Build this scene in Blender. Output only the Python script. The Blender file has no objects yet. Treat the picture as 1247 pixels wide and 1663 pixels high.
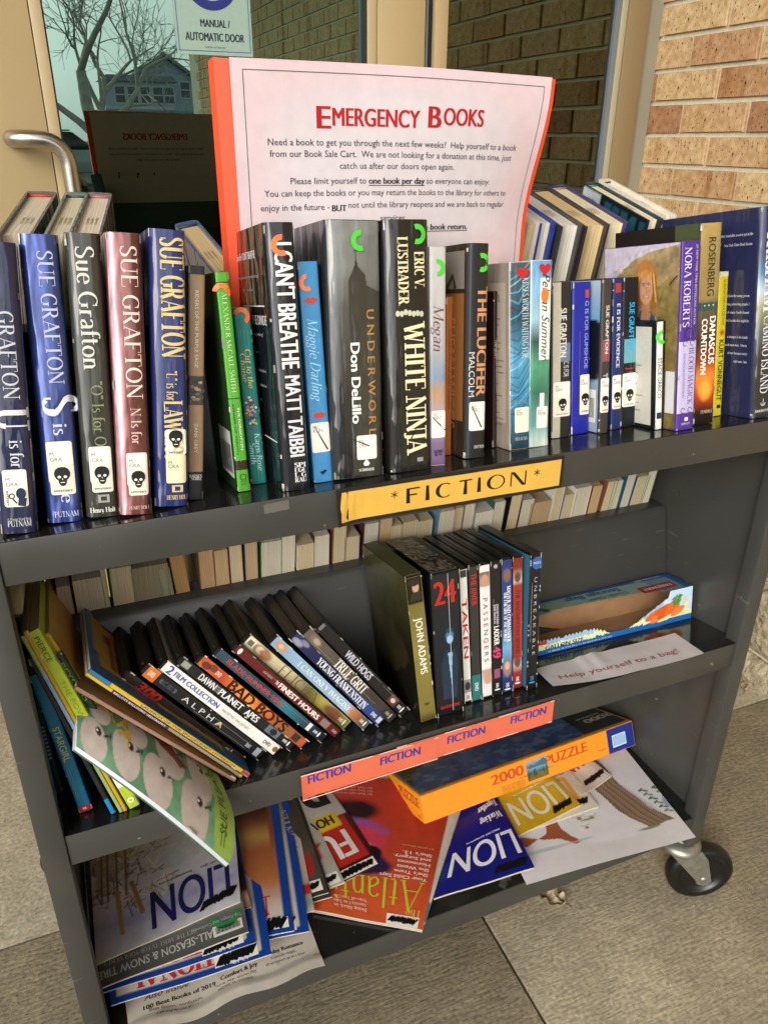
import bpy, math, random
import numpy as np
from mathutils import Vector, Matrix
random.seed(7)
SC = bpy.context.scene
COL = SC.collection
Z0 = 0.556                      # height of the middle shelf above the ground

# ------------------------------------------------------------------ camera
RW = np.array([[0.92256819, 0.16146679, -0.35042319],
               [-0.38577372, 0.40208753, -0.83036393],
               [0.0068246, 0.9012514, 0.43324281]])      # rows: world axes in camera axes
CAM = np.array([0.07778, -0.66084, 0.65686 + Z0])
FPX = 1262.0
cd = bpy.data.cameras.new('camera'); cam = bpy.data.objects.new('camera', cd); COL.objects.link(cam)
cd.sensor_fit = 'VERTICAL'; cd.sensor_height = 36.0; cd.lens = FPX / 1663.0 * 36.0
cd.clip_start = 0.02; cd.clip_end = 900.0
m = Matrix([list(RW[0]) + [CAM[0]], list(RW[1]) + [CAM[1]], list(RW[2]) + [CAM[2]], [0, 0, 0, 1]])
cam.matrix_world = m
SC.camera = cam

# ------------------------------------------------------------------ sky and sun
SUN_EL, SUN_AZ = math.radians(26), math.radians(222)      # azimuth of the sun's direction (from +Y, clockwise)
w = bpy.data.worlds.new('World'); SC.world = w; w.use_nodes = True
nt = w.node_tree; nt.nodes.clear()
out = nt.nodes.new('ShaderNodeOutputWorld'); bg = nt.nodes.new('ShaderNodeBackground')
sky = nt.nodes.new('ShaderNodeTexSky'); sky.sky_type = 'NISHITA'; sky.sun_disc = False
sky.sun_elevation = SUN_EL; sky.sun_rotation = SUN_AZ
hs = nt.nodes.new('ShaderNodeHueSaturation'); hs.inputs['Saturation'].default_value = 0.12
tc = nt.nodes.new('ShaderNodeTexCoord'); nz = nt.nodes.new('ShaderNodeTexNoise')
nz.inputs['Scale'].default_value = 3.0; nz.inputs['Detail'].default_value = 6.0
rp = nt.nodes.new('ShaderNodeValToRGB')
rp.color_ramp.elements[0].position = 0.35; rp.color_ramp.elements[0].color = (0.80, 0.82, 0.86, 1)
rp.color_ramp.elements[1].position = 0.65; rp.color_ramp.elements[1].color = (1.35, 1.32, 1.27, 1)
mx = nt.nodes.new('ShaderNodeMix'); mx.data_type = 'RGBA'; mx.blend_type = 'MULTIPLY'; mx.inputs[0].default_value = 1.0
nt.links.new(sky.outputs[0], hs.inputs['Color']); nt.links.new(tc.outputs['Generated'], nz.inputs['Vector'])
nt.links.new(nz.outputs['Fac'], rp.inputs[0]); nt.links.new(hs.outputs[0], mx.inputs[6]); nt.links.new(rp.outputs[0], mx.inputs[7])
nt.links.new(mx.outputs[2], bg.inputs['Color']); bg.inputs['Strength'].default_value = 0.15
nt.links.new(bg.outputs[0], out.inputs['Surface'])
sl = bpy.data.lights.new('sun', 'SUN'); sl.energy = 1.1; sl.angle = math.radians(34); sl.color = (1.0, 0.93, 0.82)
sun = bpy.data.objects.new('sun', sl); COL.objects.link(sun)
sd = Vector((math.sin(SUN_AZ) * math.cos(SUN_EL), math.cos(SUN_AZ) * math.cos(SUN_EL), math.sin(SUN_EL)))
sun.rotation_euler = sd.to_track_quat('Z', 'Y').to_euler()
SC.view_settings.view_transform = 'Standard'; SC.view_settings.look = 'None'
SC.view_settings.exposure = 0.98; SC.view_settings.gamma = 1.0; SC.view_settings.use_curve_mapping = False
SC.render.engine = 'CYCLES'
SC.cycles.use_denoising = True
SC.cycles.max_bounces = 8; SC.cycles.transparent_max_bounces = 8
SC.cycles.sample_clamp_indirect = 4.0; SC.cycles.caustics_reflective = False; SC.cycles.caustics_refractive = False

# ------------------------------------------------------------------ helpers
def lin(h):
    if not isinstance(h, str): return tuple(h[:3])
    h = h.lstrip('#'); r = [int(h[i:i + 2], 16) / 255 for i in (0, 2, 4)]
    return tuple(c / 12.92 if c <= 0.04045 else ((c + 0.055) / 1.055) ** 2.4 for c in r)

def ray(px, py):
    return RW @ np.array([px - 623.5, 831.5 - py, -FPX])
def hit(px, py, p0, n):
    """point where the sight line through a photo pixel meets the plane (p0, n)"""
    r = ray(px, py); n = np.array(n, float)
    return CAM + r * np.dot(n, np.array(p0, float) - CAM) / np.dot(n, r)
def at_z(px, py, z): return hit(px, py, (0, 0, z), (0, 0, 1))
def at_y(px, py, y): return hit(px, py, (0, y, 0), (0, 1, 0))
def at_x(px, py, x): return hit(px, py, (x, 0, 0), (1, 0, 0))

class MB:
    """collects coloured polygons; build() links them as one mesh object"""
    def __init__(s): s.v = []; s.f = []; s.c = []; s.sm = []
    def poly(s, pts, col=(.5, .5, .5), smooth=False):
        b = len(s.v); s.v += [tuple(p) for p in pts]
        if isinstance(col, list): s.c += [lin(c) for c in col]
        else: s.c += [lin(col)] * len(pts)
        s.f.append(tuple(range(b, b + len(pts)))); s.sm.append(smooth)
    def box(s, a, b, col=(.5, .5, .5)):
        x0, y0, z0 = a; x1, y1, z1 = b
        P = [(x0, y0, z0), (x1, y0, z0), (x1, y1, z0), (x0, y1, z0), (x0, y0, z1), (x1, y0, z1), (x1, y1, z1), (x0, y1, z1)]
        for q in ((3, 2, 1, 0), (4, 5, 6, 7), (0, 1, 5, 4), (1, 2, 6, 5), (2, 3, 7, 6), (3, 0, 4, 7)):
            s.poly([P[i] for i in q], col)
    def shared(s, verts, faces, cols, smooth=True):
        b = len(s.v); s.v += [tuple(p) for p in verts]
        s.c += [lin(c) for c in cols] if isinstance(cols, list) else [lin(cols)] * len(verts)
        for f in faces: s.f.append(tuple(i + b for i in f)); s.sm.append(smooth)
    def prism(s, prof, axis, a, b, col=(.5, .5, .5), caps=True, smooth=False):
        """closed profile [(p,q)...] run along axis from a to b; x:(y,z) y:(x,z) z:(x,y)"""
        def P(p, t):
            return {'x': (t, p[0], p[1]), 'y': (p[0], t, p[1]), 'z': (p[0], p[1], t)}[axis]
        n = len(prof)
        area = sum(prof[i][0] * prof[(i + 1) % n][1] - prof[(i + 1) % n][0] * prof[i][1] for i in range(n))
        pr = list(prof) if (area > 0) != (axis == 'y') else list(prof)[::-1]
        if smooth:
            vs = [P(p, a) for p in pr] + [P(p, b) for p in pr]
            s.shared(vs, [(i, (i + 1) % n, n + (i + 1) % n, n + i) for i in range(n)], col, True)
        else:
            for i in range(n):
                j = (i + 1) % n; s.poly([P(pr[i], a), P(pr[j], a), P(pr[j], b), P(pr[i], b)], col)
        if caps:
            s.poly([P(p, a) for p in pr[::-1]], col); s.poly([P(p, b) for p in pr], col)
    def tube(s, path, r, col=(.5, .5, .5), n=12, closed_ends=True):
        path = [Vector(p) for p in path]; rr = r if isinstance(r, (list, tuple)) else [r] * len(path)
        vs = []; up = None
        for i, p in enumerate(path):
            d = (path[min(i + 1, len(path) - 1)] - path[max(i - 1, 0)]).normalized()
            if up is None:
                up = d.orthogonal().normalized()
            else:
                up = (up - d * up.dot(d)); up = up.normalized() if up.length > 1e-6 else d.orthogonal().normalized()
            sd_ = d.cross(up)
            for k in range(n):
                a = 2 * math.pi * k / n
                vs.append(p + (up * math.cos(a) + sd_ * math.sin(a)) * rr[i])
        fs = []
        for i in range(len(path) - 1):
            for k in range(n):
                k2 = (k + 1) % n; fs.append((i * n + k, i * n + k2, (i + 1) * n + k2, (i + 1) * n + k))
        if closed_ends:
            fs.append(tuple(range(n))[::-1]); fs.append(tuple((len(path) - 1) * n + k for k in range(n)))
        s.shared(vs, fs, col, True)
    def lathe(s, prof, o, ax, col=(.5, .5, .5), n=28, smooth=True):
        """prof [(radius, height)...] turned about the axis ax through o"""
        ax = Vector(ax).normalized(); u = ax.orthogonal().normalized(); v = ax.cross(u); o = Vector(o)
        vs = []
        for r, h in prof:
            for k in range(n):
                a = 2 * math.pi * k / n; vs.append(o + ax * h + (u * math.cos(a) + v * math.sin(a)) * r)
        fs = [(i * n + k, i * n + (k + 1) % n, (i + 1) * n + (k + 1) % n, (i + 1) * n + k) for i in range(len(prof) - 1) for k in range(n)]
        s.shared(vs, fs, col, smooth)
    def build(s, name, mat, parent=None, bevel=0):
        me = bpy.data.meshes.new(name)
        me.from_pydata(s.v, [], s.f); me.update()
        at = me.attributes.new('Col', 'FLOAT_COLOR', 'POINT')
        arr = np.ones((len(s.v), 4), np.float32); arr[:, :3] = np.array(s.c, np.float32).reshape(-1, 3)
        at.data.foreach_set('color', arr.ravel())
        me.polygons.foreach_set('use_smooth', np.array(s.sm, dtype=bool))
        me.materials.append(mat)
        ob = bpy.data.objects.new(name, me); COL.objects.link(ob)
        if parent: ob.parent = parent
        if bevel:
            import bmesh
            bm = bmesh.new(); bm.from_mesh(me); bmesh.ops.remove_doubles(bm, verts=bm.verts, dist=1e-5)
            ed = [e for e in bm.edges if e.is_manifold and e.calc_face_angle(0) > 0.6]
            bmesh.ops.bevel(bm, geom=ed, offset=bevel, segments=2, profile=0.5, affect='EDGES')
            for f in bm.faces: f.smooth = True
            bm.to_mesh(me); bm.free()
            me.set_sharp_from_angle(angle=math.radians(40)) if hasattr(me, 'set_sharp_from_angle') else None
        return ob

def tag(o, label=None, cat=None, group=None, kind=None):
    if label: o['label'] = label
    if cat: o['category'] = cat
    if group: o['group'] = group
    if kind: o['kind'] = kind
    return o
def thing(name, label, cat, M=None, group=None):
    o = bpy.data.objects.new(name, None); COL.objects.link(o); o.empty_display_size = 0.02
    if M is not None: o.matrix_world = M
    return tag(o, label, cat, group)
def xf(o, x=(1, 0, 0), y=(0, 1, 0), z=(0, 0, 1)):
    return Matrix([[x[i], y[i], z[i], o[i]] for i in range(3)] + [[0, 0, 0, 1]])

# ------------------------------------------------------------------ materials
def mat(name, color=(.5, .5, .5), rough=.5, metal=0, coat=0, coat_r=.05, attr=False, noise=None, bump=None, spec=.5, tint=1.0):
    """noise=(scale, amount, detail) varies colour; bump=(scale, strength, distance, stretch)"""
    M_ = bpy.data.materials.new(name); M_.use_nodes = True; n = M_.node_tree; b = n.nodes['Principled BSDF']
    b.inputs['Roughness'].default_value = rough; b.inputs['Metallic'].default_value = metal
    b.inputs['Coat Weight'].default_value = coat; b.inputs['Coat Roughness'].default_value = coat_r
    b.inputs['Specular IOR Level'].default_value = spec
    c = lin(color); b.inputs['Base Color'].default_value = (*c, 1); src = None
    t = n.nodes.new('ShaderNodeTexCoord')
    if attr:
        a = n.nodes.new('ShaderNodeAttribute'); a.attribute_name = 'Col'; src = a.outputs['Color']
    if noise:
        z = n.nodes.new('ShaderNodeTexNoise'); z.inputs['Scale'].default_value = noise[0]; z.inputs['Detail'].default_value = noise[2] if len(noise) > 2 else 4
        n.links.new(t.outputs['Object'], z.inputs['Vector'])
        mr = n.nodes.new('ShaderNodeMapRange'); mr.inputs[1].default_value = .25; mr.inputs[2].default_value = .75
        mr.inputs[3].default_value = 1 - noise[1]; mr.inputs[4].default_value = 1 + noise[1]
        n.links.new(z.outputs['Fac'], mr.inputs[0])
        x = n.nodes.new('ShaderNodeVectorMath'); x.operation = 'SCALE'
        if src: n.links.new(src, x.inputs[0])
        else: x.inputs[0].default_value = c
        n.links.new(mr.outputs[0], x.inputs['Scale']); src = x.outputs[0]
    if src: n.links.new(src, b.inputs['Base Color'])
    if bump:
        z = n.nodes.new('ShaderNodeTexNoise'); z.inputs['Scale'].default_value = bump[0]; z.inputs['Detail'].default_value = 3
        if len(bump) > 3:
            mp = n.nodes.new('ShaderNodeMapping'); mp.inputs['Scale'].default_value = bump[3]
            n.links.new(t.outputs['Object'], mp.inputs[0]); n.links.new(mp.outputs[0], z.inputs['Vector'])
        else: n.links.new(t.outputs['Object'], z.inputs['Vector'])
        bp = n.nodes.new('ShaderNodeBump'); bp.inputs['Strength'].default_value = bump[1]; bp.inputs['Distance'].default_value = bump[2]
        n.links.new(z.outputs['Fac'], bp.inputs['Height']); n.links.new(bp.outputs[0], b.inputs['Normal'])
        if coat: n.links.new(bp.outputs[0], b.inputs['Coat Normal'])
    return M_

PAPER = mat('printed paper', attr=True, rough=.6, noise=(60, .05), bump=(25, .15, .002))
CARD = mat('printed card cover', attr=True, rough=.36, noise=(90, .08), bump=(18, .3, .0015), spec=.35)
MYLAR = mat('clear film over jacket', attr=True, rough=.5, coat=.9, coat_r=.03, noise=(60, .12), bump=(15, 1.0, .0065, (2.2, 1.5, .4)), spec=.15)
FOIL = mat('foil jacket under film', attr=True, rough=.3, metal=.5, coat=.7, coat_r=.05, noise=(40, .25), bump=(17, 1.0, .008, (1.9, 1.5, .5)))
GLOSSP = mat('plastic sleeve print', attr=True, rough=.45, coat=.5, coat_r=.06, noise=(90, .06), bump=(12, .4, .002), spec=.2)
LABEL = mat('label paper', attr=True, rough=.4, noise=(120, .04), spec=.4)
INK = mat('ink', attr=True, rough=.45, noise=(200, .06), spec=.35)
BLACKP = mat('black case plastic', attr=True, rough=.3, bump=(60, .12, .0006), noise=(80, .15), spec=.5)
def worn_steel(name, col, rough, spec):
    M_ = mat(name, col, rough=rough, bump=(700, .06, .0002), noise=(5, .10, 6), spec=spec); n = M_.node_tree; L = n.links.new; b = n.nodes['Principled BSDF']
    t = n.nodes.new('ShaderNodeTexCoord'); src = b.inputs['Base Color'].links[0].from_socket
    def layer(src, scale, st, lo, hi, col, amt):
        mp = n.nodes.new('ShaderNodeMapping'); mp.inputs['Scale'].default_value = st; L(t.outputs['Object'], mp.inputs[0])
        z = n.nodes.new('ShaderNodeTexNoise'); z.inputs['Scale'].default_value = scale; z.inputs['Detail'].default_value = 4; L(mp.outputs[0], z.inputs['Vector'])
        r = n.nodes.new('ShaderNodeMapRange'); r.inputs[1].default_value = lo; r.inputs[2].default_value = hi; r.inputs[4].default_value = amt; L(z.outputs['Fac'], r.inputs[0])
        m_ = n.nodes.new('ShaderNodeMix'); m_.data_type = 'RGBA'; m_.inputs[7].default_value = (*lin(col), 1); L(r.outputs[0], m_.inputs[0]); L(src, m_.inputs[6]); return m_.outputs[2]
    s = layer(src, 90, (1, 1, 1), .735, .76, '#8f8d84', .7)          # chips
    s = layer(s, 14, (1, 1, 14), .69, .72, '#6c6a62', .5)            # fine scratches along the length
    s = layer(s, 7, (1, 1, 1), .55, .75, '#58554c', .3)             # dust film
    L(s, b.inputs['Base Color'])
    z = n.nodes.new('ShaderNodeTexNoise'); z.inputs['Scale'].default_value = 9; z.inputs['Detail'].default_value = 6; L(t.outputs['Object'], z.inputs['Vector'])
    r = n.nodes.new('ShaderNodeMapRange'); r.inputs[1].default_value = .35; r.inputs[2].default_value = .7; r.inputs[3].default_value = rough * .8; r.inputs[4].default_value = rough * 1.5; L(z.outputs['Fac'], r.inputs[0]); L(r.outputs[0], b.inputs['Roughness'])
    return M_
STEEL = worn_steel('charcoal powder coat', '#383835', .36, .5)
SHELF = worn_steel('charcoal gloss shelf paint', '#1d1e1b', .14, .55)
CHROME = mat('zinc plated steel', '#9a9a90', rough=.38, metal=.8, noise=(70, .25), bump=(150, .2, .0005))
RUBBER = mat('black hard rubber', '#0d0d0d', rough=.35, noise=(60, .3), bump=(120, .1, .0005))
BRUSHED = mat('brushed stainless', '#b9b2a8', rough=.27, metal=1.0, bump=(400, .1, .0003, (1, 1, 8)))
KRAFT = mat('brown card inside', '#8f6c4a', rough=.75, noise=(60, .12), bump=(90, .2, .0004))

def pages_material():
    M_ = bpy.data.materials.new('page edges'); M_.use_nodes = True; n = M_.node_tree; b = n.nodes['Principled BSDF']
    b.inputs['Roughness'].default_value = .8; b.inputs['Specular IOR Level'].default_value = .2
    t = n.nodes.new('ShaderNodeTexCoord'); mp = n.nodes.new('ShaderNodeMapping'); mp.inputs['Scale'].default_value = (900, 6, 6)
    z = n.nodes.new('ShaderNodeTexNoise'); z.inputs['Scale'].default_value = 1.0; z.inputs['Detail'].default_value = 3
    n.links.new(t.outputs['Object'], mp.inputs[0]); n.links.new(mp.outputs[0], z.inputs['Vector'])
    a = n.nodes.new('ShaderNodeAttribute'); a.attribute_name = 'Col'
    mr = n.nodes.new('ShaderNodeMapRange'); mr.inputs[1].default_value = .3; mr.inputs[2].default_value = .7; mr.inputs[3].default_value = .78; mr.inputs[4].default_value = 1.25
    n.links.new(z.outputs['Fac'], mr.inputs[0])
    x = n.nodes.new('ShaderNodeVectorMath'); x.operation = 'SCALE'; n.links.new(a.outputs['Color'], x.inputs[0]); n.links.new(mr.outputs[0], x.inputs['Scale'])
    z2 = n.nodes.new('ShaderNodeTexNoise'); z2.inputs['Scale'].default_value = 9; n.links.new(t.outputs['Object'], z2.inputs['Vector'])
    mr2 = n.nodes.new('ShaderNodeMapRange'); mr2.inputs[3].default_value = .88; mr2.inputs[4].default_value = 1.08; n.links.new(z2.outputs['Fac'], mr2.inputs[0])
    x2 = n.nodes.new('ShaderNodeVectorMath'); x2.operation = 'SCALE'; n.links.new(x.outputs[0], x2.inputs[0]); n.links.new(mr2.outputs[0], x2.inputs['Scale'])
    n.links.new(x2.outputs[0], b.inputs['Base Color'])
    bp = n.nodes.new('ShaderNodeBump'); bp.inputs['Strength'].default_value = .5; bp.inputs['Distance'].default_value = .0006
    n.links.new(z.outputs['Fac'], bp.inputs['Height']); n.links.new(bp.outputs[0], b.inputs['Normal'])
    return M_
PAGES = pages_material()

# ------------------------------------------------------------------ lettering
_tc = {}
def bfont(s, bold=0.0, res=2):
    res = 6 if len(s) <= 8 else (3 if len(s) < 22 else 2); k = ('b', s, bold)
    if k in _tc: return _tc[k]
    c = bpy.data.curves.new('lettering', 'FONT'); c.body = s; c.size = 1; c.resolution_u = res; c.offset = bold
    o = bpy.data.objects.new('lettering', c); COL.objects.link(o)
    dg = bpy.context.evaluated_depsgraph_get(); me = o.evaluated_get(dg).to_mesh()
    V = [(v.co.x, v.co.y) for v in me.vertices]; F = [tuple(p.vertices) for p in me.polygons]
    o.evaluated_get(dg).to_mesh_clear(); bpy.data.objects.remove(o); bpy.data.curves.remove(c)
    cap = 0.692
    V = [(x / cap, y / cap, 0) for x, y in V]
    x0 = min([p[0] for p in V], default=0); x1 = max([p[0] for p in V], default=1)
    V = [(x - x0, y, l) for x, y, l in V]
    _tc[k] = (V, F, x1 - x0); return _tc[k]

# serif capitals and lower case drawn with a broad pen: (advance, strokes, serifs)
def _arc(cx, cy, rx, ry, a0, a1, n=10):
    return [(cx + rx * math.cos(math.radians(a0 + (a1 - a0) * i / n)), cy + ry * math.sin(math.radians(a0 + (a1 - a0) * i / n))) for i in range(n + 1)]
SG = {
 'A': (.78, [('t', [(.06, 0), (.38, 1)]), ('k', [(.36, 1), (.68, 0)]), ('t', [(.16, .33), (.56, .33)])], [(.06, 0), (.68, 0)]),
 'B': (.68, [('k', [(.14, 0), (.14, 1)]), ('p', [(.14, .98), (.34, .98)] + _arc(.34, .76, .17, .22, 90, -90) + [(.14, .54)]), ('p', [(.34, .54)] + _arc(.36, .28, .2, .26, 90, -90) + [(.14, .02)])], [(.14, 0), (.14, 1)]),
 'C': (.76, [('p', _arc(.42, .5, .32, .49, 52, 308, 18)), ('t', [(.63, .98), (.63, .72)])], []),
 'D': (.8, [('k', [(.14, 0), (.14, 1)]), ('p', [(.14, .98), (.34, .98)] + _arc(.34, .5, .34, .48, 90, -90, 16) + [(.14, .02)])], [(.14, 0), (.14, 1)]),
 'E': (.68, [('k', [(.14, 0), (.14, 1)]), ('t', [(.06, .98), (.58, .98), (.58, .8)]), ('t', [(.14, .52), (.44, .52)]), ('t', [(.06, .02), (.6, .02), (.6, .22)])], []),
 'F': (.62, [('k', [(.14, 0), (.14, 1)]), ('t', [(.06, .98), (.56, .98), (.56, .8)]), ('t', [(.14, .52), (.42, .52)])], [(.14, 0)]),
 'G': (.8, [('p', _arc(.42, .5, .32, .49, 52, 300, 18)), ('t', [(.63, .98), (.63, .74)]), ('k', [(.63, .1), (.63, .42)])], [(.63, .42)]),
 'H': (.84, [('k', [(.14, 0), (.14, 1)]), ('k', [(.68, 0), (.68, 1)]), ('t', [(.14, .52), (.68, .52)])], [(.14, 0), (.14, 1), (.68, 0), (.68, 1)]),
 'I': (.36, [('k', [(.18, 0), (.18, 1)])], [(.18, 0), (.18, 1)]),
 'J': (.42, [('k', [(.24, 1), (.24, .1)]), ('p', [(.24, .12), (.2, -.06), (.08, -.12), (.0, -.06)])], [(.24, 1)]),
 'K': (.78, [('k', [(.14, 0), (.14, 1)]), ('t', [(.6, 1), (.16, .45)]), ('k', [(.28, .58), (.66, 0)])], [(.14, 0), (.14, 1), (.6, 1), (.66, 0)]),
 'L': (.64, [('k', [(.14, 0), (.14, 1)]), ('t', [(.06, .02), (.58, .02), (.58, .24)])], [(.14, 1)]),
 'M': (.98, [('t', [(.14, 0), (.14, 1)]), ('k', [(.12, 1), (.46, .06)]), ('t', [(.46, .06), (.8, 1)]), ('k', [(.81, 1), (.81, 0)])], [(.14, 0), (.14, 1), (.81, 0), (.81, 1)]),
 'N': (.84, [('t', [(.14, 0), (.14, 1)]), ('k', [(.12, 1), (.68, .02)]), ('t', [(.68, 0), (.68, 1)])], [(.14, 0), (.68, 1)]),
 'O': (.82, [('p', _arc(.41, .5, .33, .49, 90, 450, 28))], []),
 'P': (.64, [('k', [(.14, 0), (.14, 1)]), ('p', [(.14, .98), (.34, .98)] + _arc(.34, .74, .19, .24, 90, -90) + [(.14, .5)])], [(.14, 0), (.14, 1)]),
 'Q': (.82, [('p', _arc(.41, .5, .33, .49, 90, 450, 28)), ('k', [(.42, .1), (.75, -.15)])], []),
 'R': (.74, [('k', [(.14, 0), (.14, 1)]), ('p', [(.14, .98), (.34, .98)] + _arc(.34, .75, .18, .23, 90, -90) + [(.14, .52)]), ('k', [(.34, .5), (.62, 0)])], [(.14, 0), (.14, 1), (.64, 0)]),
 'S': (.6, [('p', _arc(.3, .75, .19, .23, 40, 180, 8) + [(.13, .66), (.25, .56), (.38, .47), (.49, .36)] + _arc(.3, .26, .2, .25, 10, -140, 8)), ('t', [(.47, .97), (.47, .78)]), ('t', [(.1, .04), (.1, .24)])], []),
 'T': (.7, [('k', [(.35, 0), (.35, 1)]), ('t', [(.06, .8), (.06, .98), (.64, .98), (.64, .8)])], [(.35, 0)]),
 'U': (.8, [('k', [(.15, 1), (.15, .3)]), ('p', [(.15, .32)] + _arc(.4, .26, .25, .25, 180, 360, 12)), ('t', [(.65, .26), (.65, 1)])], [(.15, 1), (.65, 1)]),
 'V': (.76, [('k', [(.08, 1), (.38, 0)]), ('t', [(.38, 0), (.66, 1)])], [(.08, 1), (.66, 1)]),
 'W': (1.06, [('k', [(.08, 1), (.32, 0)]), ('t', [(.32, 0), (.53, .9)]), ('k', [(.53, .9), (.74, 0)]), ('t', [(.74, 0), (.96, 1)])], [(.08, 1), (.96, 1)]),
 'X': (.76, [('k', [(.1, 1), (.66, 0)]), ('t', [(.64, 1), (.1, 0)])], [(.1, 1), (.66, 0), (.64, 1), (.1, 0)]),
 'Y': (.74, [('k', [(.08, 1), (.37, .48)]), ('t', [(.64, 1), (.37, .48)]), ('k', [(.37, .5), (.37, 0)])], [(.08, 1), (.64, 1), (.37, 0)]),
 'Z': (.68, [('t', [(.1, .8), (.1, .98), (.58, .98)]), ('k', [(.58, .98), (.1, .02)]), ('t', [(.1, .02), (.6, .02), (.6, .22)])], []),
 'a': (.5, [('p', _arc(.22, .5, .16, .16, 160, 0, 8) + [(.38, .08), (.44, .02)]), ('p', [(.38, .36), (.2, .3), (.1, .2), (.1, .1), (.18, .02), (.28, .05), (.38, .14)])], []),
 'b': (.54, [('k', [(.12, 1), (.12, .02)]), ('p', _arc(.28, .32, .18, .31, 150, -150, 14))], []),
 'c': (.46, [('p', _arc(.28, .32, .19, .32, 50, 310, 14))], []),
 'd': (.56, [('k', [(.42, 1), (.42, 0)]), ('p', _arc(.26, .32, .18, .31, 30, 330, 14))], []),
 'e': (.48, [('p', [(.08, .36), (.44, .36)] + _arc(.26, .36, .18, .28, 0, 180, 10) + _arc(.28, .3, .2, .29, 170, 320, 10))], []),
 'f': (.34, [('k', [(.16, 0), (.16, .8)]), ('p', _arc(.3, .8, .14, .2, 180, 50, 6)), ('t', [(.04, .62), (.32, .62)])], [(.16, 0)]),
 'g': (.52, [('p', _arc(.24, .4, .16, .22, 90, 450, 16)), ('p', [(.14, .2), (.12, .08), (.3, .04), (.42, -.06), (.38, -.22), (.2, -.26), (.06, -.18), (.12, -.02)]), ('t', [(.36, .56), (.5, .62)])], []),
 'h': (.56, [('k', [(.12, 0), (.12, 1)]), ('p', [(.12, .46), (.24, .6), (.36, .6), (.42, .46)]), ('k', [(.42, .48), (.42, 0)])], [(.12, 0), (.42, 0)]),
 'i': (.28, [('k', [(.14, 0), (.14, .62)]), ('k', [(.14, .8), (.14, .93)])], [(.14, 0)]),
 'k': (.54, [('k', [(.12, 0), (.12, 1)]), ('t', [(.4, .6), (.14, .28)]), ('k', [(.22, .36), (.44, 0)])], [(.12, 0), (.44, 0)]),
 'l': (.28, [('k', [(.14, 0), (.14, 1)])], [(.14, 0)]),
 'm': (.84, [('k', [(.12, 0), (.12, .62)]), ('p', [(.12, .46), (.22, .6), (.34, .6), (.4, .46)]), ('k', [(.4, .48), (.4, 0)]), ('p', [(.4, .46), (.5, .6), (.62, .6), (.68, .46)]), ('k', [(.68, .48), (.68, 0)])], [(.12, 0), (.4, 0), (.68, 0)]),
 'n': (.56, [('k', [(.12, 0), (.12, .62)]), ('p', [(.12, .46), (.24, .6), (.36, .6), (.42, .46)]), ('k', [(.42, .48), (.42, 0)])], [(.12, 0), (.42, 0)]),
 'o': (.54, [('p', _arc(.27, .31, .2, .31, 90, 450, 20))], []),
 'p': (.56, [('k', [(.12, -.3), (.12, .62)]), ('p', _arc(.28, .31, .18, .31, 150, -150, 14))], [(.12, -.3)]),
 'r': (.4, [('k', [(.12, 0), (.12, .62)]), ('p', [(.12, .42), (.22, .6), (.36, .58)])], [(.12, 0)]),
 's': (.42, [('p', _arc(.22, .47, .13, .15, 40, 190, 6) + [(.2, .34), (.3, .28)] + _arc(.2, .16, .14, .16, 20, -150, 6))], []),
 't': (.36, [('k', [(.16, .85), (.16, .1)]), ('p', [(.16, .12), (.2, .01), (.32, .04)]), ('t', [(.03, .62), (.32, .62)])], []),
 'u': (.56, [('k', [(.12, .62), (.12, .16)]), ('p', [(.12, .16), (.2, .01), (.32, .03), (.42, .18)]), ('k', [(.42, .62), (.42, 0)])], []),
 'v': (.5, [('k', [(.06, .62), (.26, 0)]), ('t', [(.26, 0), (.44, .62)])], []),
 'w': (.74, [('k', [(.06, .62), (.22, 0)]), ('t', [(.22, 0), (.37, .56)]), ('k', [(.37, .56), (.52, 0)]), ('t', [(.52, 0), (.68, .62)])], []),
 'y': (.5, [('k', [(.06, .62), (.26, 0)]), ('t', [(.44, .62), (.2, -.26), (.06, -.26)])], []),
 '.': (.24, [('k', [(.12, 0), (.12, .12)])], []), '"': (.3, [('k', [(.08, .8), (.08, 1)]), ('k', [(.22, .8), (.22, 1)])], []),
 "'": (.2, [('k', [(.1, .8), (.1, 1)])], []), '-': (.4, [('t', [(.06, .35), (.34, .35)])], []), ' ': (.3, [], []),
}
def serif(s, thick=.13, thin=.045):
    k = ('s', s, thick, thin)
    if k in _tc: return _tc[k]
    V = []; F = []; x = 0; lay = 0
    for ch in s:
        adv, st, se = SG.get(ch, SG[' '])
        for kind, pts in st:
            n = len(pts); L = []; R = []
            for i in range(n):
                a = pts[max(i - 1, 0)]; b = pts[min(i + 1, n - 1)]
                dx, dy = b[0] - a[0], b[1] - a[1]; d = math.hypot(dx, dy) or 1; dx /= d; dy /= d
                wd = thick if kind == 'k' else (thin if kind == 't' else thin + (thick - thin) * abs(dy) ** 1.5)
                px, py = pts[i]; L.append((x + px - dy * wd / 2, py + dx * wd / 2)); R.append((x + px + dy * wd / 2, py - dx * wd / 2))
            b0 = len(V); lay = (lay + 1) % 4
            V += [(p[0], p[1], lay) for p in L] + [(p[0], p[1], lay) for p in R]
            F += [(b0 + i + 1, b0 + i, b0 + n + i, b0 + n + i + 1) for i in range(n - 1)]
        for sx, sy in se:
            b0 = len(V); h = thin; y0 = sy if sy < .5 and sy >= 0 or sy < 0 else sy - h
            V += [(x + sx - thick * .95, y0, 4), (x + sx + thick * .95, y0, 4), (x + sx + thick * .95, y0 + h, 4), (x + sx - thick * .95, y0 + h, 4)]
            F.append((b0, b0 + 1, b0 + 2, b0 + 3))
        x += adv
    _tc[k] = (V, F, x); return _tc[k]

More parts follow.
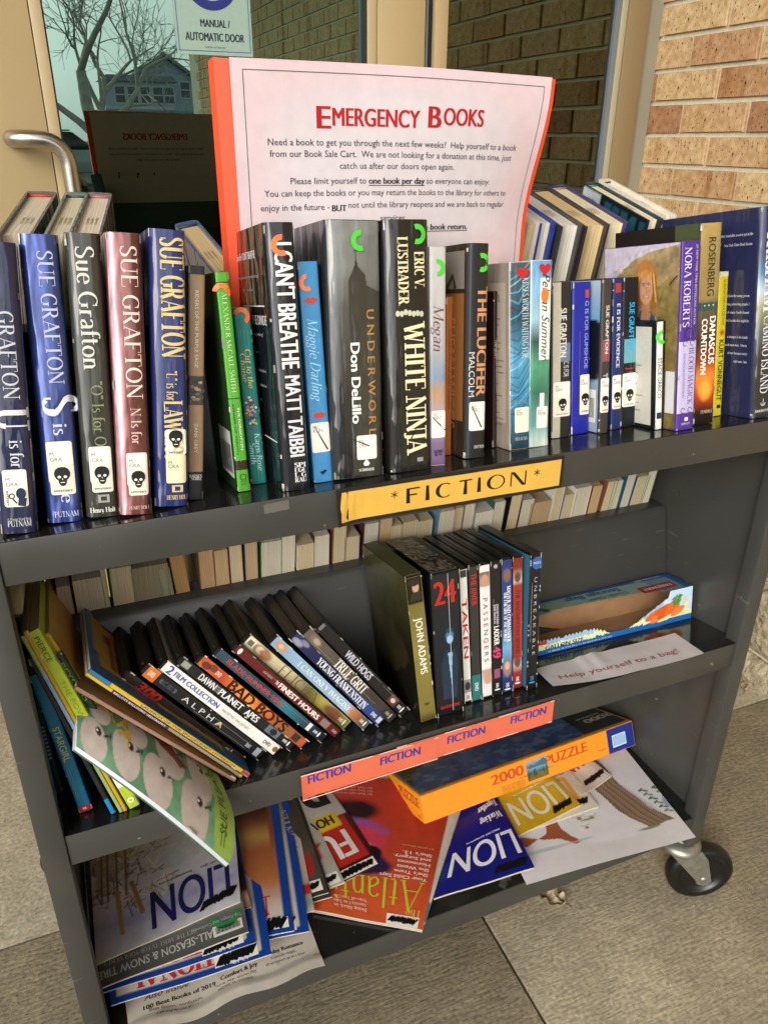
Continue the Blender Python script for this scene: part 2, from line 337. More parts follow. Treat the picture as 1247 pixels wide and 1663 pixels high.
def heavy(s, off, shifts):
    k = ('h', s, off)
    if k in _tc: return _tc[k]
    V, F, W = bfont(s, off); VV = []; FF = []
    for i, dx in enumerate(shifts):
        b = len(VV); VV += [(x + dx, y, l + i * .5) for x, y, l in V]; FF += [tuple(q + b for q in f) for f in F]
    _tc[k] = (VV, FF, W + max(shifts)); return _tc[k]
STY = {'sans': lambda s: bfont(s, 0), 'bold': lambda s: heavy(s, 0, (0, .045)), 'black': lambda s: heavy(s, 0, (0, .05, .10)), 'thin': lambda s: bfont(s, 0),
       'serif': lambda s: serif(s), 'serifb': lambda s: serif(s, .2, .06), 'seriff': lambda s: serif(s, .09, .035)}
LAY = 0.00007
def put(mb, s, style, surf, a, b, cap, length=None, rot=0, col='#ffffff', lay=6, anchor=.5, shear=0, va=.5, sub=0):
    """letter the string s: (a, b) is where its (anchor, va) point sits on the surface; rot in degrees on the surface"""
    V, F, W = STY[style](s)
    if not V: return
    sx = (length / W) if length else cap
    ct, st = math.cos(math.radians(rot)), math.sin(math.radians(rot))
    fl = []
    for x, y, l in V:
        X = (x - anchor * W) * sx; Y = (y - va) * cap; X += shear * y * cap
        fl.append((a + X * ct - Y * st, b + X * st + Y * ct, (lay + l * .35) * LAY))
    if sub:                                                   # split faces so that the print follows a rounded spine
        tris = [(f[0], f[i], f[i + 1]) for f in F for i in range(1, len(f) - 1)]; F = []
        def mid(p, q): return tuple((p[i] + q[i]) / 2 for i in range(3))
        st_ = [(fl[i], fl[j], fl[k], 0) for i, j, k in tris]; fl = []
        while st_:
            p, q, r, dp = st_.pop(); e = [abs(p[0] - q[0]), abs(q[0] - r[0]), abs(r[0] - p[0])]; k = e.index(max(e))
            if e[k] > sub and dp < 6:
                if k == 0: m_ = mid(p, q); st_ += [(p, m_, r, dp + 1), (m_, q, r, dp + 1)]
                elif k == 1: m_ = mid(q, r); st_ += [(p, q, m_, dp + 1), (p, m_, r, dp + 1)]
                else: m_ = mid(r, p); st_ += [(p, q, m_, dp + 1), (m_, q, r, dp + 1)]
            else: F.append((len(fl), len(fl) + 1, len(fl) + 2)); fl += [p, q, r]
    mb.shared([surf(*p) for p in fl], F, col, False)
def shape(mb, pts, surf, col, lay=3):
    mb.poly([surf(x, y, lay * LAY) for x, y in pts], col)
def rect(mb, x0, y0, x1, y1, surf, col, lay=3): shape(mb, [(x0, y0), (x1, y0), (x1, y1), (x0, y1)], surf, col, lay)
def rrect(mb, x0, y0, x1, y1, r, surf, col, lay=3):
    P = []
    for cx, cy, a in ((x1 - r, y0 + r, -90), (x1 - r, y1 - r, 0), (x0 + r, y1 - r, 90), (x0 + r, y0 + r, 180)):
        P += [(cx + r * math.cos(math.radians(a + t)), cy + r * math.sin(math.radians(a + t))) for t in (0, 30, 60, 90)]
    shape(mb, P, surf, col, lay)
def disc(mb, cx, cy, rx, ry, surf, col, lay=3, n=16, rot=0):
    c, s_ = math.cos(rot), math.sin(rot)
    shape(mb, [(cx + rx * math.cos(t) * c - ry * math.sin(t) * s_, cy + rx * math.cos(t) * s_ + ry * math.sin(t) * c) for t in [2 * math.pi * k / n for k in range(n)]], surf, col, lay)
def arcband(mb, cx, cy, r0, r1, a0, a1, surf, col, lay=5, n=10):
    for i in range(n):
        t0 = math.radians(a0 + (a1 - a0) * i / n); t1 = math.radians(a0 + (a1 - a0) * (i + 1) / n)
        shape(mb, [(cx + r0 * math.cos(t0), cy + r0 * math.sin(t0)), (cx + r1 * math.cos(t0), cy + r1 * math.sin(t0)), (cx + r1 * math.cos(t1), cy + r1 * math.sin(t1)), (cx + r0 * math.cos(t1), cy + r0 * math.sin(t1))], surf, col, lay)
def stroke(mb, pts, wd, surf, col, lay=6):
    n = len(pts); L = []; R = []
    for i in range(n):
        a = pts[max(i - 1, 0)]; b = pts[min(i + 1, n - 1)]; dx, dy = b[0] - a[0], b[1] - a[1]; d = math.hypot(dx, dy) or 1
        w_ = wd[i] if isinstance(wd, (list, tuple)) else wd
        L.append((pts[i][0] - dy / d * w_ / 2, pts[i][1] + dx / d * w_ / 2)); R.append((pts[i][0] + dy / d * w_ / 2, pts[i][1] - dx / d * w_ / 2))
    mb.shared([surf(*p, lay * LAY) for p in L] + [surf(*p, lay * LAY) for p in R], [(i + 1, i, n + i, n + i + 1) for i in range(n - 1)], col, False)
def scribble(mb, x0, y0, x1, y1, surf, lay=12, n=26, col='#0a0a0c', wd=None, seed=1):
    """felt pen scrawl that blacks out an address label"""
    rr = random.Random(seed); L = math.hypot(x1 - x0, y1 - y0); ux, uy = (x1 - x0) / L, (y1 - y0) / L; h = wd or L * .16
    P = []
    for i in range(n):
        t = (i + .5) / n * L + rr.uniform(-.02, .02) * L; o = (1 if i % 2 else -1) * h * rr.uniform(.7, 1.15); t += o * .5
        P.append((x0 + ux * t - uy * o, y0 + uy * t + ux * o))
    Q = []
    for i in range(len(P) - 1):
        Q.append(P[i]); Q.append(((P[i][0] * .5 + P[i + 1][0] * .5), (P[i][1] * .5 + P[i + 1][1] * .5)))
    for i in range(len(P) - 1):
        stroke(mb, [P[i], P[i + 1]], L / n * 1.7, surf, col, lay + (i % 3) * .7)

# ------------------------------------------------------------------ painted areas (colour per vertex on a fine grid)
def vnoise(h, w_, sc, seed=0, octv=3):
    rr = np.random.RandomState(seed); o = np.zeros((h, w_)); amp = 1; tot = 0
    for k in range(octv):
        gh = max(2, int(sc * 2 ** k * h / max(h, w_)) + 2); gw = max(2, int(sc * 2 ** k * w_ / max(h, w_)) + 2)
        g = rr.rand(gh, gw); y = np.linspace(0, gh - 1.001, h); x = np.linspace(0, gw - 1.001, w_)
        yi = y.astype(int); xi = x.astype(int); fy = (y - yi)[:, None]; fx = (x - xi)[None, :]
        fy = fy * fy * (3 - 2 * fy); fx = fx * fx * (3 - 2 * fx)
        a = g[yi][:, xi]; b = g[yi][:, xi + 1]; c = g[yi + 1][:, xi]; d = g[yi + 1][:, xi + 1]
        o += amp * ((a * (1 - fx) + b * fx) * (1 - fy) + (c * (1 - fx) + d * fx) * fy); tot += amp; amp *= .5
    return o / tot
class Art:
    """u to the right and v up, both 0..1; asp = width / height"""
    def __init__(s, W, H, nx, base='#808080'):
        s.W, s.H = W, H; s.nx = nx; s.ny = max(2, int(nx * H / W)); s.c = np.zeros((s.ny, s.nx, 3)) + np.array(lin(base))
        s.U, s.V = np.meshgrid(np.linspace(0, 1, s.nx), np.linspace(0, 1, s.ny))
    def mix(s, m_, col):
        m_ = np.clip(m_, 0, 1)[..., None]; s.c = s.c * (1 - m_) + np.array(lin(col)) * m_; return s
    def vgrad(s, stops, axis='v'):
        X = s.V if axis == 'v' else s.U
        xs = [a for a, _ in stops]; cs = np.array([lin(b) for _, b in stops])
        s.c = np.stack([np.interp(X, xs, cs[:, i]) for i in range(3)], -1); return s
    def band(s, v0, v1, col, axis='v', soft=.004):
        X = s.V if axis == 'v' else s.U
        return s.mix(np.clip((X - v0) / soft + .5, 0, 1) * np.clip((v1 - X) / soft + .5, 0, 1), col)
    def ell(s, cu, cv, ru, rv, col, soft=.15, rot=0, nz=0, seed=1, amt=1):
        a = math.radians(rot); X = (s.U - cu) * s.W; Y = (s.V - cv) * s.H
        x = X * math.cos(a) + Y * math.sin(a); y = -X * math.sin(a) + Y * math.cos(a)
        d = np.sqrt((x / (ru * s.W)) ** 2 + (y / (rv * s.W)) ** 2)
        if nz: d = d + nz * (vnoise(s.ny, s.nx, 9, seed) - .5)
        return s.mix(np.clip((1 - d) / soft + .5, 0, 1) * amt, col)
    def poly(s, pts, col, nz=0, seed=1, amt=1):
        U = s.U; V = s.V
        if nz: U = U + nz * (vnoise(s.ny, s.nx, 12, seed) - .5); V = V + nz * (vnoise(s.ny, s.nx, 12, seed + 9) - .5)
        ins = np.zeros(U.shape, bool); n = len(pts)
        for i in range(n):
            x0, y0 = pts[i]; x1, y1 = pts[(i + 1) % n]
            if y0 == y1: continue
            c = ((V >= min(y0, y1)) & (V < max(y0, y1))) & (U < (x1 - x0) * (V - y0) / (y1 - y0) + x0); ins ^= c
        return s.mix(ins * float(amt), col)
    def line(s, pts, wd, col):
        m_ = np.zeros(s.U.shape); X = s.U * s.W; Y = s.V * s.H
        for (a, b), (c, d) in zip(pts[:-1], pts[1:]):
            a, b, c, d = a * s.W, b * s.H, c * s.W, d * s.H; l2 = (c - a) ** 2 + (d - b) ** 2 + 1e-12
            t = np.clip(((X - a) * (c - a) + (Y - b) * (d - b)) / l2, 0, 1)
            m_ = np.maximum(m_, np.clip((wd * .5 - np.hypot(X - a - t * (c - a), Y - b - t * (d - b))) / (s.W / s.nx) + .5, 0, 1))
        return s.mix(m_, col)
    def noise(s, sc, amt, seed=1, col=None, thr=None):
        n_ = vnoise(s.ny, s.nx, sc, seed, 5)
        if col is not None:
            return s.mix(np.clip((n_ - (thr or .5)) * 8, 0, 1) * amt, col)
        s.c = s.c * (1 + amt * 2 * (n_ - .5))[..., None]; return s
    def build(s, name, mat_, parent, mapf):
        """mapf(u, v) -> point in the parent's space"""
        mb = MB(); vs = []
        for j in range(s.ny):
            for i in range(s.nx): vs.append(mapf(i / (s.nx - 1), j / (s.ny - 1)))
        fs = [(j * s.nx + i, j * s.nx + i + 1, (j + 1) * s.nx + i + 1, (j + 1) * s.nx + i) for j in range(s.ny - 1) for i in range(s.nx - 1)]
        mb.v = vs; mb.f = fs; mb.c = [tuple(x) for x in np.clip(s.c, 0, 1).reshape(-1, 3)]; mb.sm = [True] * len(fs)
        return mb.build(name, mat_, parent)
# ================================================================== THE SETTING
ZT, ZM, ZB = Z0 + .345, Z0, Z0 - .345
def concrete(name, base, lines=True, seed=0, grit=.35):
    M_ = bpy.data.materials.new(name); M_.use_nodes = True; n = M_.node_tree; b = n.nodes['Principled BSDF']; L = n.links.new
    b.inputs['Roughness'].default_value = .88; b.inputs['Specular IOR Level'].default_value = .25
    t = n.nodes.new('ShaderNodeTexCoord')
    def noise(sc, det, scale=None):
        z = n.nodes.new('ShaderNodeTexNoise'); z.inputs['Scale'].default_value = sc; z.inputs['Detail'].default_value = det
        if scale:
            mp = n.nodes.new('ShaderNodeMapping'); mp.inputs['Scale'].default_value = scale; mp.inputs['Rotation'].default_value = (0, 0, math.radians(1.5))
            mp.inputs['Location'].default_value = (seed, seed * 2, 0)
            L(t.outputs['Object'], mp.inputs[0]); L(mp.outputs[0], z.inputs['Vector'])
        else: L(t.outputs['Object'], z.inputs['Vector'])
        return z.outputs['Fac']
    def rng(s, a, b_, c, d):
        m_ = n.nodes.new('ShaderNodeMapRange'); m_.inputs[1].default_value = a; m_.inputs[2].default_value = b_; m_.inputs[3].default_value = c; m_.inputs[4].default_value = d
        L(s, m_.inputs[0]); return m_.outputs[0]
    def mul(a, b_):
        m_ = n.nodes.new('ShaderNodeMath'); m_.operation = 'MULTIPLY'; L(a, m_.inputs[0]); L(b_, m_.inputs[1]); return m_.outputs[0]
    big = rng(noise(2.2, 6), .3, .7, .76, 1.16); fine = mul(rng(noise(150, 4), .3, .7, 1 - grit, 1 + grit), rng(noise(45, 5), .35, .65, .90, 1.08))
    big = mul(big, rng(noise(.9, 7), .38, .62, .84, 1.10)); big = mul(big, rng(noise(11, 6), .35, .7, .88, 1.10))
    spk = rng(noise(420, 1), .66, .74, 1.0, 1.5); drk = rng(noise(300, 1), .24, .32, .5, 1.0)
    f = mul(mul(big, fine), mul(spk, drk))
    ln = noise(1.0, 7, (34, 230, 1))
    if lines: f = mul(f, rng(ln, .30, .50, .86, 1.03))
    x = n.nodes.new('ShaderNodeVectorMath'); x.operation = 'SCALE'; x.inputs[0].default_value = lin(base); L(f, x.inputs['Scale'])
    L(x.outputs[0], b.inputs['Base Color'])
    h = n.nodes.new('ShaderNodeMath'); h.operation = 'ADD'; L(fine, h.inputs[0])
    if lines: L(rng(ln, .3, .6, 0, 1.0), h.inputs[1])
    bp = n.nodes.new('ShaderNodeBump'); bp.inputs['Strength'].default_value = .6; bp.inputs['Distance'].default_value = .0008
    L(h.outputs[0], bp.inputs['Height']); L(bp.outputs[0], b.inputs['Normal'])
    return M_
CONC = concrete('brushed concrete', '#a0967f', True, 3, .3)
CONC2 = concrete('coarse concrete', '#a89f88', False, 5, .3)
MORT = mat('mortar', '#c6bfa6', rough=.9, noise=(120, .12), bump=(180, .5, .002))

g = MB(); g.poly([(-260, -260, -.13), (260, -260, -.13), (260, 260, -.13), (-260, 260, -.13)])
tag(g.build('ground', mat('wet asphalt and grass verge', '#5c5f55', rough=.9, noise=(.6, .25))), kind='structure')
def slab(x0, y0, x1, y1, m_, w=0.0022):
    mb = MB(); mb.box((x0 + w, y0 + w, -.12), (x1 - w, y1 - w, 0), (.5, .5, .5)); o = mb.build('pavement_slab', m_, pave, bevel=.0025); return o
pave = thing('pavement', None, None); tag(pave, kind='structure')
slab(-1.6, -1.6, .594, .36, CONC); slab(.594, -1.6, 1.54, .36, CONC); slab(-1.6, .36, 1.54, 1.30, CONC2)
slab(-1.6, -3.6, .594, -1.6, CONC); slab(.594, -3.6, 1.54, -1.6, CONC); slab(-3.8, -3.6, -1.6, 1.30, CONC); slab(-3.8, -6, 1.54, -3.6, CONC)
jm = MB(); jm.box((-3.8, -6, -.12), (1.54, 1.3, -.010)); jm.build('joint_filler', mat('joint dirt', '#3a3429', rough=.95, noise=(90, .3)), pave)

# ---- brick wall on the right
def brick_mat():
    M_ = bpy.data.materials.new('buff brick'); M_.use_nodes = True; n = M_.node_tree; b = n.nodes['Principled BSDF']; L = n.links.new
    b.inputs['Roughness'].default_value = .85; b.inputs['Specular IOR Level'].default_value = .2
    t = n.nodes.new('ShaderNodeTexCoord'); oi = n.nodes.new('ShaderNodeObjectInfo')
    def ramp(src, st):
        r = n.nodes.new('ShaderNodeValToRGB'); e = r.color_ramp.elements
        while len(e) < len(st): e.new(.5)
        for i, (p, c) in enumerate(st): e[i].position = p; e[i].color = (*lin(c), 1)
        L(src, r.inputs[0]); return r.outputs[0]
    base = ramp(oi.outputs['Random'], [(0, '#cdb286'), (.3, '#d4bb8e'), (.55, '#cfb388'), (.82, '#c8a67c'), (.92, '#b58e6a'), (1, '#a67c5c')])
    ad = n.nodes.new('ShaderNodeVectorMath'); ad.operation = 'MULTIPLY_ADD'; ad.inputs[1].default_value = (7.3, 11.1, 3.7)
    cx = n.nodes.new('ShaderNodeCombineXYZ')
    for k in range(3): L(oi.outputs['Random'], cx.inputs[k])
    L(cx.outputs[0], ad.inputs[0]); L(t.outputs['Object'], ad.inputs[2])
    mp = n.nodes.new('ShaderNodeMapping'); mp.inputs['Scale'].default_value = (1, 17, 1.5); L(ad.outputs[0], mp.inputs[0])
    z = n.nodes.new('ShaderNodeTexNoise'); z.inputs['Scale'].default_value = 1; z.inputs['Detail'].default_value = 3; L(mp.outputs[0], z.inputs['Vector'])
    band = ramp(z.outputs['Fac'], [(.28, '#bd9270'), (.38, '#f0e4d4'), (.46, '#ffffff'), (.66, '#ffffff')])
    m1 = n.nodes.new('ShaderNodeMix'); m1.data_type = 'RGBA'; m1.blend_type = 'MULTIPLY'; m1.inputs[0].default_value = .9; L(base, m1.inputs[6]); L(band, m1.inputs[7])
    v = n.nodes.new('ShaderNodeTexNoise'); v.inputs['Scale'].default_value = 210; v.inputs['Detail'].default_value = 1
    mp2 = n.nodes.new('ShaderNodeMapping'); mp2.inputs['Scale'].default_value = (1, 1.3, .6); L(t.outputs['Object'], mp2.inputs[0]); L(mp2.outputs[0], v.inputs['Vector'])
    sp = ramp(v.outputs['Fac'], [(.30, '#33241a'), (.335, '#ffffff'), (.7, '#ffffff')])
    m2 = n.nodes.new('ShaderNodeMix'); m2.data_type = 'RGBA'; m2.blend_type = 'MULTIPLY'; m2.inputs[0].default_value = 1; L(m1.outputs[2], m2.inputs[6]); L(sp, m2.inputs[7])
    g_ = n.nodes.new('ShaderNodeTexNoise'); g_.inputs['Scale'].default_value = 60; g_.inputs['Detail'].default_value = 6; L(t.outputs['Object'], g_.inputs['Vector'])
    gr = ramp(g_.outputs['Fac'], [(.3, '#d8c8b8'), (.7, '#ffffff')])
    m3 = n.nodes.new('ShaderNodeMix'); m3.data_type = 'RGBA'; m3.blend_type = 'MULTIPLY'; m3.inputs[0].default_value = 1; L(m2.outputs[2], m3.inputs[6]); L(gr, m3.inputs[7])
    L(m3.outputs[2], b.inputs['Base Color'])
    bp = n.nodes.new('ShaderNodeBump'); bp.inputs['Strength'].default_value = .6; bp.inputs['Distance'].default_value = .0015; L(v.outputs['Fac'], bp.inputs['Height']); L(bp.outputs[0], b.inputs['Normal'])
    return M_
BRICK = brick_mat()
STONE = mat('rough split stone', '#a3967c', rough=.95, noise=(45, .4, 6), bump=(60, 1.0, .012))
WX = 1.54
wall = thing('brick_wall', 'buff brick wall over a rough stone base to the right of the door', 'brick wall')
bk = MB(); bk.box((WX + .007, -5.1, -.05), (WX + .24, 1.144, 3.1), (.5, .5, .5)); bk.build('mortar_bed', MORT, wall)
PH, PL = .0698, .2075
def brick_mesh(seed):
    rr = random.Random(seed); mb = MB(); l, h = PL - .0105, PH - .0105
    j = lambda: rr.uniform(-.0009, .0009)
    c = [(0, -l / 2 + j(), -h / 2 + j()), (0, l / 2 + j(), -h / 2 + j()), (0, l / 2 + j(), h / 2 + j()), (0, -l / 2 + j(), h / 2 + j())]
    q = [(p[0] + .002, p[1] * .0 + p[1], p[2]) for p in c]; inn = [(-.001 + rr.uniform(-.0006, .0006), p[1] * .985, p[2] * .955) for p in c]
    b = [(.05, p[1], p[2]) for p in c]
    mb.poly(inn[::-1]); 
    for i in range(4):
        k = (i + 1) % 4; mb.poly([inn[i], inn[k], q[k], q[i]]); mb.poly([q[i], q[k], b[k], b[i]])
    return mb
bmeshes = [brick_mesh(i) for i in range(6)]
protos = []
zc0 = Z0 + .844                                    # centre of one course with a joint at y = .995
nvis = 0; rest = MB()
for r in range(-13, 27):
    zc = zc0 + r * PH
    if zc < .44: continue
    y = (.995 if r % 2 == 0 else 1.10) + PL / 2
    if r % 2 == 0: y = .995 + PL / 2
    yy = y
    while yy - PL / 2 > -4.9:
        near = yy > .25 and zc < 2.0 and zc > .9
        lo, hi = yy - PL / 2 + .005, min(yy + PL / 2 - .005, 1.144)
        if hi - lo > .02:
            if near and hi < 1.1439 and len(protos) < 6:
                o = bmeshes[len(protos)].build('brick', BRICK, wall); protos.append(o.data); o.location = (WX, yy, zc); nvis += 1
            elif near and hi < 1.1439:
                o = bpy.data.objects.new('brick', random.choice(protos)); COL.objects.link(o); o.parent = wall; o.location = (WX + random.uniform(-.001, .001), yy, zc); nvis += 1
            elif near:
                mb = MB(); l = hi - lo; mb.box((0, -l / 2, -PH / 2 + .005), (.05, l / 2, PH / 2 - .005)); o = mb.build('brick', BRICK, wall); o.location = (WX, (lo + hi) / 2, zc); nvis += 1
            else: rest.box((WX, lo, zc - PH / 2 + .005), (WX + .05, hi, zc + PH / 2 - .005))
        yy -= PL
tag(rest.build('brickwork', BRICK, wall), kind='stuff')
zz = -.13; k = 0
while zz < .44:
    y = 1.13 if k % 2 else .93
    while y > -4.8:
        mb = MB(); y0, y1 = y - .39, min(y, 1.14); z0, z1 = zz + .006, min(zz + .195, .455)
        if y > -.3:
            nu, nv = 18, 9; vs = []; rr = random.Random(int(y * 100) + k)
            hgt = vnoise(nv, nu, 7, int(abs(y) * 100) + k, 4)
            for j in range(nv):
                for i in range(nu):
                    e = min(i, nu - 1 - i, j, nv - 1 - j); vs.append((WX - (0 if e == 0 else .004 + .03 * hgt[j, i]), y0 + (y1 - y0) * i / (nu - 1), z0 + (z1 - z0) * j / (nv - 1)))
            mb.shared(vs, [(j * nu + i, (j + 1) * nu + i, (j + 1) * nu + i + 1, j * nu + i + 1) for j in range(nv - 1) for i in range(nu - 1)], (.5, .5, .5), True)
            mb.poly([(WX, y0, z0), (WX + .05, y0, z0), (WX + .05, y1, z0), (WX, y1, z0)]); mb.poly([(WX, y0, z1), (WX + .05, y0, z1), (WX + .05, y1, z1), (WX, y1, z1)])
            mb.build('stone_block', STONE, wall)
        else:
            mb.box((WX - .012, y0, z0), (WX + .05, y1, z1)); mb.build('stone_block', STONE, wall)
        y -= .40
    zz += .201; k += 1

# ---- door, side window and frame (plane y = 1.10)
TAN = mat('tan painted aluminium', '#a8946c', rough=.42, noise=(3, .03), bump=(500, .04, .0002))
TANB = mat('tan bead', '#ad9a74', rough=.38)
DARKG = mat('black gasket', '#15140f', rough=.6)
GREYG = mat('grey gasket strip', '#6d7479', rough=.5, bump=(300, .8, .002))
def glass_mat(name, t, rfl, fac, blend):
    M_ = bpy.data.materials.new(name); M_.use_nodes = True; n = M_.node_tree; n.nodes.clear(); L = n.links.new
    o = n.nodes.new('ShaderNodeOutputMaterial'); a = n.nodes.new('ShaderNodeBsdfTransparent'); a.inputs[0].default_value = (*t, 1)
    b = n.nodes.new('ShaderNodeBsdfGlossy'); b.inputs['Color'].default_value = (*rfl, 1); b.inputs['Roughness'].default_value = .0
    lw = n.nodes.new('ShaderNodeLayerWeight'); lw.inputs[0].default_value = blend
    mr = n.nodes.new('ShaderNodeMapRange'); mr.inputs[3].default_value = fac; mr.inputs[4].default_value = 1; L(lw.outputs['Fresnel'], mr.inputs[0])
    mx_ = n.nodes.new('ShaderNodeMixShader'); L(mr.outputs[0], mx_.inputs[0]); L(a.outputs[0], mx_.inputs[1]); L(b.outputs[0], mx_.inputs[2]); L(mx_.outputs[0], o.inputs[0])
    return M_
GLASS = glass_mat('green tinted glass', (.16, .30, .23), (.72, 1.0, .88), .21, .3)
GLASS2 = glass_mat('olive tinted glass', (.25, .32, .24), (.74, .84, .66), .115, .3)
DY = 1.10
door = thing('glass_door', 'tan framed glass entrance door with steel pull handle behind the cart', 'door', xf((.1, DY, 0)))
def pbox(name, a, b, m_, par, bev=.0015):
    mb = MB(); o = par.matrix_world.translation if par else Vector((0, 0, 0))
    mb.box([a[i] - o[i] for i in range(3)], [b[i] - o[i] for i in range(3)]); return mb.build(name, m_, par, bevel=bev)
bpy.context.view_layer.update()
HZ = 2.25
pbox('stile', (-.35, DY, .02), (.1235, DY + .045, HZ), TAN, door)
pbox('glazing_bead', (.125, DY + .001, .25), (.146, DY + .04, HZ), TANB, door)
pbox('glazing_gasket', (.146, DY + .004, .25), (.1485, DY + .04, HZ), DARKG, door, 0)
pbox('glazing_gasket', (.762, DY + .004, .25), (.776, DY + .04, HZ), mat('green gasket edge', '#1d2b2c', rough=.4), door, 0)
pbox('glazing_bead', (.776, DY + .001, .25), (.7965, DY + .04, HZ), TANB, door)
pbox('stile', (.798, DY, .02), (.908, DY + .045, HZ), TAN, door)
pbox('bottom_rail', (.1245, DY + .0005, .02), (.797, DY + .045, .249), TAN, door)
pbox('top_rail', (.1245, DY + .0005, 2.1), (.797, DY + .0008, HZ), TAN, door, 0)
pbox('glass_pane', (.149, DY + .012, .25), (.762, DY + .016, HZ), GLASS, door, 0)
pb = pbox('push_bar', (.15, DY + .09, Z0 + .475), (.76, DY + .13, Z0 + .565), mat('inside bar', '#8a9a92', rough=.4), door, .004)
mb = MB(); pts = [(.058, DY + .01, Z0 + .652), (.058, DY - .035, Z0 + .652)]
for t in range(1, 7):
    a = math.radians(t * 15); pts.append((.058 + .035 * (1 - math.cos(a)), DY - .035 - .030 * math.sin(a), Z0 + .652))
pts += [(.105, DY - .066, Z0 + .651)]
for t in range(1, 9):
    a = math.radians(t * 90 / 8); pts.append((.105 + .045 * math.sin(a), DY - .066, Z0 + .651 - .045 * (1 - math.cos(a))))
pts += [(.151, DY - .066, Z0 + .45), (.151, DY - .066, Z0 + .2)]
mb.tube([(p[0] - .1, p[1] - DY, p[2]) for p in pts], .0150, n=20); mb.build('pull_handle', BRUSHED, door)
# the sign stuck on the glass
SY = DY + .0108
sgn = thing('door_sign', 'square blue and white MANUAL / AUTOMATIC DOOR sticker at the top of the door glass', 'sign', xf((.382, SY, Z0 + .803)))
sf = lambda a, b, l: (a, -l, b)
mb = MB(); mb.box((0, .0002, 0), (.150, .0008, .21), '#8fa69a'); mb.build('sticker_sheet', LABEL, sgn)
mb = MB()
for x0, y0, x1, y1 in ((.004, .006, .146, .0075), (.004, .203, .146, .2045), (.004, .006, .0055, .2045), (.1445, .006, .146, .2045)): rect(mb, x0, y0, x1, y1, sf, '#3d5f8c', 2)
arcband(mb, .075, .128, .037, .053, 0, 360, sf, '#1f2a6e', 3, 40)
put(mb, 'MANUAL /', 'black', sf, .078, .054, .0125, .058, col='#1c2a30')
put(mb, 'AUTOMATIC DOOR', 'black', sf, .076, .031, .0135, .116, col='#1c2a30')
put(mb, 'HORTON AUTOMATICS', 'sans', sf, .075, .0135, .0032, .04, col='#44545c')
arcband(mb, .075, .128, .018, .030, 150, 400, sf, '#6d7f9c', 3, 24)
put(mb, 'AUTO', 'bold', sf, .075, .160, .009, .03, col='#1f2a6e')
mb.build('lettering', INK, sgn)
fr = thing('door_frame', 'tan metal frame post between the door and the side window', 'frame', xf((.92, DY, 0)))
bpy.context.view_layer.update()
pbox('gap_strip', (.909, DY + .01, 0), (.929, DY + .06, HZ), DARKG, fr, 0)
pbox('weather_strip', (.9095, DY - .001, 0), (.9145, DY + .0095, HZ), mat('grey strip', '#5a6264', rough=.4), fr, 0)
pbox('post', (.930, DY - .003, 0), (.961, DY + .08, HZ), TAN, fr)
win = thing('side_window', 'tall fixed window beside the door reflecting the brick wall', 'window', xf((1.2, DY, 0)))
bpy.context.view_layer.update()
pbox('glass_pane', (.962, DY + .012, .12), (1.408, DY + .016, HZ), GLASS2, win, 0)
pbox('bottom_rail', (.962, DY, 0), (1.424, DY + .05, .12), TAN, win)
pbox('gasket', (1.400, DY + .002, .12), (1.413, DY + .04, HZ), GREYG, win, 0)
pbox('glazing_bead', (1.414, DY, .12), (1.430, DY + .04, HZ), mat('pale bead', '#a39b80', rough=.4), win)
pbox('jamb', (1.431, DY - .004, 0), (1.492, DY + .08, HZ), mat('brown jamb', '#82704f', rough=.45), win)
pbox('caulk', (1.493, DY + .01, 0), (1.54, DY + .1, HZ), mat('caulk', '#8b8674', rough=.8), win, 0)
# added ceilings that shape the light, header and lobby behind the glass
tag(pbox('added_ceiling', (-2.0, -.25, 3.05), (1.8, 1.5, 3.15), mat('added ceiling white', '#c9c5ba', rough=.9), None, 0), kind='structure')  # unseen ceiling, added for the light and cut short so sun reaches the brick
tag(pbox('facade', (-2.0, DY + .02, HZ), (1.6, DY + .3, 3.049), mat('facade panel', '#8f8266', rough=.8), None, 0), kind='structure')
tag(pbox('facade', (-2.6, DY - .02, 0), (-.351, DY + .2, HZ), mat('facade brown panel', '#93845f', rough=.7), None, 0), kind='structure')
tag(pbox('added_ceiling', (.2, -5.0, 2.75), (1.8, -.9, 2.85), mat('shade slab grey', '#8f8b80', rough=.9), None, 0), kind='structure')  # unseen slab added to shade the brickwork that the glass reflects
LOB = mat('dim lobby walls', '#3c4340', rough=.8, noise=(2, .2)); 
for nm, a, b in (('lobby_wall', (-1.2, 4.2, 0), (1.9, 4.3, 2.6)), ('lobby_wall', (-1.3, DY + .21, 0), (-1.2, 4.2, 2.6)), ('lobby_wall', (1.785, 1.15, 0), (1.885, 4.2, 2.6)), ('lobby_ceiling', (-1.3, DY + .31, 2.6), (1.9, 4.3, 2.7)), ('lobby_floor', (-1.2, 1.31, -.05), (1.8, 4.2, .0))):
    tag(pbox(nm, a, b, LOB, None, 0), kind='structure')

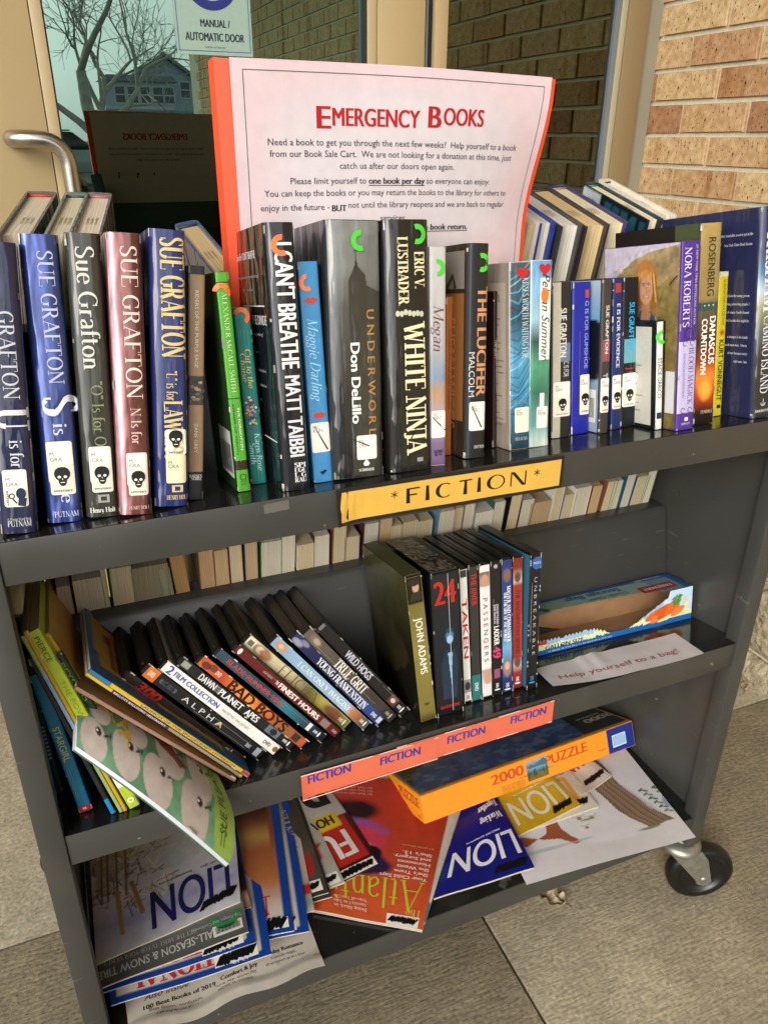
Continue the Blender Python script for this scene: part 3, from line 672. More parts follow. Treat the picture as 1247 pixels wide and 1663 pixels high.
# ---- what the glass mirrors: street side, behind the camera (plane mirror at y = 1.112)
def mir(px, py, yv):
    p = at_y(px, py, yv); return Vector((p[0], 2.224 - yv, p[2]))
BARK = mat('pale bark', '#b5b3a6', rough=.9, noise=(6, .3), bump=(12, .6, .02))
def bare_tree(base, h, label, seed, r0=.21):
    rr = random.Random(seed); root = thing('bare_tree', label, 'tree', xf(base)); tr = MB(); cr = MB()
    def grow(p, d, L, r, lvl):
        n = 4; pts = [p]; q = Vector(p); dd = Vector(d)
        for i in range(n):
            dd = (dd + Vector((rr.uniform(-.2, .2), rr.uniform(-.2, .2), rr.uniform(-.10, .14)))).normalized(); q = q + dd * (L / n); pts.append(q.copy())
        (tr if lvl < 2 else cr).tube(pts, [r * (1 - .5 * i / n) for i in range(n + 1)], n=5 if lvl > 1 else 8, closed_ends=False)
        if lvl >= 6: return
        for k in range(4 if lvl < 2 else 3):
            a = rr.uniform(0, 6.28); tilt = rr.uniform(.35, 1.05); o = dd.orthogonal().normalized(); o.rotate(Matrix.Rotation(a, 3, dd))
            nd = (dd * math.cos(tilt) + o * math.sin(tilt)).normalized(); t = pts[rr.choice([2, 3, 4])] if k else pts[4]
            grow(t, nd, L * rr.uniform(.62, .86), max(.007, r * rr.uniform(.38, .58)), lvl + 1)
    grow(Vector((0, 0, 0)), Vector((0, 0, 1)), h * .28, r0, 0)
    tr.build('trunk', BARK, root); cr.build('crown', BARK, root); return root
b = mir(160, 235, 20); b.z = -.13
bare_tree(b, 9.5, 'tall bare tree with pale trunk reflected at the left of the door glass', 11)
b = mir(292, 222, 82); b.z = -.13
ev = thing('conifer_tree', 'dark evergreen tree reflected behind the pale house', 'tree', xf(b)); mb = MB(); rr = random.Random(4)
for i in range(2600):
    t = rr.random() ** .7; z = 1.5 + t * 5.6; r = (1 - t) * 2.3 * rr.uniform(.3, 1); a = rr.uniform(0, 6.28); p = Vector((r * math.cos(a), r * math.sin(a), z)); d = Vector((math.cos(a), math.sin(a), -.4)) * .35; s_ = Vector((-math.sin(a), math.cos(a), 0)) * .12
    mb.poly([p - s_, p + s_, p + d])
mb.build('crown', mat('needles', '#2c3a2c', rough=.9), ev); mb = MB(); mb.tube([(0, 0, 0), (0, 0, 8)], [.2, .05], n=6); mb.build('trunk', BARK, ev)
# house
hb = mir(255, 222, 68); hx, hy = hb.x, hb.y
house = thing('house', 'pale blue gabled house across the street, seen in the door glass', 'house', xf((hx, hy, -.13)))
SID = mat('pale blue siding', '#b9c6d2', rough=.8, bump=(1, .0, .0)); TRIM = mat('white trim', '#d0d4d4', rough=.6); ROOFM = mat('grey shingles', '#8f959a', rough=.9, noise=(8, .2))
mb = MB(); mb.prism([(-1.2, 0), (3.2, 0), (3.2, 5.4), (1.1, 6.75), (-1.2, 5.3)], 'y', -.1, -7, '#8593a0'); mb.build('wall', SID, house)
mb = MB()
for q in ([(1.1, 6.80), (1.1, 7.05), (3.55, 5.45), (3.55, 5.2)], [(1.1, 7.05), (1.1, 6.80), (-1.5, 5.15), (-1.5, 5.4)]): mb.prism(q, 'y', .5, -7.4)
mb.build('roof', ROOFM, house)
mb = MB(); mb.box((-3.7, .0, 0), (1.3, 2.1, 4.95)); mb.build('porch', SID, house)
mb = MB(); mb.prism([(-4.0, 4.96), (1.6, 4.96), (1.2, 5.35), (-3.4, 5.35)], 'y', 2.4, -.1); mb.build('porch_roof', ROOFM, house)
for wx, wz in ((-2.9, 3.5), (-2.0, 3.5), (-1.1, 3.5), (-.2, 3.5), (.6, 3.5), (2.2, 4.0)):
    mb = MB(); y = 2.1 if wx < 1.5 else -.1; z = wz; ww = .66
    for a_, b_ in (((wx - .09, y, z), (wx, y + .06, z + 1.2)), ((wx + ww, y, z), (wx + ww + .09, y + .06, z + 1.2)), ((wx, y, z), (wx + ww, y + .06, z + .09)), ((wx, y, z + 1.11), (wx + ww, y + .06, z + 1.2)), ((wx, y, z + .56), (wx + ww, y + .06, z + .64))): mb.box(a_, b_)
    f = mb.build('window', TRIM, house); mb = MB(); mb.box((wx, y - .02, z), (wx + ww, y + .03, z + 1.2)); mb.build('pane', mat('dark pane', '#46525a', rough=.1), f)
mb = MB(); mb.box((-3.7, 2.11, 3.15), (1.3, 2.2, 3.3)); mb.build('sill_band', TRIM, house)
# a low brown building to the side of the house, and two parked cars
lb = mir(250, 222, 48); shed = thing('low_building', 'low rust brown building below the house in the door reflection', 'building', xf((lb.x, lb.y, -.13)))
mb = MB(); mb.box((-2.6, -3, 0), (6, 0, 2.3)); mb.build('wall', mat('rust brown wall', '#6e4a38', rough=.9, noise=(2, .2)), shed)
mb = MB(); mb.box((-2.9, -3.3, 2.3), (6.3, .3, 2.6)); mb.build('roof', ROOFM, shed)
def car(pos, col, label):
    c = thing('parked_car', label, 'car', xf(pos)); P = mat('car paint', col, rough=.25, coat=.6)
    mb = MB(); mb.prism([(-2.2, .35), (2.2, .35), (2.25, .62), (2.1, .9), (1.1, .98), (-2.1, .98), (-2.25, .6)], 'y', -.85, .85, smooth=False); mb.build('body', P, c, bevel=.05)
    mb = MB(); mb.prism([(-1.9, .981), (1.1, .981), (.5, 1.46), (-1.3, 1.48)], 'y', -.72, .72); mb.build('cabin', mat('car glass', '#27302f', rough=.1), c, bevel=.04)
    mb = MB(); mb.box((-1.25, -.7, 1.481), (.45, .7, 1.52)); mb.build('roof', P, c, bevel=.01)
    for x in (-1.35, 1.4):
        for y in (-.8, .8):
            mb = MB(); mb.lathe([(0, -.1), (.32, -.1), (.33, -.06), (.33, .06), (.32, .1), (0, .1)], (x, y, .33), (0, 1, 0)); mb.build('wheel', RUBBER, c)
p = mir(128, 262, 27); car((p.x - .6, p.y, -.13), '#9fb3ae', 'pale parked car nearest in the door reflection')
p = mir(112, 240, 36); car((p.x - 2.0, p.y, -.13), '#3f4a4a', 'dark parked car further off in the door reflection')

# ================================================================== THE CART
W = .914; PT = .026
cart = thing('book_cart', 'charcoal steel library book cart with three double-sided shelves on casters', 'book cart')
CY = .2225; DEP = 2 * CY
for x0, x1 in ((-PT, 0), (W, W + PT)):
    for y0, y1 in ((0, .0245), (DEP - .0245, DEP)):
        mb = MB(); mb.box((x0, y0, Z0 - .414), (x1, y1, ZT - .003)); mb.build('post', STEEL, cart, bevel=.002)
    xa, xb = (x0 + .004, x0 + .010) if x0 < 0 else (x1 - .014, x1 - .008)
    mb = MB(); mb.box((xa, .0242, ZB - .045), (xb, DEP - .0242, ZT - .006)); mb.build('side_panel', STEEL, cart)
sl10 = math.tan(math.radians(9.5))
def slope_shelf(zt, name='shelf'):
    for s_ in (1, -1):
        def Y(y): return y if s_ == 1 else DEP - y
        yb = .160
        prof = [(.0025, zt), (yb, zt - sl10 * yb), (yb, zt - sl10 * yb - .002), (.006, zt - .0025), (.006, zt - .040), (.0225, zt - .040), (.0225, zt - .043), (.0025, zt - .043)]
        pr = [(Y(p[0]), p[1]) for p in prof]
        mb = MB(); n = len(pr); x0, x1 = -.0002, W + .0002
        # sheet reaches the side panels behind the posts
        mb.prism([pr[0], (Y(.024), zt - sl10 * .024), (Y(.024), zt - sl10 * .024 - .002), pr[3]], 'x', x0, x1)
        mb.prism([(Y(.0243), zt - sl10 * .0243), pr[1], pr[2], (Y(.0243), zt - sl10 * .0243 - .002)], 'x', -.0155, W + .0115)
        mb.build(name, SHELF, cart)
        mb = MB(); mb.prism([(Y(.0025), zt - .0004), (Y(.0058), zt - .003), (Y(.0058), zt - .040), (Y(.022), zt - .040), (Y(.022), zt - .043), (Y(.0025), zt - .043)], 'x', .0004, W - .0004); mb.build('lip', STEEL, cart, bevel=.001)
    # divider: slanted faces and a flat top
    mb = MB(); zb = zt - sl10 * .160 - .002
    A = [(.157, zb), (.1945, zt + .127), (.2005, zt + .133), (DEP - .2005, zt + .133), (DEP - .1945, zt + .127), (DEP - .157, zb)]
    mb.prism(A, 'x', -.0150, W + .0105); mb.build('divider', STEEL, cart, bevel=.001)
slope_shelf(ZT); slope_shelf(ZM)
# the bottom shelf is a flat tray
mb = MB(); mb.box((-.0155, .0246, ZB - .008), (W + .0115, DEP - .0246, ZB - .005)); mb.box((.0003, .004, ZB - .008), (W - .0003, .0245, ZB - .005)); mb.build('shelf', SHELF, cart)
for s_ in (0, 1):
    y0 = .0025 if s_ == 0 else DEP - .0056
    mb = MB(); mb.box((.0004, y0, ZB - .045), (W - .0004, y0 + .0031, ZB - .0046)); mb.build('lip', STEEL, cart, bevel=.001)
# scuffed tape left on the top lip
tp = MB(); c0 = at_y(449, 824, .002)
for i in range(3): pass
tp.poly([(c0[0] - .012, .0019, c0[2] - .005), (c0[0] + .013, .0019, c0[2] - .004), (c0[0] + .0125, .0019, c0[2] + .006), (c0[0] - .0125, .0019, c0[2] + .005)], '#5c5a56')
tag(tp.build('tape_scrap', mat('clear tape', '#605e5a', rough=.12, coat=.8)), 'small scrap of clear tape on the front of the top shelf under the black hardback', 'tape')
# casters
def caster(x, y, ang):
    c = bpy.data.objects.new('caster', None); COL.objects.link(c); c.parent = cart; c.location = (x, y, 0); c.rotation_euler = (0, 0, ang)
    top = Z0 - .414; R = .058; off = .044
    mb = MB(); mb.lathe([(0, top - .004), (.021, top - .004), (.030, top - .008), (.034, top - .014), (.033, top - .020), (.028, top - .024), (0, top - .024)], (0, 0, 0), (0, 0, 1), n=32); mb.lathe([(.014, top), (.014, top - .005)], (0, 0, 0), (0, 0, 1)); mb.build('swivel_plate', CHROME, c)
    for s_ in (-1, 1):
        mb = MB(); y0 = .019 * s_; t = .0028 * s_
        P = [(-.022, top - .022), (.030, top - .018), (.044, top - .038), (off + .015, R - .006), (off + .010, R - .013), (off, R - .0155), (off - .010, R - .011), (off - .015, R), ]
        A = [(p[0], y0, p[1]) for p in P]; B = [(p[0], y0 + t, p[1]) for p in P]
        mb.poly(A if s_ > 0 else A[::-1]); mb.poly(B if s_ < 0 else B[::-1])
        for i in range(len(P)):
            j = (i + 1) % len(P); mb.poly([A[i], A[j], B[j], B[i]])
        mb.build('fork', CHROME, c)
    mb = MB(); mb.lathe([(0, -.024), (.0055, -.024), (.0065, -.022), (.0065, -.019), (.0035, -.019), (.0035, .019), (.0065, .019), (.0065, .022), (.0055, .024), (0, .024)], (off, 0, R), (0, 1, 0), n=16); mb.build('axle_bolt', CHROME, c)
    mb = MB(); mb.lathe([(0, -.012), (.010, -.012), (.012, -.010), (.036, -.006), (.040, -.0115), (.0425, -.0135), (.050, -.0145), (.056, -.011), (R, -.005), (R, .005), (.056, .011), (.050, .0145), (.0425, .0135), (.040, .0115), (.036, .006), (.012, .010), (.010, .012), (0, .012)], (off, 0, R), (0, 1, 0), n=56); mb.build('wheel', RUBBER, c)
caster(W + .010, .024, math.radians(-20)); caster(-.008, .030, math.radians(20)); caster(-.008, DEP - .03, math.radians(150)); caster(W + .008, DEP - .03, math.radians(10))
# ================================================================== BOOKS AND DISCS
def frame_px(TL, TR, BL, z0, a=10.0, s=None, depth_shift=0.0, thick=None, yaw=0, base=None):
    """spine frame from three photo corners of the spine, lying on the plane leaning back by a degrees"""
    s = sl10 if s is None else s
    a_ = math.radians(a); nrm = np.array([s * 0, s, 1.0])
    B = hit(*BL, (0, 0, z0), (0, s, 1.0)); n = np.array([0, math.cos(a_), -math.sin(a_)])
    P = hit(*TL, B, n); Q = hit(*TR, B, n)
    u = P - B; H = float(np.linalg.norm(u)); u /= H
    w_ = Q - P; w_ -= u * np.dot(u, w_); T = float(np.linalg.norm(w_)); t = w_ / T
    if thick: T = thick
    if yaw:
        R = Matrix.Rotation(math.radians(yaw), 3, Vector(u)); t = np.array(R @ Vector(t))
    d = np.cross(u, t); o = B + np.array([0, 0, .0008])
    # a thing that leans rests on its lowest corner: lift it so that corner meets the shelf
    low = 0
    for ca in (0, T):
        c = o + t * ca; low = min(low, (c[2] - (z0 - s * c[1])))
    o = o - np.array([0, 0, low])
    return xf(o, t, d, u), H, T

def shell(mb, T, D, H, th, r, bulge, col, z0=0, ins=0):
    """U-shaped cover: rounded spine at the y=0 side, boards along y"""
    n = 18; arc = []
    for i in range(n + 1):
        s_ = -math.cos(math.pi * i / n); arc.append((T / 2 * (1 + s_), r - (r + bulge) * (1 - abs(s_) ** 5) ** .6 if abs(s_) < 1 else r))
    out = [(0, D)] + arc + [(T, D)]
    P = out + [(T - th, D), (T - th, th + r * .8), (th, th + r * .8), (th, D)]; m_ = len(P)
    no = len(out)
    mb.shared([(p[0], p[1], 0) for p in arc] + [(p[0], p[1], H) for p in arc], [(i + 1, i, len(arc) + i, len(arc) + i + 1) for i in range(len(arc) - 1)], col, True)
    for i in range(m_):
        if 1 <= i < no - 2: continue
        j = (i + 1) % m_; mb.poly([(P[j][0], P[j][1], 0), (P[i][0], P[i][1], 0), (P[i][0], P[i][1], H), (P[j][0], P[j][1], H)], col)
    for z in (0, H):
        for q in ([(0, D), (0, r), (th, th + r * .8), (th, D)], [(T, D), (T - th, D), (T - th, th + r * .8), (T, r)], arc + [(T - th, th + r * .8), (th, th + r * .8)]):
            mb.poly([(p[0], p[1], z) for p in q], col)
def bulge_fn(T, bulge, r=.0):
    return lambda a: r - (r + bulge) * max(0, 1 - min(1, abs(2 * a / T - 1)) ** 5) ** .6

class Book: pass
def book(label, cat, TL, TR, BL, z0, D=.155, a=10, hard=False, cover='#223344', film=None, left=None, group=None, name=None, page='#cfc4ac', yaw=0, thick=None, H=None, right=None, top=None):
    M_, Hm, T = frame_px(TL, TR, BL, z0, a, yaw=yaw, thick=thick); Hh = H or Hm
    b = Book(); b.T, b.H, b.D = T, Hh, D; b.hard = hard
    b.root = thing(name or ('hardcover_book' if hard else 'paperback_book'), label, cat, M_, group)
    th = .0028 if hard else .0006; bul = .0026 if hard else .0007; r = .0045 if hard else .0012
    if T < .012: bul *= .4; r = min(r, T * .3); th = min(th, T * .18)
    m_ = film or (CARD)
    mb = MB(); shell(mb, T, D, Hh, th, r, bul, cover); mb.build('cover', m_, b.root)
    ins = .0045 if hard else .0005
    mb = MB(); fo = .004 if hard else .0004
    nz_ = 5; xs = [th + (T - 2 * th) * i / nz_ for i in range(nz_ + 1)]
    for i in range(nz_):                                         # fore-edge hollow like a real block
        c0, c1 = [(2 * abs((x - T / 2) / (T - 2 * th + 1e-6))) ** 2 * (.006 if hard else .001) for x in (xs[i], xs[i + 1])]
        z1 = Hh - ins; e0, e1 = D - fo - .006 * hard + c0, D - fo - .006 * hard + c1
        mb.poly([(xs[i], e0, ins), (xs[i + 1], e1, ins), (xs[i + 1], e1, z1), (xs[i], e0, z1)], page)
        mb.poly([(xs[i], .004, z1), (xs[i + 1], .004, z1), (xs[i + 1], e1, z1), (xs[i], e0, z1)], page)
        mb.poly([(xs[i], .004, ins), (xs[i], e0, ins), (xs[i + 1], e1, ins), (xs[i + 1], .004, ins)], page)
    mb.build('page_block', PAGES, b.root)
    bf = bulge_fn(T, bul, r); of = .00075 if hard else .0004
    b.sf = lambda a_, b_, l: (a_, bf(a_) - of - l, b_)         # spine
    b.lf = lambda a_, b_, l: (-.0003 - l, D - a_, b_)             # left board, a runs towards the spine
    b.mb = MB(); b.film = m_
    return b
def vt(b, s, sty, ac, v0, v1, cap, col, lay=6, shear=0, sf=None):
    """spine words reading downwards: centre ac (fraction of T), from v0 down to v1 (fractions of height from the top), cap (fraction of T)"""
    put(b.mb, s, sty, sf or b.sf, ac * b.T, b.H * (1 - (v0 + v1) / 2), cap * b.T, (v1 - v0) * b.H, -90, col, lay, shear=shear, sub=b.T * .09 if b.hard else 0)
def hz(b, s, sty, ac, v, capm, wf, col, lay=6):
    put(b.mb, s, sty, b.sf, ac * b.T, b.H * (1 - v), capm, wf * b.T, 0, col, lay)
def vr(b, a0, v0, a1, v1, col, lay=2):
    n = max(1, int((a1 - a0) * 16)); E_ = [max(.004, min(.996, .5 - .5 * math.cos(math.pi * (a0 + (a1 - a0) * i / n)))) if a1 - a0 > .9 else a0 + (a1 - a0) * i / n for i in range(n + 1)]
    for i in range(n): rect(b.mb, E_[i] * b.T, b.H * (1 - v1), E_[i + 1] * b.T, b.H * (1 - v0), b.sf, col, lay)
WR = random.Random(77)
def wear(b):
    mb = MB(); n = 9 if b.T > .012 else 5
    for k in range(n):
        s_ = WR.choice((.03, .97)); z = b.H * WR.choice([WR.random(), WR.uniform(0, .03), WR.uniform(.97, 1)]); w_ = WR.uniform(.0003, .0008); h_ = WR.uniform(.0006, .004)
        z = min(b.H - h_, max(h_, z)); rect(mb, s_ * b.T - w_, z - h_, s_ * b.T + w_, z + h_, b.sf, WR.choice(['#a9a59a', '#c4c0b6', '#8a867c']), 5.5)
    if not b.hard:
        for k in range(WR.choice((0, 1, 2))):
            a = WR.uniform(.15, .85) * b.T; z0 = b.H * WR.uniform(.02, .5); z1 = z0 + b.H * WR.uniform(.15, .45); stroke(mb, [(a + WR.uniform(-.0004, .0004), z0 + (z1 - z0) * i / 6) for i in range(7)], .00022, b.sf, '#a39f96', 5.2)
    tag(mb.build('rubbed_edge', LABEL, b.root), kind='stuff')
def fin(b, m_=None, name='spine_print'):
    wear(b)
    if b.mb.f: b.mb.build(name, m_ or INK, b.root)
def art(b, W_, H_, nx, f, name='cover_art', m_=None, where='spine', base='#808080'):
    A = Art(W_, H_, nx, base); f(A)
    if where == 'spine': mp = lambda u, v: (lambda q: (q[0], q[1] + .0005, q[2]))(b.sf((.03 + .94 * u) * b.T, (.003 + .994 * v) * b.H, 0)) if b.hard else b.sf((.04 + .92 * u) * b.T, (.003 + .994 * v) * b.H, -.0001)
    else: mp = lambda u, v: b.lf(u * (b.D - .004) + .001, (.003 + .994 * v) * b.H, -.0001)
    return A.build(name, m_ or b.film, b.root, mp)
SKULL = [(0, .5), (.16, .48), (.30, .38), (.37, .22), (.36, .04), (.28, -.1), (.2, -.16), (.17, -.34), (.1, -.44), (0, -.47)]
def skull(mb, cx, cy, h, sf, lay=8):
    P = [(cx + x * h, cy + y * h) for x, y in SKULL] + [(cx - x * h, cy + y * h) for x, y in SKULL[::-1][1:-1]]
    shape(mb, P, sf, '#141414', lay)
    for s_ in (-1, 1): disc(mb, cx + s_ * .14 * h, cy + .0 * h, .085 * h, .07 * h, sf, '#e9e4d6', lay + 1.5, 10)
    shape(mb, [(cx - .03 * h, cy - .14 * h), (cx + .03 * h, cy - .14 * h), (cx, cy - .06 * h)], sf, '#e9e4d6', lay + 1.5)
    rect(mb, cx - .1 * h, cy - .30 * h, cx + .1 * h, cy - .26 * h, sf, '#e9e4d6', lay + 1.5)
def lstrip(mb, x0, y0, x1, y1, r, sf, col, lay):
    n = 10
    def ins(x): d = min(x - x0, x1 - x); return r - math.sqrt(max(0, r * r - (r - d) ** 2)) if d < r else 0
    xs = sorted(set([x0, x0 + r * .3, x0 + r, x1 - r, x1 - r * .3, x1] + [x0 + (x1 - x0) * i / n for i in range(1, n)]))
    for a, b in zip(xs[:-1], xs[1:]): shape(mb, [(a, y0 + ins(a)), (b, y0 + ins(b)), (b, y1 - ins(b)), (a, y1 - ins(a))], sf, col, lay)
def label_(b, v0, v1, lines=(), a0=.2, a1=.85, sk=None, col='#e6e2d8', mark=None, name='spine_label'):
    """white spine label; sk=(v0,v1) adds the skull sticker MYSTERY"""
    mb = MB(); T, H = b.T, b.H; sf = b.sf; r = min(.002, (a1 - a0) * T * .15)
    lstrip(mb, a0 * T, H * (1 - v1), a1 * T, H * (1 - v0), r, sf, col, 8)
    for i, (s, v) in enumerate(lines): put(mb, s, 'sans', sf, (a0 + .12 * (a1 - a0)) * T, H * (1 - v), .0034, None, 0, '#6a665e', 10, anchor=0)
    if mark:
        (x0, w0, x1, w1) = mark; stroke(mb, [(x0 * T, H * (1 - w0)), ((x0 * .55 + x1 * .45) * T + .0006, H * (1 - (w0 * .5 + w1 * .5))), (x1 * T, H * (1 - w1))], [.0007, .0013, .0016], sf, '#16100e', 14)
    o = mb.build(name, LABEL, b.root)
    if sk:
        mb = MB(); lstrip(mb, (a0 + .03) * T, H * (1 - sk[1]), (a1 - .0) * T, H * (1 - sk[0]), r, sf, '#e2dccb', 12)
        cx = (a0 + a1 + .03) / 2 * T; hh = H * (sk[1] - sk[0]); skull(mb, cx, H * (1 - sk[0]) - hh * .40, min(hh * .66, (a1 - a0) * T * 1.05), sf, 19)
        put(mb, 'MYSTERY', 'bold', sf, cx, H * (1 - sk[1]) + hh * .13, hh * .07, (a1 - a0) * T * .72, 0, '#3a3a38', 18)
        mb.build('skull_sticker', LABEL, o)
def csticker(b, v, ac, col, r=.0085, a0=80, a1=290):
    mb = MB(); arcband(mb, ac * b.T, b.H * (1 - v), r * .48, r, a0, a1, b.sf, col, 12, 12); mb.build('round_sticker', LABEL, b.root)
def heart(b, v, ac, r=.0075):
    P = [(16 * math.sin(t) ** 3 / 16 * r, (13 * math.cos(t) - 5 * math.cos(2 * t) - 2 * math.cos(3 * t) - math.cos(4 * t)) / 16 * r) for t in [2 * math.pi * k / 24 for k in range(24)]]
    mb = MB(); shape(mb, [(ac * b.T + x, b.H * (1 - v) + y) for x, y in P], b.sf, '#b8242c', 12); mb.build('heart_sticker', LABEL, b.root)

GT = 'books standing along the front of the top shelf'
HC = dict(hard=True, D=.160, group=GT)
# -- the Grafton hardbacks at the left end
b = book('thick navy hardback with big pale U, at the left end of the top shelf', 'book', (-42, 397), (26, 391), (3, 872), ZT, cover='#1c2140', film=MYLAR, **HC)
vt(b, 'GRAFTON', 'serif', .60, .22, .52, .40, '#b9bcc4'); vt(b, 'U', 'serifb', .58, .55, .625, .8, '#c9cbcf'); vt(b, 'is for', 'serif', .60, .66, .76, .34, '#c4c7cc')
hz(b, 'PUTNAM', 'serif', .52, .962, .0052, .62, '#cfcfd2'); hz(b, 'A Marian Wood Book', 'serif', .52, .945, .0022, .62, '#b5b5b8')
label_(b, .765, .90, [('M', .80), ('GRA', .818)], .18, .80); fin(b)
mb = MB(); rrect(mb, .24 * b.T, b.H * .10, .76 * b.T, b.H * .165, .002, b.sf, '#dedad0', 16)
disc(mb, .62 * b.T, b.H * .148, .004, .005, b.sf, '#15203f', 18); shape(mb, [(.56 * b.T, b.H * .14), (.76 * b.T, b.H * .13), (.72 * b.T, b.H * .10), (.52 * b.T, b.H * .105)], b.sf, '#15203f', 18)
arcband(mb, .38 * b.T, b.H * .14, .0016, .0026, 0, 360, b.sf, '#1a1a1a', 18); stroke(mb, [(.40 * b.T, b.H * .13), (.5 * b.T, b.H * .113)], .0012, b.sf, '#1a1a1a', 18)
put(mb, 'MYSTERY', 'bold', b.sf, .26 * b.T, b.H * .133, .0022, b.H * .055, -90, '#1c1c24', 18); mb.build('detective_sticker', LABEL, b.root)
b = book('shiny blue foil hardback with a big white S on its spine', 'book', (29.6, 384), (95, 385), (78.5, 853), ZT, cover='#33468a', film=FOIL, **HC)
vt(b, 'SUE GRAFTON', 'serif', .62, .05, .50, .40, '#b4bbd8'); vt(b, 'S', 'serifb', .66, .535, .61, .92, '#d0d6e2'); vt(b, 'is f', 'serif', .60, .635, .72, .38, '#c2c9da'); vt(b, 'ce', 'serif', .62, .86, .925, .36, '#c2c9da')
label_(b, .70, .85, [('M', .745), ('GRA', .765)], .16, .86, sk=(.785, .895)); hz(b, 'PUTNAM', 'serif', .55, .968, .0052, .66, '#cfd6e6'); fin(b)
b = book('dark grey hardback reading "O Is for" under creased clear film', 'book', (104.6, 382), (164, 384), (142, 844), ZT, cover='#33342c', film=MYLAR, **HC)
vt(b, 'Sue Grafton', 'serif', .52, .04, .46, .52, '#c9ccc2'); vt(b, '"O" Is for O', 'serif', .58, .50, .735, .34, '#7d8062')
label_(b, .735, .87, [('M', .765), ('GRA', .785)], .2, .86, sk=(.80, .905)); hz(b, 'Henry Holt', 'serifb', .5, .972, .0046, .76, '#d0cfc4')
vr(b, .38, .915, .72, .945, '#9b9b90', 4); vr(b, .46, .922, .64, .938, '#33342c', 6); fin(b)
b = book('rose pink foil hardback reading "N Is for"', 'book', (171, 382), (230, 384), (195, 841), ZT, cover='#7d4a4a', film=FOIL, **HC)
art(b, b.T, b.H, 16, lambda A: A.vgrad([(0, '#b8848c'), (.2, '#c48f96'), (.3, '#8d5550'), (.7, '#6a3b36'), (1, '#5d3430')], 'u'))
vt(b, 'SUE GRAFTON', 'serif', .62, .04, .57, .46, '#d7c9c0'); vt(b, 'N Is for', 'serif', .62, .60, .735, .30, '#cbb0a6')
label_(b, .765, .89, [('M', .795), ('GRA', .812)], .28, .90, sk=(.825, .925)); hz(b, 'HENRY HOLT', 'serifb', .6, .972, .0032, .62, '#caa9a0'); fin(b)
b = book('royal blue hardback with tall gold lettering and a skull sticker', 'book', (241, 377.5), (302, 382), (252, 828), ZT, cover='#252f66', film=MYLAR, **HC)
vt(b, 'SUE GRAFTON', 'serifb', .62, .025, .445, .64, '#cdbb7d'); vt(b, '"L" is for', 'serif', .55, .49, .60, .3, '#c8b678'); vt(b, 'LAWLESS', 'serifb', .58, .60, .82, .52, '#cdbb7d')
label_(b, .80, .91, [('M', .83), ('GRA', .845)], .34, .92, col='#dfd6b6'); mb = MB(); rrect(mb, .34 * b.T, b.H * (1 - .80), .93 * b.T, b.H * (1 - .705), .0018, b.sf, '#e4e0d4', 14); skull(mb, .63 * b.T, b.H * (1 - .742), .017, b.sf, 16); put(mb, 'MYSTERY', 'bold', b.sf, .64 * b.T, b.H * .208, .0018, .4 * b.T, 0, '#333333', 16); mb.build('skull_sticker', LABEL, b.root)
hz(b, 'HENRY HOLT', 'serifb', .66, .965, .0042, .62, '#cdbb7d'); vr(b, .5, .918, .82, .945, '#cdbb7d', 4); vr(b, .58, .923, .74, .94, '#252f66', 6); fin(b)
b = book('slim tan paperback with black ends beside the gold lettered hardback', 'book', (307, 434), (334, 439), (305, 814), ZT, D=.135, cover='#8a7258', group=GT)
vr(b, 0, 0, 1, .035, '#26262a', 1.5); vr(b, 0, .455, 1, .58, '#3c3a34', 2); vr(b, 0, .875, 1, 1, '#202024', 2)
for k in range(14): disc(b.mb, b.T * random.uniform(.1, .9), b.H * random.uniform(.44, .53), .0022, .0015, b.sf, random.choice(['#7c6a55', '#4f6350', '#94806c', '#2c2d2c']), 4, 6)
vt(b, 'RIDERS OF THE PURPLE SAGE', 'sans', .5, .10, .42, .22, '#c9bba6'); vt(b, 'ZANE GREY', 'sans', .5, .66, .79, .22, '#c9bba6'); hz(b, 'BARNES', 'serifb', .5, .893, .0028, .8, '#c7c7c7'); hz(b, '& NOBLE', 'serifb', .5, .905, .0028, .8, '#c7c7c7'); fin(b)
# -- fiction
b = book('bright green paperback with a barcode on its back cover', 'book', (349, 444), (371, 445), (387, 800), ZT, D=.125, cover='#4e9a2c', group=GT)
b.left = MB(); rect(b.left, .02, .0, b.D, b.H, b.lf, '#213a1c', 2); rect(b.left, .06, .012, .118, .060, b.lf, '#c9ccc4', 4)
for k in range(22): rect(b.left, .066 + k * .0022, .016, .066 + k * .0022 + .0011, .046, b.lf, '#1c1c1c', 6)
b.left.build('back_cover_print', INK, b.root)
vt(b, 'ALEXANDER McCALL SMITH', 'serif', .50, .085, .53, .36, '#b9d49a'); vt(b, 'THE FORGOTTEN', 'sans', .68, .60, .80, .16, '#dfe9cc'); vt(b, 'AFFAIRS OF YOUTH', 'sans', .30, .58, .82, .16, '#20331a')
vr(b, 0, .04, 1, .045, '#26431c'); vr(b, 0, .555, 1, .56, '#26431c'); vr(b, .0, .85, 1, .895, '#2b1d16', 3); hz(b, '8', 'serifb', .5, .873, .006, .2, '#e0e4d8', 8)
arcband(b.mb, .5 * b.T, b.H * .07, .0026, .0033, 0, 360, b.sf, '#1e3a18', 6, 14); csticker(b, .085, .35, '#e8703c', .0085, -30, 170); hz(b, 'ANCHOR', 'sans', .5, .952, .0016, .5, '#1e3a18'); hz(b, 'BOOKS', 'sans', .5, .965, .0016, .4, '#1e3a18'); fin(b)
b = book('small teal paperback with a beaded strip between the green and black books', 'book', (378, 502), (405, 500), (408.6, 788), ZT, D=.105, cover='#1f7d72', group=GT)
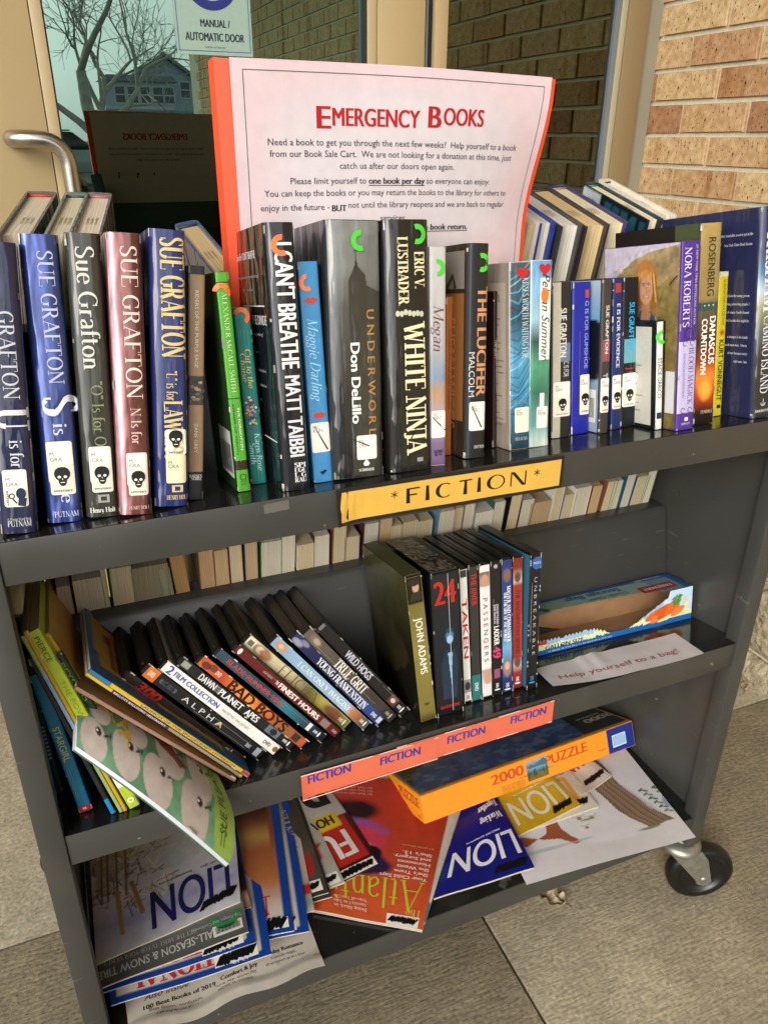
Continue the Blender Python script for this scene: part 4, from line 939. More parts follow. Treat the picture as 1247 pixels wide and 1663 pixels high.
for k in range(60): disc(b.mb, b.T * random.gauss(.45, .13), b.H * random.gauss(.43, .045), .0015, .0013, b.sf, random.choice(['#c0392b', '#2a4fa0', '#e2c14a', '#7a3c8c', '#d9d9d9', '#274a2a']), 5, 6)
vt(b, 'Cut to the', 'serif', .62, .22, .44, .34, '#cfc46a', shear=.25); vt(b, 'Chaise', 'serif', .3, .24, .40, .34, '#cfc46a', shear=.25); vt(b, 'Karen Rose', 'serif', .68, .70, .92, .34, '#b5ddd3', shear=.2); vt(b, 'Smith', 'serif', .3, .75, .88, .34, '#b5ddd3', shear=.2)
for k, x in enumerate((.3, .5, .72)): vr(b, x, .12, x + .02, .99, '#5fa89c', 1.6)
csticker(b, .045, .45, '#e8703c', .0085, -60, 160); fin(b)
b = book('thick black hardback with tall white letters and an orange arc sticker', 'book', (427, 362.5), (477, 361), (459.6, 799), ZT, cover='#15171c', film=MYLAR, hard=True, D=.165, group=GT)
vt(b, "I CAN'T BREATHE", 'black', .56, .07, .525, .60, '#e9e6e0'); vt(b, 'MATT TAIBBI', 'black', .58, .55, .865, .52, '#c9ccd2')
for k, s in enumerate(('SPI', 'EGE', 'L&G', 'RAU')): hz(b, s, 'serifb', .64, .898 + k * .020, .0044, .42, '#d8d8d8')
csticker(b, .08, .50, '#ee7440', .0095, 80, 300)
lb_ = MB(); put(lb_, "Praise for I CAN'T BREATHE", 'black', b.lf, .085, b.H * .90, .007, .085, col='#e2e2e2')
rr = random.Random(2)
for k, v in enumerate((.82, .77, .60, .53, .46, .40, .34, .30)): put(lb_, ['"A searing account, deeply reported and moving."', '-New York Review', '"Essential and troubling reading."', '-The Guardian', '"A powerful, unsettling book about', 'a man and the city that failed him."', '-Booklist (starred)', ''][k], 'sans', b.lf, .088, b.H * v, .0028, .10 if k in (0, 2, 4, 5) else .045, col='#b9bcc4')
rect(lb_, .06, b.H * .705, .15, b.H * .71, b.lf, '#dcdcdc', 4); rect(lb_, .11, b.H * .19, .16, b.H * .195, b.lf, '#dcdcdc', 4); put(lb_, 'THE DIVIDE', 'black', b.lf, .125, b.H * .655, .009, .06, col='#c9c9c9'); lb_.build('back_cover_print', INK, b.root); fin(b)
b = book('sky blue paperback with two red lips and a white label', 'book', (482.6, 426.6), (516, 426.6), (510.6, 785.6), ZT, D=.138, cover='#3f86b8', group=GT)
vt(b, 'Maggie Darling', 'seriff', .5, .24, .61, .50, '#9fd0ea', shear=.35)
for v in (.165, .68):
    x, y = .5 * b.T, b.H * (1 - v); shape(b.mb, [(x - .007, y), (x - .002, y + .0028), (x, y + .002), (x + .002, y + .0028), (x + .007, y + .001), (x + .002, y - .0034), (x - .003, y - .003)], b.sf, '#c03a2c', 5)
label_(b, .715, .855, [('FIC', .735), ('KUN', .752)], .02, .98, mark=(.2, .73, .8, .845)); csticker(b, .09, .38, '#ec7a42', .008, 90, 300)
shape(b.mb, [(.45 * b.T, b.H * .035), (.7 * b.T, b.H * .055), (.58 * b.T, b.H * .06), (.5 * b.T, b.H * .055), (.3 * b.T, b.H * .052)], b.sf, '#0f1c28', 5); fin(b)
def uw(A):
    A.vgrad([(0, '#15161a'), (.35, '#2a2b2b'), (.68, '#4b4c4a'), (.82, '#6d706c'), (1, '#7a7d79')])
    A.poly([(.36, 0), (.36, .78), (.50, .84), (.52, .86), (.54, .84), (.70, .80), (.72, .76), (1, .74), (1, 0)], '#34352f', nz=.02); A.poly([(.48, .82), (.52, .87), (.57, .82)], '#282823')
    A.line([(.52, .86), (.52, .905)], .0009, '#1c1c1a'); A.line([(.48, .89), (.56, .89)], .0009, '#1c1c1a'); A.poly([(.70, .95), (.70, .78), (.92, .78), (.92, .95)], '#6a6c69', amt=.6); A.noise(14, .12, 4)
b = book('very thick grey hardback with a church and bronze letters on its spine', 'book', (527, 361), (617, 359), (542, 783), ZT, cover='#2b2d2e', film=MYLAR, hard=True, D=.165, group=GT)
art(b, b.T, b.H, 60, uw)
vt(b, 'U N D E R W O R L D', 'bold', .76, .33, .885, .14, '#a8793f'); vt(b, 'Don DeLillo', 'black', .46, .455, .775, .17, '#e6e6e0', 7)
label_(b, .825, .925, [('FIC', .85), ('DEL', .867)], .44, .83, mark=(.36, .838, 1.02, .90)); hz(b, 'SCRIBNER', 'serifb', .62, .968, .0027, .30, '#e0e0da')
shape(b.mb, [(.58 * b.T, b.H * .048), (.66 * b.T, b.H * .048), (.69 * b.T, b.H * .058), (.62 * b.T, b.H * .078), (.56 * b.T, b.H * .058)], b.sf, '#e0e0da', 6); csticker(b, .075, .60, '#49c436', .0095, 80, 290)
fin(b)
b = book('thick black hardback with bone coloured serif lettering', 'book', (621, 359), (696, 358.5), (634, 770), ZT, cover='#1b1b18', film=MYLAR, hard=True, D=.165, group=GT)
vt(b, 'LUSTBADER', 'serifb', .38, .065, .32, .22, '#d9d0a4'); vt(b, 'ERIC V.', 'serifb', .74, .12, .26, .22, '#d9d0a4'); vt(b, 'WHITE NINJA', 'serifb', .60, .395, .925, .46, '#ddd5ae')
for k in range(7): disc(b.mb, b.T * (.24 + .11 * k * .8), b.H * (1 - .352 + random.uniform(-.008, .008)), .0024, .0030, b.sf, '#b9bca6', 4, 8)
stroke(b.mb, [(.9 * b.T, b.H * .27), (.45 * b.T, b.H * .135)], .0013, b.sf, '#16100e', 12); vr(b, .6, .945, .74, .962, '#8f8f88', 4); csticker(b, .055, .70, '#49c436', .0095, -110, 110); fin(b)
b = book('pale grey paperback with a violet shore scene low on its spine', 'book', (697.5, 402), (724, 400), (698.6, 758), ZT, D=.14, cover='#b9b7b4', film=GLOSSP, group=GT)
art(b, b.T, b.H, 14, lambda A: A.vgrad([(0, '#6d5878'), (.1, '#7a6486'), (.25, '#a39aa0'), (.35, '#b78f6c'), (.42, '#7e93ab'), (.55, '#a9a9ac'), (1, '#bdbbb8')]).noise(9, .12, 3))
vt(b, 'Megan', 'seriff', .5, .25, .46, .62, '#6a3a3c', shear=.3); label_(b, .735, .865, [('FIC', .755), ('MAC', .77)], .05, .96, mark=(.1, .765, .95, .83)); hz(b, 'HOBBS', 'serifb', .5, .93, .003, .6, '#2c2434'); hz(b, 'REAL', 'serifb', .5, .945, .003, .5, '#2c2434'); csticker(b, .09, .42, '#49c436', .0085, -90, 100); fin(b)
b = book('thin orange paperback squeezed between the pale and the black hardback', 'book', (724.5, 483), (735.6, 483), (722, 740), ZT, D=.105, cover='#b4672c', group=GT)
vt(b, 'COUSIN MAGGIE AND FRIENDS', 'sans', .5, .2, .7, .3, '#6e3614'); fin(b)
b = book('black hardback with cut orange letters and a brown back cover', 'book', (758, 397), (801.8, 394.3), (753, 746), ZT, cover='#30271f', film=MYLAR, hard=True, D=.15, group=GT, thick=.026)
vr(b, .03, .0, .38, 1, '#22252a', 1); vr(b, .38, .0, .98, 1, '#24231f', 1)
vt(b, 'THE LUCIFER', 'black', .68, .19, .70, .46, '#c08a62'); vt(b, 'MALCOLM', 'thin', .24, .49, .70, .24, '#c4c4c0'); label_(b, .725, .865, [('FIC', .75), ('MAC', .765)], .15, .92, mark=(.25, .745, .72, .85)); hz(b, 'DUTTON', 'bold', .66, .945, .0033, .50, '#cfcfcf'); csticker(b, .085, .62, '#49c436', .0095, -110, 110)
lb_ = MB(); rect(lb_, .03, .04, .146, b.H * .78, b.lf, '#8a5a30', 2); put(lb_, 'SUSAN WIGGS', 'sans', b.lf, .118, b.H * .40, .018, .12, -90, '#b08a5e', 5); rect(lb_, .10, b.H * .80, .146, b.H * .97, b.lf, '#7f7a70', 2); stroke(lb_, [(.105, b.H * .80), (.12, b.H * .86), (.126, b.H * .80)], .006, b.lf, '#3c2d26', 5); lb_.build('back_cover_print', INK, b.root); fin(b)
b = book('very thin dark brown book right of the orange lettered black hardback', 'book', (801.5, 474), (807.8, 472.5), (799.7, 728), ZT, D=.11, cover='#2a1a14', group=GT); vt(b, 'THE QUILT', 'bold', .5, .3, .42, .5, '#b7a184'); fin(b)
def kiss(A):
    A.vgrad([(0, '#18303c'), (.3, '#2f7aa0'), (.5, '#4f9cc0'), (.7, '#1d4658'), (1, '#3d5560')])
    for k in range(22): v = .2 + .034 * k; A.line([(0, v), (.4, v + .03 * math.sin(k)), (1, v + .09)], .0008, random.choice(['#9ccbe0', '#12242e', '#5fb0d2', '#1b3c50']))
    A.noise(12, .2, 8)
b = book('blue swirled paperback with a red heart sticker', 'book', (826.5, 427.4), (862, 426), (827, 732.6), ZT, D=.135, cover='#9c8f82', film=MYLAR, group=GT, thick=.027)
art(b, b.T, b.H, 26, kiss); vt(b, 'KISSES WORTH WAITING FOR', 'serif', .72, .08, .50, .30, '#c3d0d4'); label_(b, .765, .905, [('FIC', .785), ('SUS', .80)], .22, .92, col='#ddd9c8'); hz(b, 'BELLEVUE', 'serif', .5, .735, .004, .6, '#7ea9b2'); hz(b, 'PELICAN', 'serif', .55, .94, .0035, .6, '#b9c6c2'); heart(b, .055, .58)
lb_ = MB(); rect(lb_, .05, .03, .128, b.H * .9, b.lf, '#b3a596', 2); put(lb_, 'A NOVEL', 'serifb', b.lf, .1, b.H * .82, .007, .035, 0, '#3a2b22', 5)
for k in range(20): rect(lb_, .062, b.H * (.74 - k * .032), .062 + random.uniform(.045, .062), b.H * (.74 - k * .032) + .0014, b.lf, '#7a6b5e', 5)
lb_.build('back_cover_print', INK, b.root); fin(b)
b = book('paperback with red heart and white title panel over green water', 'book', (862, 424), (897, 422), (857, 728), ZT, D=.135, cover='#b9c8c4', film=MYLAR, group=GT, thick=.027)
art(b, b.T, b.H, 26, lambda A: A.vgrad([(0, '#c5cfc6'), (.12, '#5c9a96'), (.3, '#2c6a58'), (.45, '#4d9474'), (.58, '#2a4a4a'), (.7, '#8fb4c6'), (1, '#5a92be')]).noise(7, .22, 5))
vr(b, .42, .09, .94, .52, '#dfe0da', 3); vt(b, 'Pelican Summer', 'sans', .70, .07, .515, .36, '#1c1c1c', 8, shear=.35); vr(b, .5, .70, .72, .79, '#d8dad2', 3); label_(b, .775, .895, [('FIC', .80), ('MOR', .815)], .35, .9); heart(b, .045, .62); mb = MB(); disc(mb, .64 * b.T, b.H * .82, .005, .008, b.sf, '#e07a34', 9, 12); mb.build('orange_dot', LABEL, b.root); fin(b)
def small(label, TL, TR, BL, cover, title, tcol, extra=None, labelv=(.63, .86), film=GLOSSP, thick=None, picture=None):
    b = book(label, 'book', TL, TR, BL, ZT, D=.106, cover=cover, film=film, group=GT, thick=thick)
    vr(b, .0, .0, 1, 1, cover, .5)
    if picture: vr(b, .12, picture[0], .95, picture[1], picture[2], 3)
    if title: vt(b, title, 'black', .55, title and .16 or 0, .47 if picture else .58, .34, tcol)
    label_(b, labelv[0], labelv[1], [('M', labelv[0] + .03), ('GRA', labelv[0] + .05)], .06, .96, sk=(labelv[0] + .10, labelv[1]))
    if extra: extra(b)
    fin(b); return b
def exC(b): vr(b, 0, 0, .42, 1, '#b5b0a0', 3.2); vt(b, 'C IS FOR', 'bold', .72, .50, .60, .28, '#b8b8b0')
small('worn white and black paperback reading "C IS FOR" with skull sticker', (896.5, 460.5), (928, 459.5), (895, 713), '#2a2823', 'SUE GRAFTON', '#cfcfc4', exC, picture=(.38, .50, '#68788a'))
b = book('bright cobalt blue paperback with skull sticker', 'book', (929.6, 460), (959.7, 459), (926.6, 707), ZT, D=.106, cover='#1a2590', film=GLOSSP, group=GT)
vr(b, .65, .05, .85, .10, '#b2462f', 3); vt(b, 'G IS FOR GUMSHOE', 'bold', .74, .12, .56, .20, '#8f96c9'); label_(b, .60, .87, [('M', .64), ('GRA', .66)], .42, .98, sk=(.70, .87)); fin(b)
def exI(b): vt(b, '"I" IS', 'bold', .5, .60, .66, .5, '#c9c9c4')
bI = small('grey paperback with a red picture on its spine and pale blue back', (978, 455.5), (993.4, 455.5), (971, 705), '#3a3733', 'SUE GRAFTON', '#cfc4bc', exI, picture=(.38, .52, '#8a4a4c'))
def seagull(A): A.vgrad([(0, '#98a6b8'), (.4, '#7a93ae'), (.75, '#6fa0c0'), (1, '#a9b9c2')]).ell(.88, .55, .3, .34, '#12151c', .05).noise(5, .06, 3)
art(bI, bI.D, bI.H, 40, seagull, 'back_cover_art', where='left'); mb = MB(); rect(mb, .07, .012, .10, .052, bI.lf, '#d5d8d0', 4)
for k in range(10): rect(mb, .074 + k * .0024, .018, .0752 + k * .0024, .042, bI.lf, '#222222', 6)
mb.build('barcode', LABEL, bI.root)
small('narrow dark blue paperback with skull sticker beside the black one', (994.7, 454), (1011, 453), (990.8, 698.6), '#1f2c5e', 'E IS FOR EVIDENCE', '#c3c9dc', lambda b: vr(b, .2, .03, .75, .09, '#a5382c', 4))
small('black paperback with blue letters, a sea picture and skull sticker', (1012, 452.4), (1037, 452.4), (1006, 695), '#141618', 'SUE GRAFTON', '#2aa0cf', lambda b: vt(b, 'J IS', 'bold', .55, .59, .65, .4, '#b0392f'), picture=(.40, .56, '#5f9aa8'))
# -- disc case, large paperbacks
b = book('clear CD case with a green arc sticker in front of the portrait', 'CD case', (1066, 524), (1081, 522.7), (1063, 698.6), ZT, D=.125, cover='#17181a', film=GLOSSP, group=None, name='cd_case', thick=.0135, page='#111214')
vr(b, .02, .0, .60, 1, '#d9d6cc', 1); vt(b, 'STACIE ORRICO', 'sans', .32, .33, .70, .42, '#2a2a2a'); vr(b, .08, .84, .58, .90, '#2a2c50', 3); csticker(b, .14, .5, '#3fd02c', .008, 80, 300)
lb_ = MB(); rect(lb_, .004, .004, .117, b.H - .006, b.lf, '#c4c1b4', 2); rect(lb_, .012, b.H * .72, .062, b.H * .89, b.lf, '#e2e2dc', 4)
for k in range(18): rect(lb_, .017 + k * .0022, b.H * .745, .018 + k * .0022 + (k % 3) * .0003, b.H * .85, b.lf, '#1a1a1a', 6)
for k in range(16): rect(lb_, .018 + .004 * (k % 3), b.H * (.66 - k * .036), .018 + random.uniform(.05, .085), b.H * (.66 - k * .036) + .0012, b.lf, '#8a877e', 5)
lb_.build('inlay_print', INK, b.root); fin(b)
def nora(A):
    A.vgrad([(0, '#4d4626'), (.5, '#6a5c33'), (.7, '#8a744a'), (1, '#9c8a63')]).noise(16, .5, 2)
    A.poly([(0, 1), (0, .72), (.18, .84), (.42, .93), (.70, .97), (1, .99), (1, 1)], '#b9b3c4', nz=.01)
    A.poly([(.62, .2), (.62, .74), (.86, .82), (1, .76), (1, .0), (.7, 0)], '#7b6b34', nz=.06, amt=.6); A.noise(30, .45, 7)
    for k in range(60): x = random.random(); y = random.uniform(.3, .9); A.line([(x, y), (x + random.uniform(.03, .12), y + random.uniform(-.03, .05))], random.uniform(.0008, .0022), random.choice(['#4a3e22', '#8f7a48', '#6c5c34', '#a8905a', '#3c3a20']))
    A.poly([(0, 1), (0, .80), (.12, .86), (.34, .945), (.62, .985), (1, 1.0)], '#b9b3c4', nz=.01); A.poly([(.42, .40), (.40, .62), (.50, .66), (.66, .66), (.86, .52), (.84, .36), (.72, .20), (.70, .36), (.66, .38)], '#8f7f62', nz=.008)       # cardigan sleeve
    A.poly([(.46, .40), (.46, .62), (.54, .66), (.70, .64), (.74, .50), (.72, .38)], '#2e4a70', nz=.01)                                           # denim vest
    A.poly([(.44, .38), (.42, .60), (.50, .64), (.52, .38)], '#1c1d1c'); A.poly([(.50, .38), (.53, .64), (.66, .64), (.62, .54), (.58, .38)], '#9a7548', nz=.01)
    A.ell(.575, .80, .150, .19, '#9a6430', .10, nz=.12); A.ell(.575, .83, .125, .14, '#a87238', .4, nz=.25)
    A.poly([(.435, .82), (.42, .64), (.44, .60), (.50, .62), (.51, .80)], '#8f5a28', nz=.012); A.poly([(.65, .82), (.645, .66), (.69, .62), (.725, .66), (.715, .82)], '#95602c', nz=.012)
    A.poly([(.53, .68), (.53, .60), (.63, .60), (.64, .69)], '#a87858'); A.ell(.585, .765, .088, .128, '#c89474', .10); A.ell(.612, .76, .05, .10, '#b07c5c', .9, amt=.5)
    for k in range(26): x = .46 + .0095 * k; A.line([(x, .86 - 12 * (x - .575) ** 2 * .1), (x + (x - .575) * .35, .70 if abs(x - .58) > .075 else .835)], .0012, ['#c99650', '#7c4c20', '#b47c3a', '#d9ac68'][k % 4])
    A.poly([(.505, .83), (.54, .865), (.60, .87), (.65, .85), (.665, .81), (.62, .838), (.56, .832), (.52, .80)], '#bd8844', nz=.01)
    for x in (.556, .618): A.ell(x, .782, .017, .0065, '#e0c8b8', .3); A.ell(x, .782, .008, .0065, '#3c3428', .3); A.line([(x - .022, .797), (x + .020, .799)], .0011, '#7c5230'); A.line([(x - .018, .789), (x + .018, .789)], .0007, '#5a3a28')
    A.line([(.590, .775), (.597, .748), (.586, .744)], .0009, '#a06c50'); A.ell(.587, .722, .034, .0085, '#a84c44', .3); A.ell(.587, .7225, .024, .0035, '#e8dcd0', .3); A.line([(.545, .735), (.553, .715)], .0007, '#a87458'); A.line([(.628, .735), (.620, .715)], .0007, '#a87458'); A.noise(24, .16, 31); A.noise(60, .14, 33)
b = book('purple and lilac paperback with a portrait on its back cover', 'book', (1108, 393), (1137, 393), (1097, 701), ZT, D=.138, cover='#4b2f86', group=GT)
art(b, b.D, b.H, 170, nora, 'back_cover_photo', where='left', m_=CARD)
vr(b, 0, .515, 1, .905, '#b5acd4', 3); vt(b, 'NORA ROBERTS', 'serif', .30, .03, .44, .36, '#d9d2ea'); vt(b, '#1 NEW YORK TIMES BESTSELLING AUTHOR', 'bold', .78, .02, .43, .12, '#b9abd6'); vt(b, 'BLOOD MAGICK', 'serif', .68, .55, .86, .28, '#463c66'); vt(b, 'BOOK THREE OF THE COUSINS O\'DWYER TRILOGY', 'sans', .28, .58, .82, .13, '#6b5f8c')
for v in (.525, .89):
    for s_ in (-1, 1): arcband(b.mb, (.5 + s_ * .2) * b.T, b.H * (1 - v), .0026, .0034, 0, 300, b.sf, '#2b2342', 7)
arcband(b.mb, .5 * b.T, b.H * .525, .0058, .0066, 0, 360, b.sf, '#2c1a58', 7, 18); vr(b, .42, .93, .62, .95, '#d8d2e8', 5); hz(b, 'BERKLEY', 'sans', .5, .965, .0022, .5, '#d8d2e8')
mb = MB(); rect(mb, .118, .02, .133, .07, b.lf, '#c9c9cc', 4); mb.build('barcode', LABEL, b.root); fin(b)
def dam(A):
    A.vgrad([(0, '#0e0a08'), (.06, '#1c100a'), (.16, '#b8401c'), (.24, '#e8802c'), (.32, '#8a3a1c'), (.42, '#3c2216'), (.60, '#58503c'), (.63, '#7d6c40'), (.64, '#8a7748'), (1, '#a08a52')]).noise(9, .25, 6); A.ell(.5, .18, .3, .36, '#f0a23c', .8, nz=.4)
    A.band(.58, .62, '#2c4a44')
b = book('tall gold and fire coloured paperback', 'book', (1137, 363), (1172, 362), (1124, 692), ZT, D=.15, cover='#221d1a', group=GT)
art(b, b.T, b.H, 26, dam, m_=CARD); vt(b, 'ROSENBERG', 'bold', .55, .07, .35, .32, '#37301c'); vt(b, 'DAMASCUS', 'black', .72, .45, .69, .28, '#f0ece2'); vt(b, 'COUNTDOWN', 'black', .34, .46, .74, .26, '#f0ece2')
for x in (.3, .5, .7): disc(b.mb, x * b.T, b.H * .605, .0009, .0009, b.sf, '#e8e4d8', 6, 8)
hz(b, 'TYNDALE', 'serif', .6, .935, .004, .6, '#d9c9b0'); mb = MB(); rect(mb, .0, b.H * .8, b.D * .98, b.H, b.lf, '#191412', 2); rect(mb, .11, b.H * .5, b.D * .99, b.H, b.lf, '#3e4a2c', 3); mb.build('back_cover_print', INK, b.root); fin(b)
b = book('thin yellow paperback with black brush letters and a red star', 'book', (1168, 442.6), (1182.7, 442), (1156, 677), ZT, D=.108, cover='#c9b81e', group=GT)
vr(b, .0, 0, 1, .035, '#c9c3a0', 2); vt(b, 'SLAUGHTERHOUSE-FIVE', 'bold', .55, .05, .36, .26, '#8a6a1c'); vt(b, 'KURT VONNEGUT', 'bold', .5, .46, .89, .50, '#151515')
for k in range(4): a = math.pi * k / 4; stroke(b.mb, [(.5 * b.T - .004 * math.cos(a), b.H * .59 - .004 * math.sin(a)), (.5 * b.T + .004 * math.cos(a), b.H * .59 + .004 * math.sin(a))], .0009, b.sf, '#c0301c', 6)
vr(b, .35, .92, .75, .945, '#1a1a1a', 4); fin(b)
def cam_(A):
    A.vgrad([(0, '#23242a'), (.30, '#2c2d2e'), (.42, '#4c5450'), (.55, '#8f8f66'), (.62, '#a8b4bc'), (.70, '#44688c'), (.8, '#20254c'), (1, '#1d2048')]).noise(6, .1, 5)
b = book('large navy hardback with white blurbs, at the right end of the top shelf', 'book', (1236, 336.5), (1290, 333), (1218, 681), ZT, hard=True, D=.165, cover='#262a4a', film=MYLAR, group=GT, thick=.036)
art(b, b.T, b.H, 30, cam_); vt(b, 'GRISHAM', 'serifb', .45, .10, .48, .5, '#cfd4dc'); vt(b, 'CAMINO ISLAND', 'serif', .42, .50, .88, .34, '#d5d8dc'); hz(b, 'DOUBLEDAY', 'serifb', .42, .965, .0030, .6, '#cfd0d0'); arcband(b.mb, .42 * b.T, b.H * .075, .003, .004, 180, 360, b.sf, '#cfd0d0', 5); stroke(b.mb, [(.42 * b.T, b.H * .06), (.42 * b.T, b.H * .095)], .0009, b.sf, '#cfd0d0', 6)
lb_ = MB()
for k, (s, v) in enumerate((("as close to a perfect storyteller as we've got in the", .885), ("-New York Times Book Review", .84), ("of stealing from the wrong person,", .60), ("and of meeting interesting people. I", .56), ("and of course Noelle Bonnet", .52), ("the kind of trouble that might be", .48), ("a stranger in the family", .40), ("in the small town story, Mercer,", .36), ("at least because you're", .32), ("right now. Ane", .28))):
    V, F, W_ = bfont(s); put(lb_, s, 'serif', b.lf, .155, b.H * v, .0032, None, 0, '#cfd0d6', 5, anchor=1)
lb_.build('back_cover_print', INK, b.root); fin(b)

# -- far side of the top shelf: heads and fore-edges of the books that face the door
def far_body(r, T, H, D, cover, page, hard):
    th = .0028 if hard and T > .012 else .0006
    mb = MB(); shell(mb, T, D, H, th, .004 if T > .012 else .001, .002 if hard else .0006, cover); mb.build('cover', MYLAR if hard else CARD, r)
    ins = .0045 if hard else .0005; mb = MB(); n = 5; xs = [th + (T - 2 * th) * i / n for i in range(n + 1)]; z1 = H - ins
    for i in range(n):
        e0, e1 = [D - (.005 if hard else .0006) - .010 * hard + (2 * (q - T / 2) / T) ** 2 * (.010 if hard else 0) for q in (xs[i], xs[i + 1])]
        mb.poly([(xs[i], e0, ins), (xs[i + 1], e1, ins), (xs[i + 1], e1, z1), (xs[i], e0, z1)], page); mb.poly([(xs[i], .003, z1), (xs[i + 1], .003, z1), (xs[i + 1], e1, z1), (xs[i], e0, z1)], page); mb.poly([(xs[i], .003, ins), (xs[i], e0, ins), (xs[i + 1], e1, ins), (xs[i + 1], .003, ins)], page)
    mb.build('page_block', PAGES, r)
    return z1, th
def far_book(label, N, F, H, T, D=.155, cover='#445', page='#cdc3ab', hard=True, group='', Zs=ZT, lean=0, yaw=0, name=None, back=10.0):
    x, y = N
    a = math.radians(back); le = math.radians(lean)
    u = Vector((math.sin(le), -math.sin(a) * math.cos(le), math.cos(a) * math.cos(le))).normalized()
    t = Vector((-math.cos(le), 0, math.sin(le))); t = (t - u * t.dot(u)).normalized(); d = u.cross(t)
    o = Vector((x, y, 0)) - d * D - t * (T / 2); o.z = Zs - sl10 * max(0, DEP - o.y) + abs(math.sin(le)) * T * .55 + .001
    r = thing(name or ('hardcover_book' if hard else 'paperback_book'), label, 'book', xf(o, t, d, u), group); far_body(r, T, H, D, cover, page, hard); return r
def far_top(label, px, yaw, T, H, cover, page, hard, lean=0, band=None, back=None, D=.155, y=.24):
    """px: photo position of the near right top corner, taken at depth y"""
    back = back or (11.5 if px[0] < 300 else 15.0)
    b_, ya, la = math.radians(back), math.radians(yaw), math.radians(lean)
    e = Vector((math.cos(ya), -math.sin(ya), 0)); do = Vector((math.sin(ya) * math.cos(b_), math.cos(ya) * math.cos(b_), math.sin(b_))); u = e.cross(do).normalized()
    Rm = Matrix.Rotation(la, 3, do); e = Rm @ e; u = Rm @ u
    n = Vector(at_y(px[0], px[1], y)); o = n + do * D - u * H
    r = thing('hardcover_book' if hard else 'paperback_book', label, 'book', xf(o, -e, -do, u), 'books on the far side of the top shelf')
    z1, th = far_body(r, T, H, D, cover, page, hard)
    if hard and band:
        mb = MB(); mb.tube([(th, .0050, z1 + .0010), (T - th, .0050, z1 + .0010)], .0022, band, n=6); mb.build('head_band', PAPER, r)
    if hard and T > .02:
        mb = MB(); rr_ = random.Random(int(px[0])); L0 = T * .35
        for k in range(3): put(mb, 'LIBRARY', 'bold', lambda a, b, l: (L0 + b, D * .62 + a, z1 + .0002 + l), 0, k * .0045, .0028, .024, 0, '#8d8268', 2)
        mb.build('edge_stamp', INK, r)
    return r, T
for args in [
    ('grey jacketed hardback, leftmost on the far side of the top shelf', (53, 381), 13, .034, .252, '#4b4f4c', '#b9ae98', True, 2, '#b5281e'),
    ('green-grey hardback, second from the left on the far side of the top shelf', (115.5, 381), 12, .026, .252, '#5d7468', '#bdb398', True, 2, '#3c4038'),
    ('maroon-lined hardback, third from the left on the far side of the top shelf', (165, 381), 11, .030, .252, '#6f6660', '#c4b8a4', True, 2, '#a5606a'),
    ('navy jacketed hardback leaning at the left of the pink poster', (389, 437), -6, .030, .245, '#3f4a6c', '#b39c72', True, -9, '#28325c'),
    ('slim cream paged paperback, first right of the poster on the far side', (869, 364), 0, .010, .235, '#b8a98c', '#c9b894', False, -1),
    ('thick white paged book right of the poster', (879, 360), 0, .012, .24, '#c9c4b8', '#cfc9b8', False, -1),
    ('cream book with royal blue cover edge on the far side', (903, 361), 0, .024, .24, '#26389a', '#cdc7b6', True, -2, '#8c96b4'),
    ('grey jacketed hardback leaning left on the far side', (947, 365), -1, .034, .248, '#3b3d42', '#cbc6b8', True, -3, '#56504a'),
    ('thick deckle edged hardback with cream pages on the far side', (989, 365), -1, .037, .25, '#3a3130', '#c9b184', True, -3, '#4a4030'),
    ('cream paged hardback with violet head band on the far side', (1021, 361), -1, .034, .25, '#352a62', '#d2c6a2', True, -3, '#9a8c70'),
    ('teal and black hardback with a portrait on its cover, far side right', (1077, 355), -2, .026, .25, '#152a30', '#d4cbae', True, -4, '#3a7a68'),
    ('white paperback, rightmost on the far side by the navy hardback', (1099, 349), -2, .022, .25, '#cfcabc', '#d6ceb6', True, -4, '#4a3f40')]:
    r_, T_ = far_top(*args)
    if 'teal and black' in args[0]:
        def arma(A):
            A.c[:] = np.array(lin('#10161a')); A.poly([(.02, .78), (.30, .78), (.30, 1), (.02, 1)], '#b9c4c8'); A.ell(.16, .88, .12, .09, '#16181c', .3, nz=.4)
            for k in range(5): A.poly([(.36 + .13 * k, .55), (.43 + .13 * k, .55), (.47 + .13 * k, .97), (.38 + .13 * k, .97)], '#1c4a5c'); A.poly([(.38 + .13 * k, .62), (.48 + .13 * k, .62), (.46 + .13 * k, .70), (.40 + .13 * k, .70)], '#1c4a5c')
            A.noise(8, .2, 3)
        A = Art(.155, .25, 40); arma(A); A.build('cover_art', MYLAR, r_, lambda u, v: (T_ + .0004, .155 * (.02 + .97 * u), .25 * v))
FY = .243
# -- far side of the middle shelf: a row of fore-edges behind the divider
rr = random.Random(21); x = .026; k = 0
palette = ['#7a2c2c', '#d0b02c', '#4c8a30', '#b8a98c', '#3c4a6a', '#2c2c2c', '#8a5a3a', '#3a5a7c', '#a8a294', '#b0483c', '#27604a', '#5a2430', '#e0dccc', '#1f1f24', '#6f8c9c']
cname = ['dark red', 'yellow', 'green', 'beige', 'slate blue', 'black', 'brown', 'blue', 'grey', 'brick red', 'dark green', 'maroon', 'white', 'near-black', 'pale blue']
ordn = 'first second third fourth fifth sixth seventh eighth ninth tenth eleventh twelfth thirteenth fourteenth fifteenth sixteenth seventeenth eighteenth nineteenth twentieth'.split() + ['twenty-' + q for q in 'first second third fourth fifth sixth seventh eighth ninth'.split()] + ['thirtieth'] + ['thirty-' + q for q in 'first second third fourth fifth sixth seventh eighth ninth'.split()] + ['fortieth'] + ['forty-' + q for q in 'first second third fourth fifth sixth seventh eighth ninth'.split()]
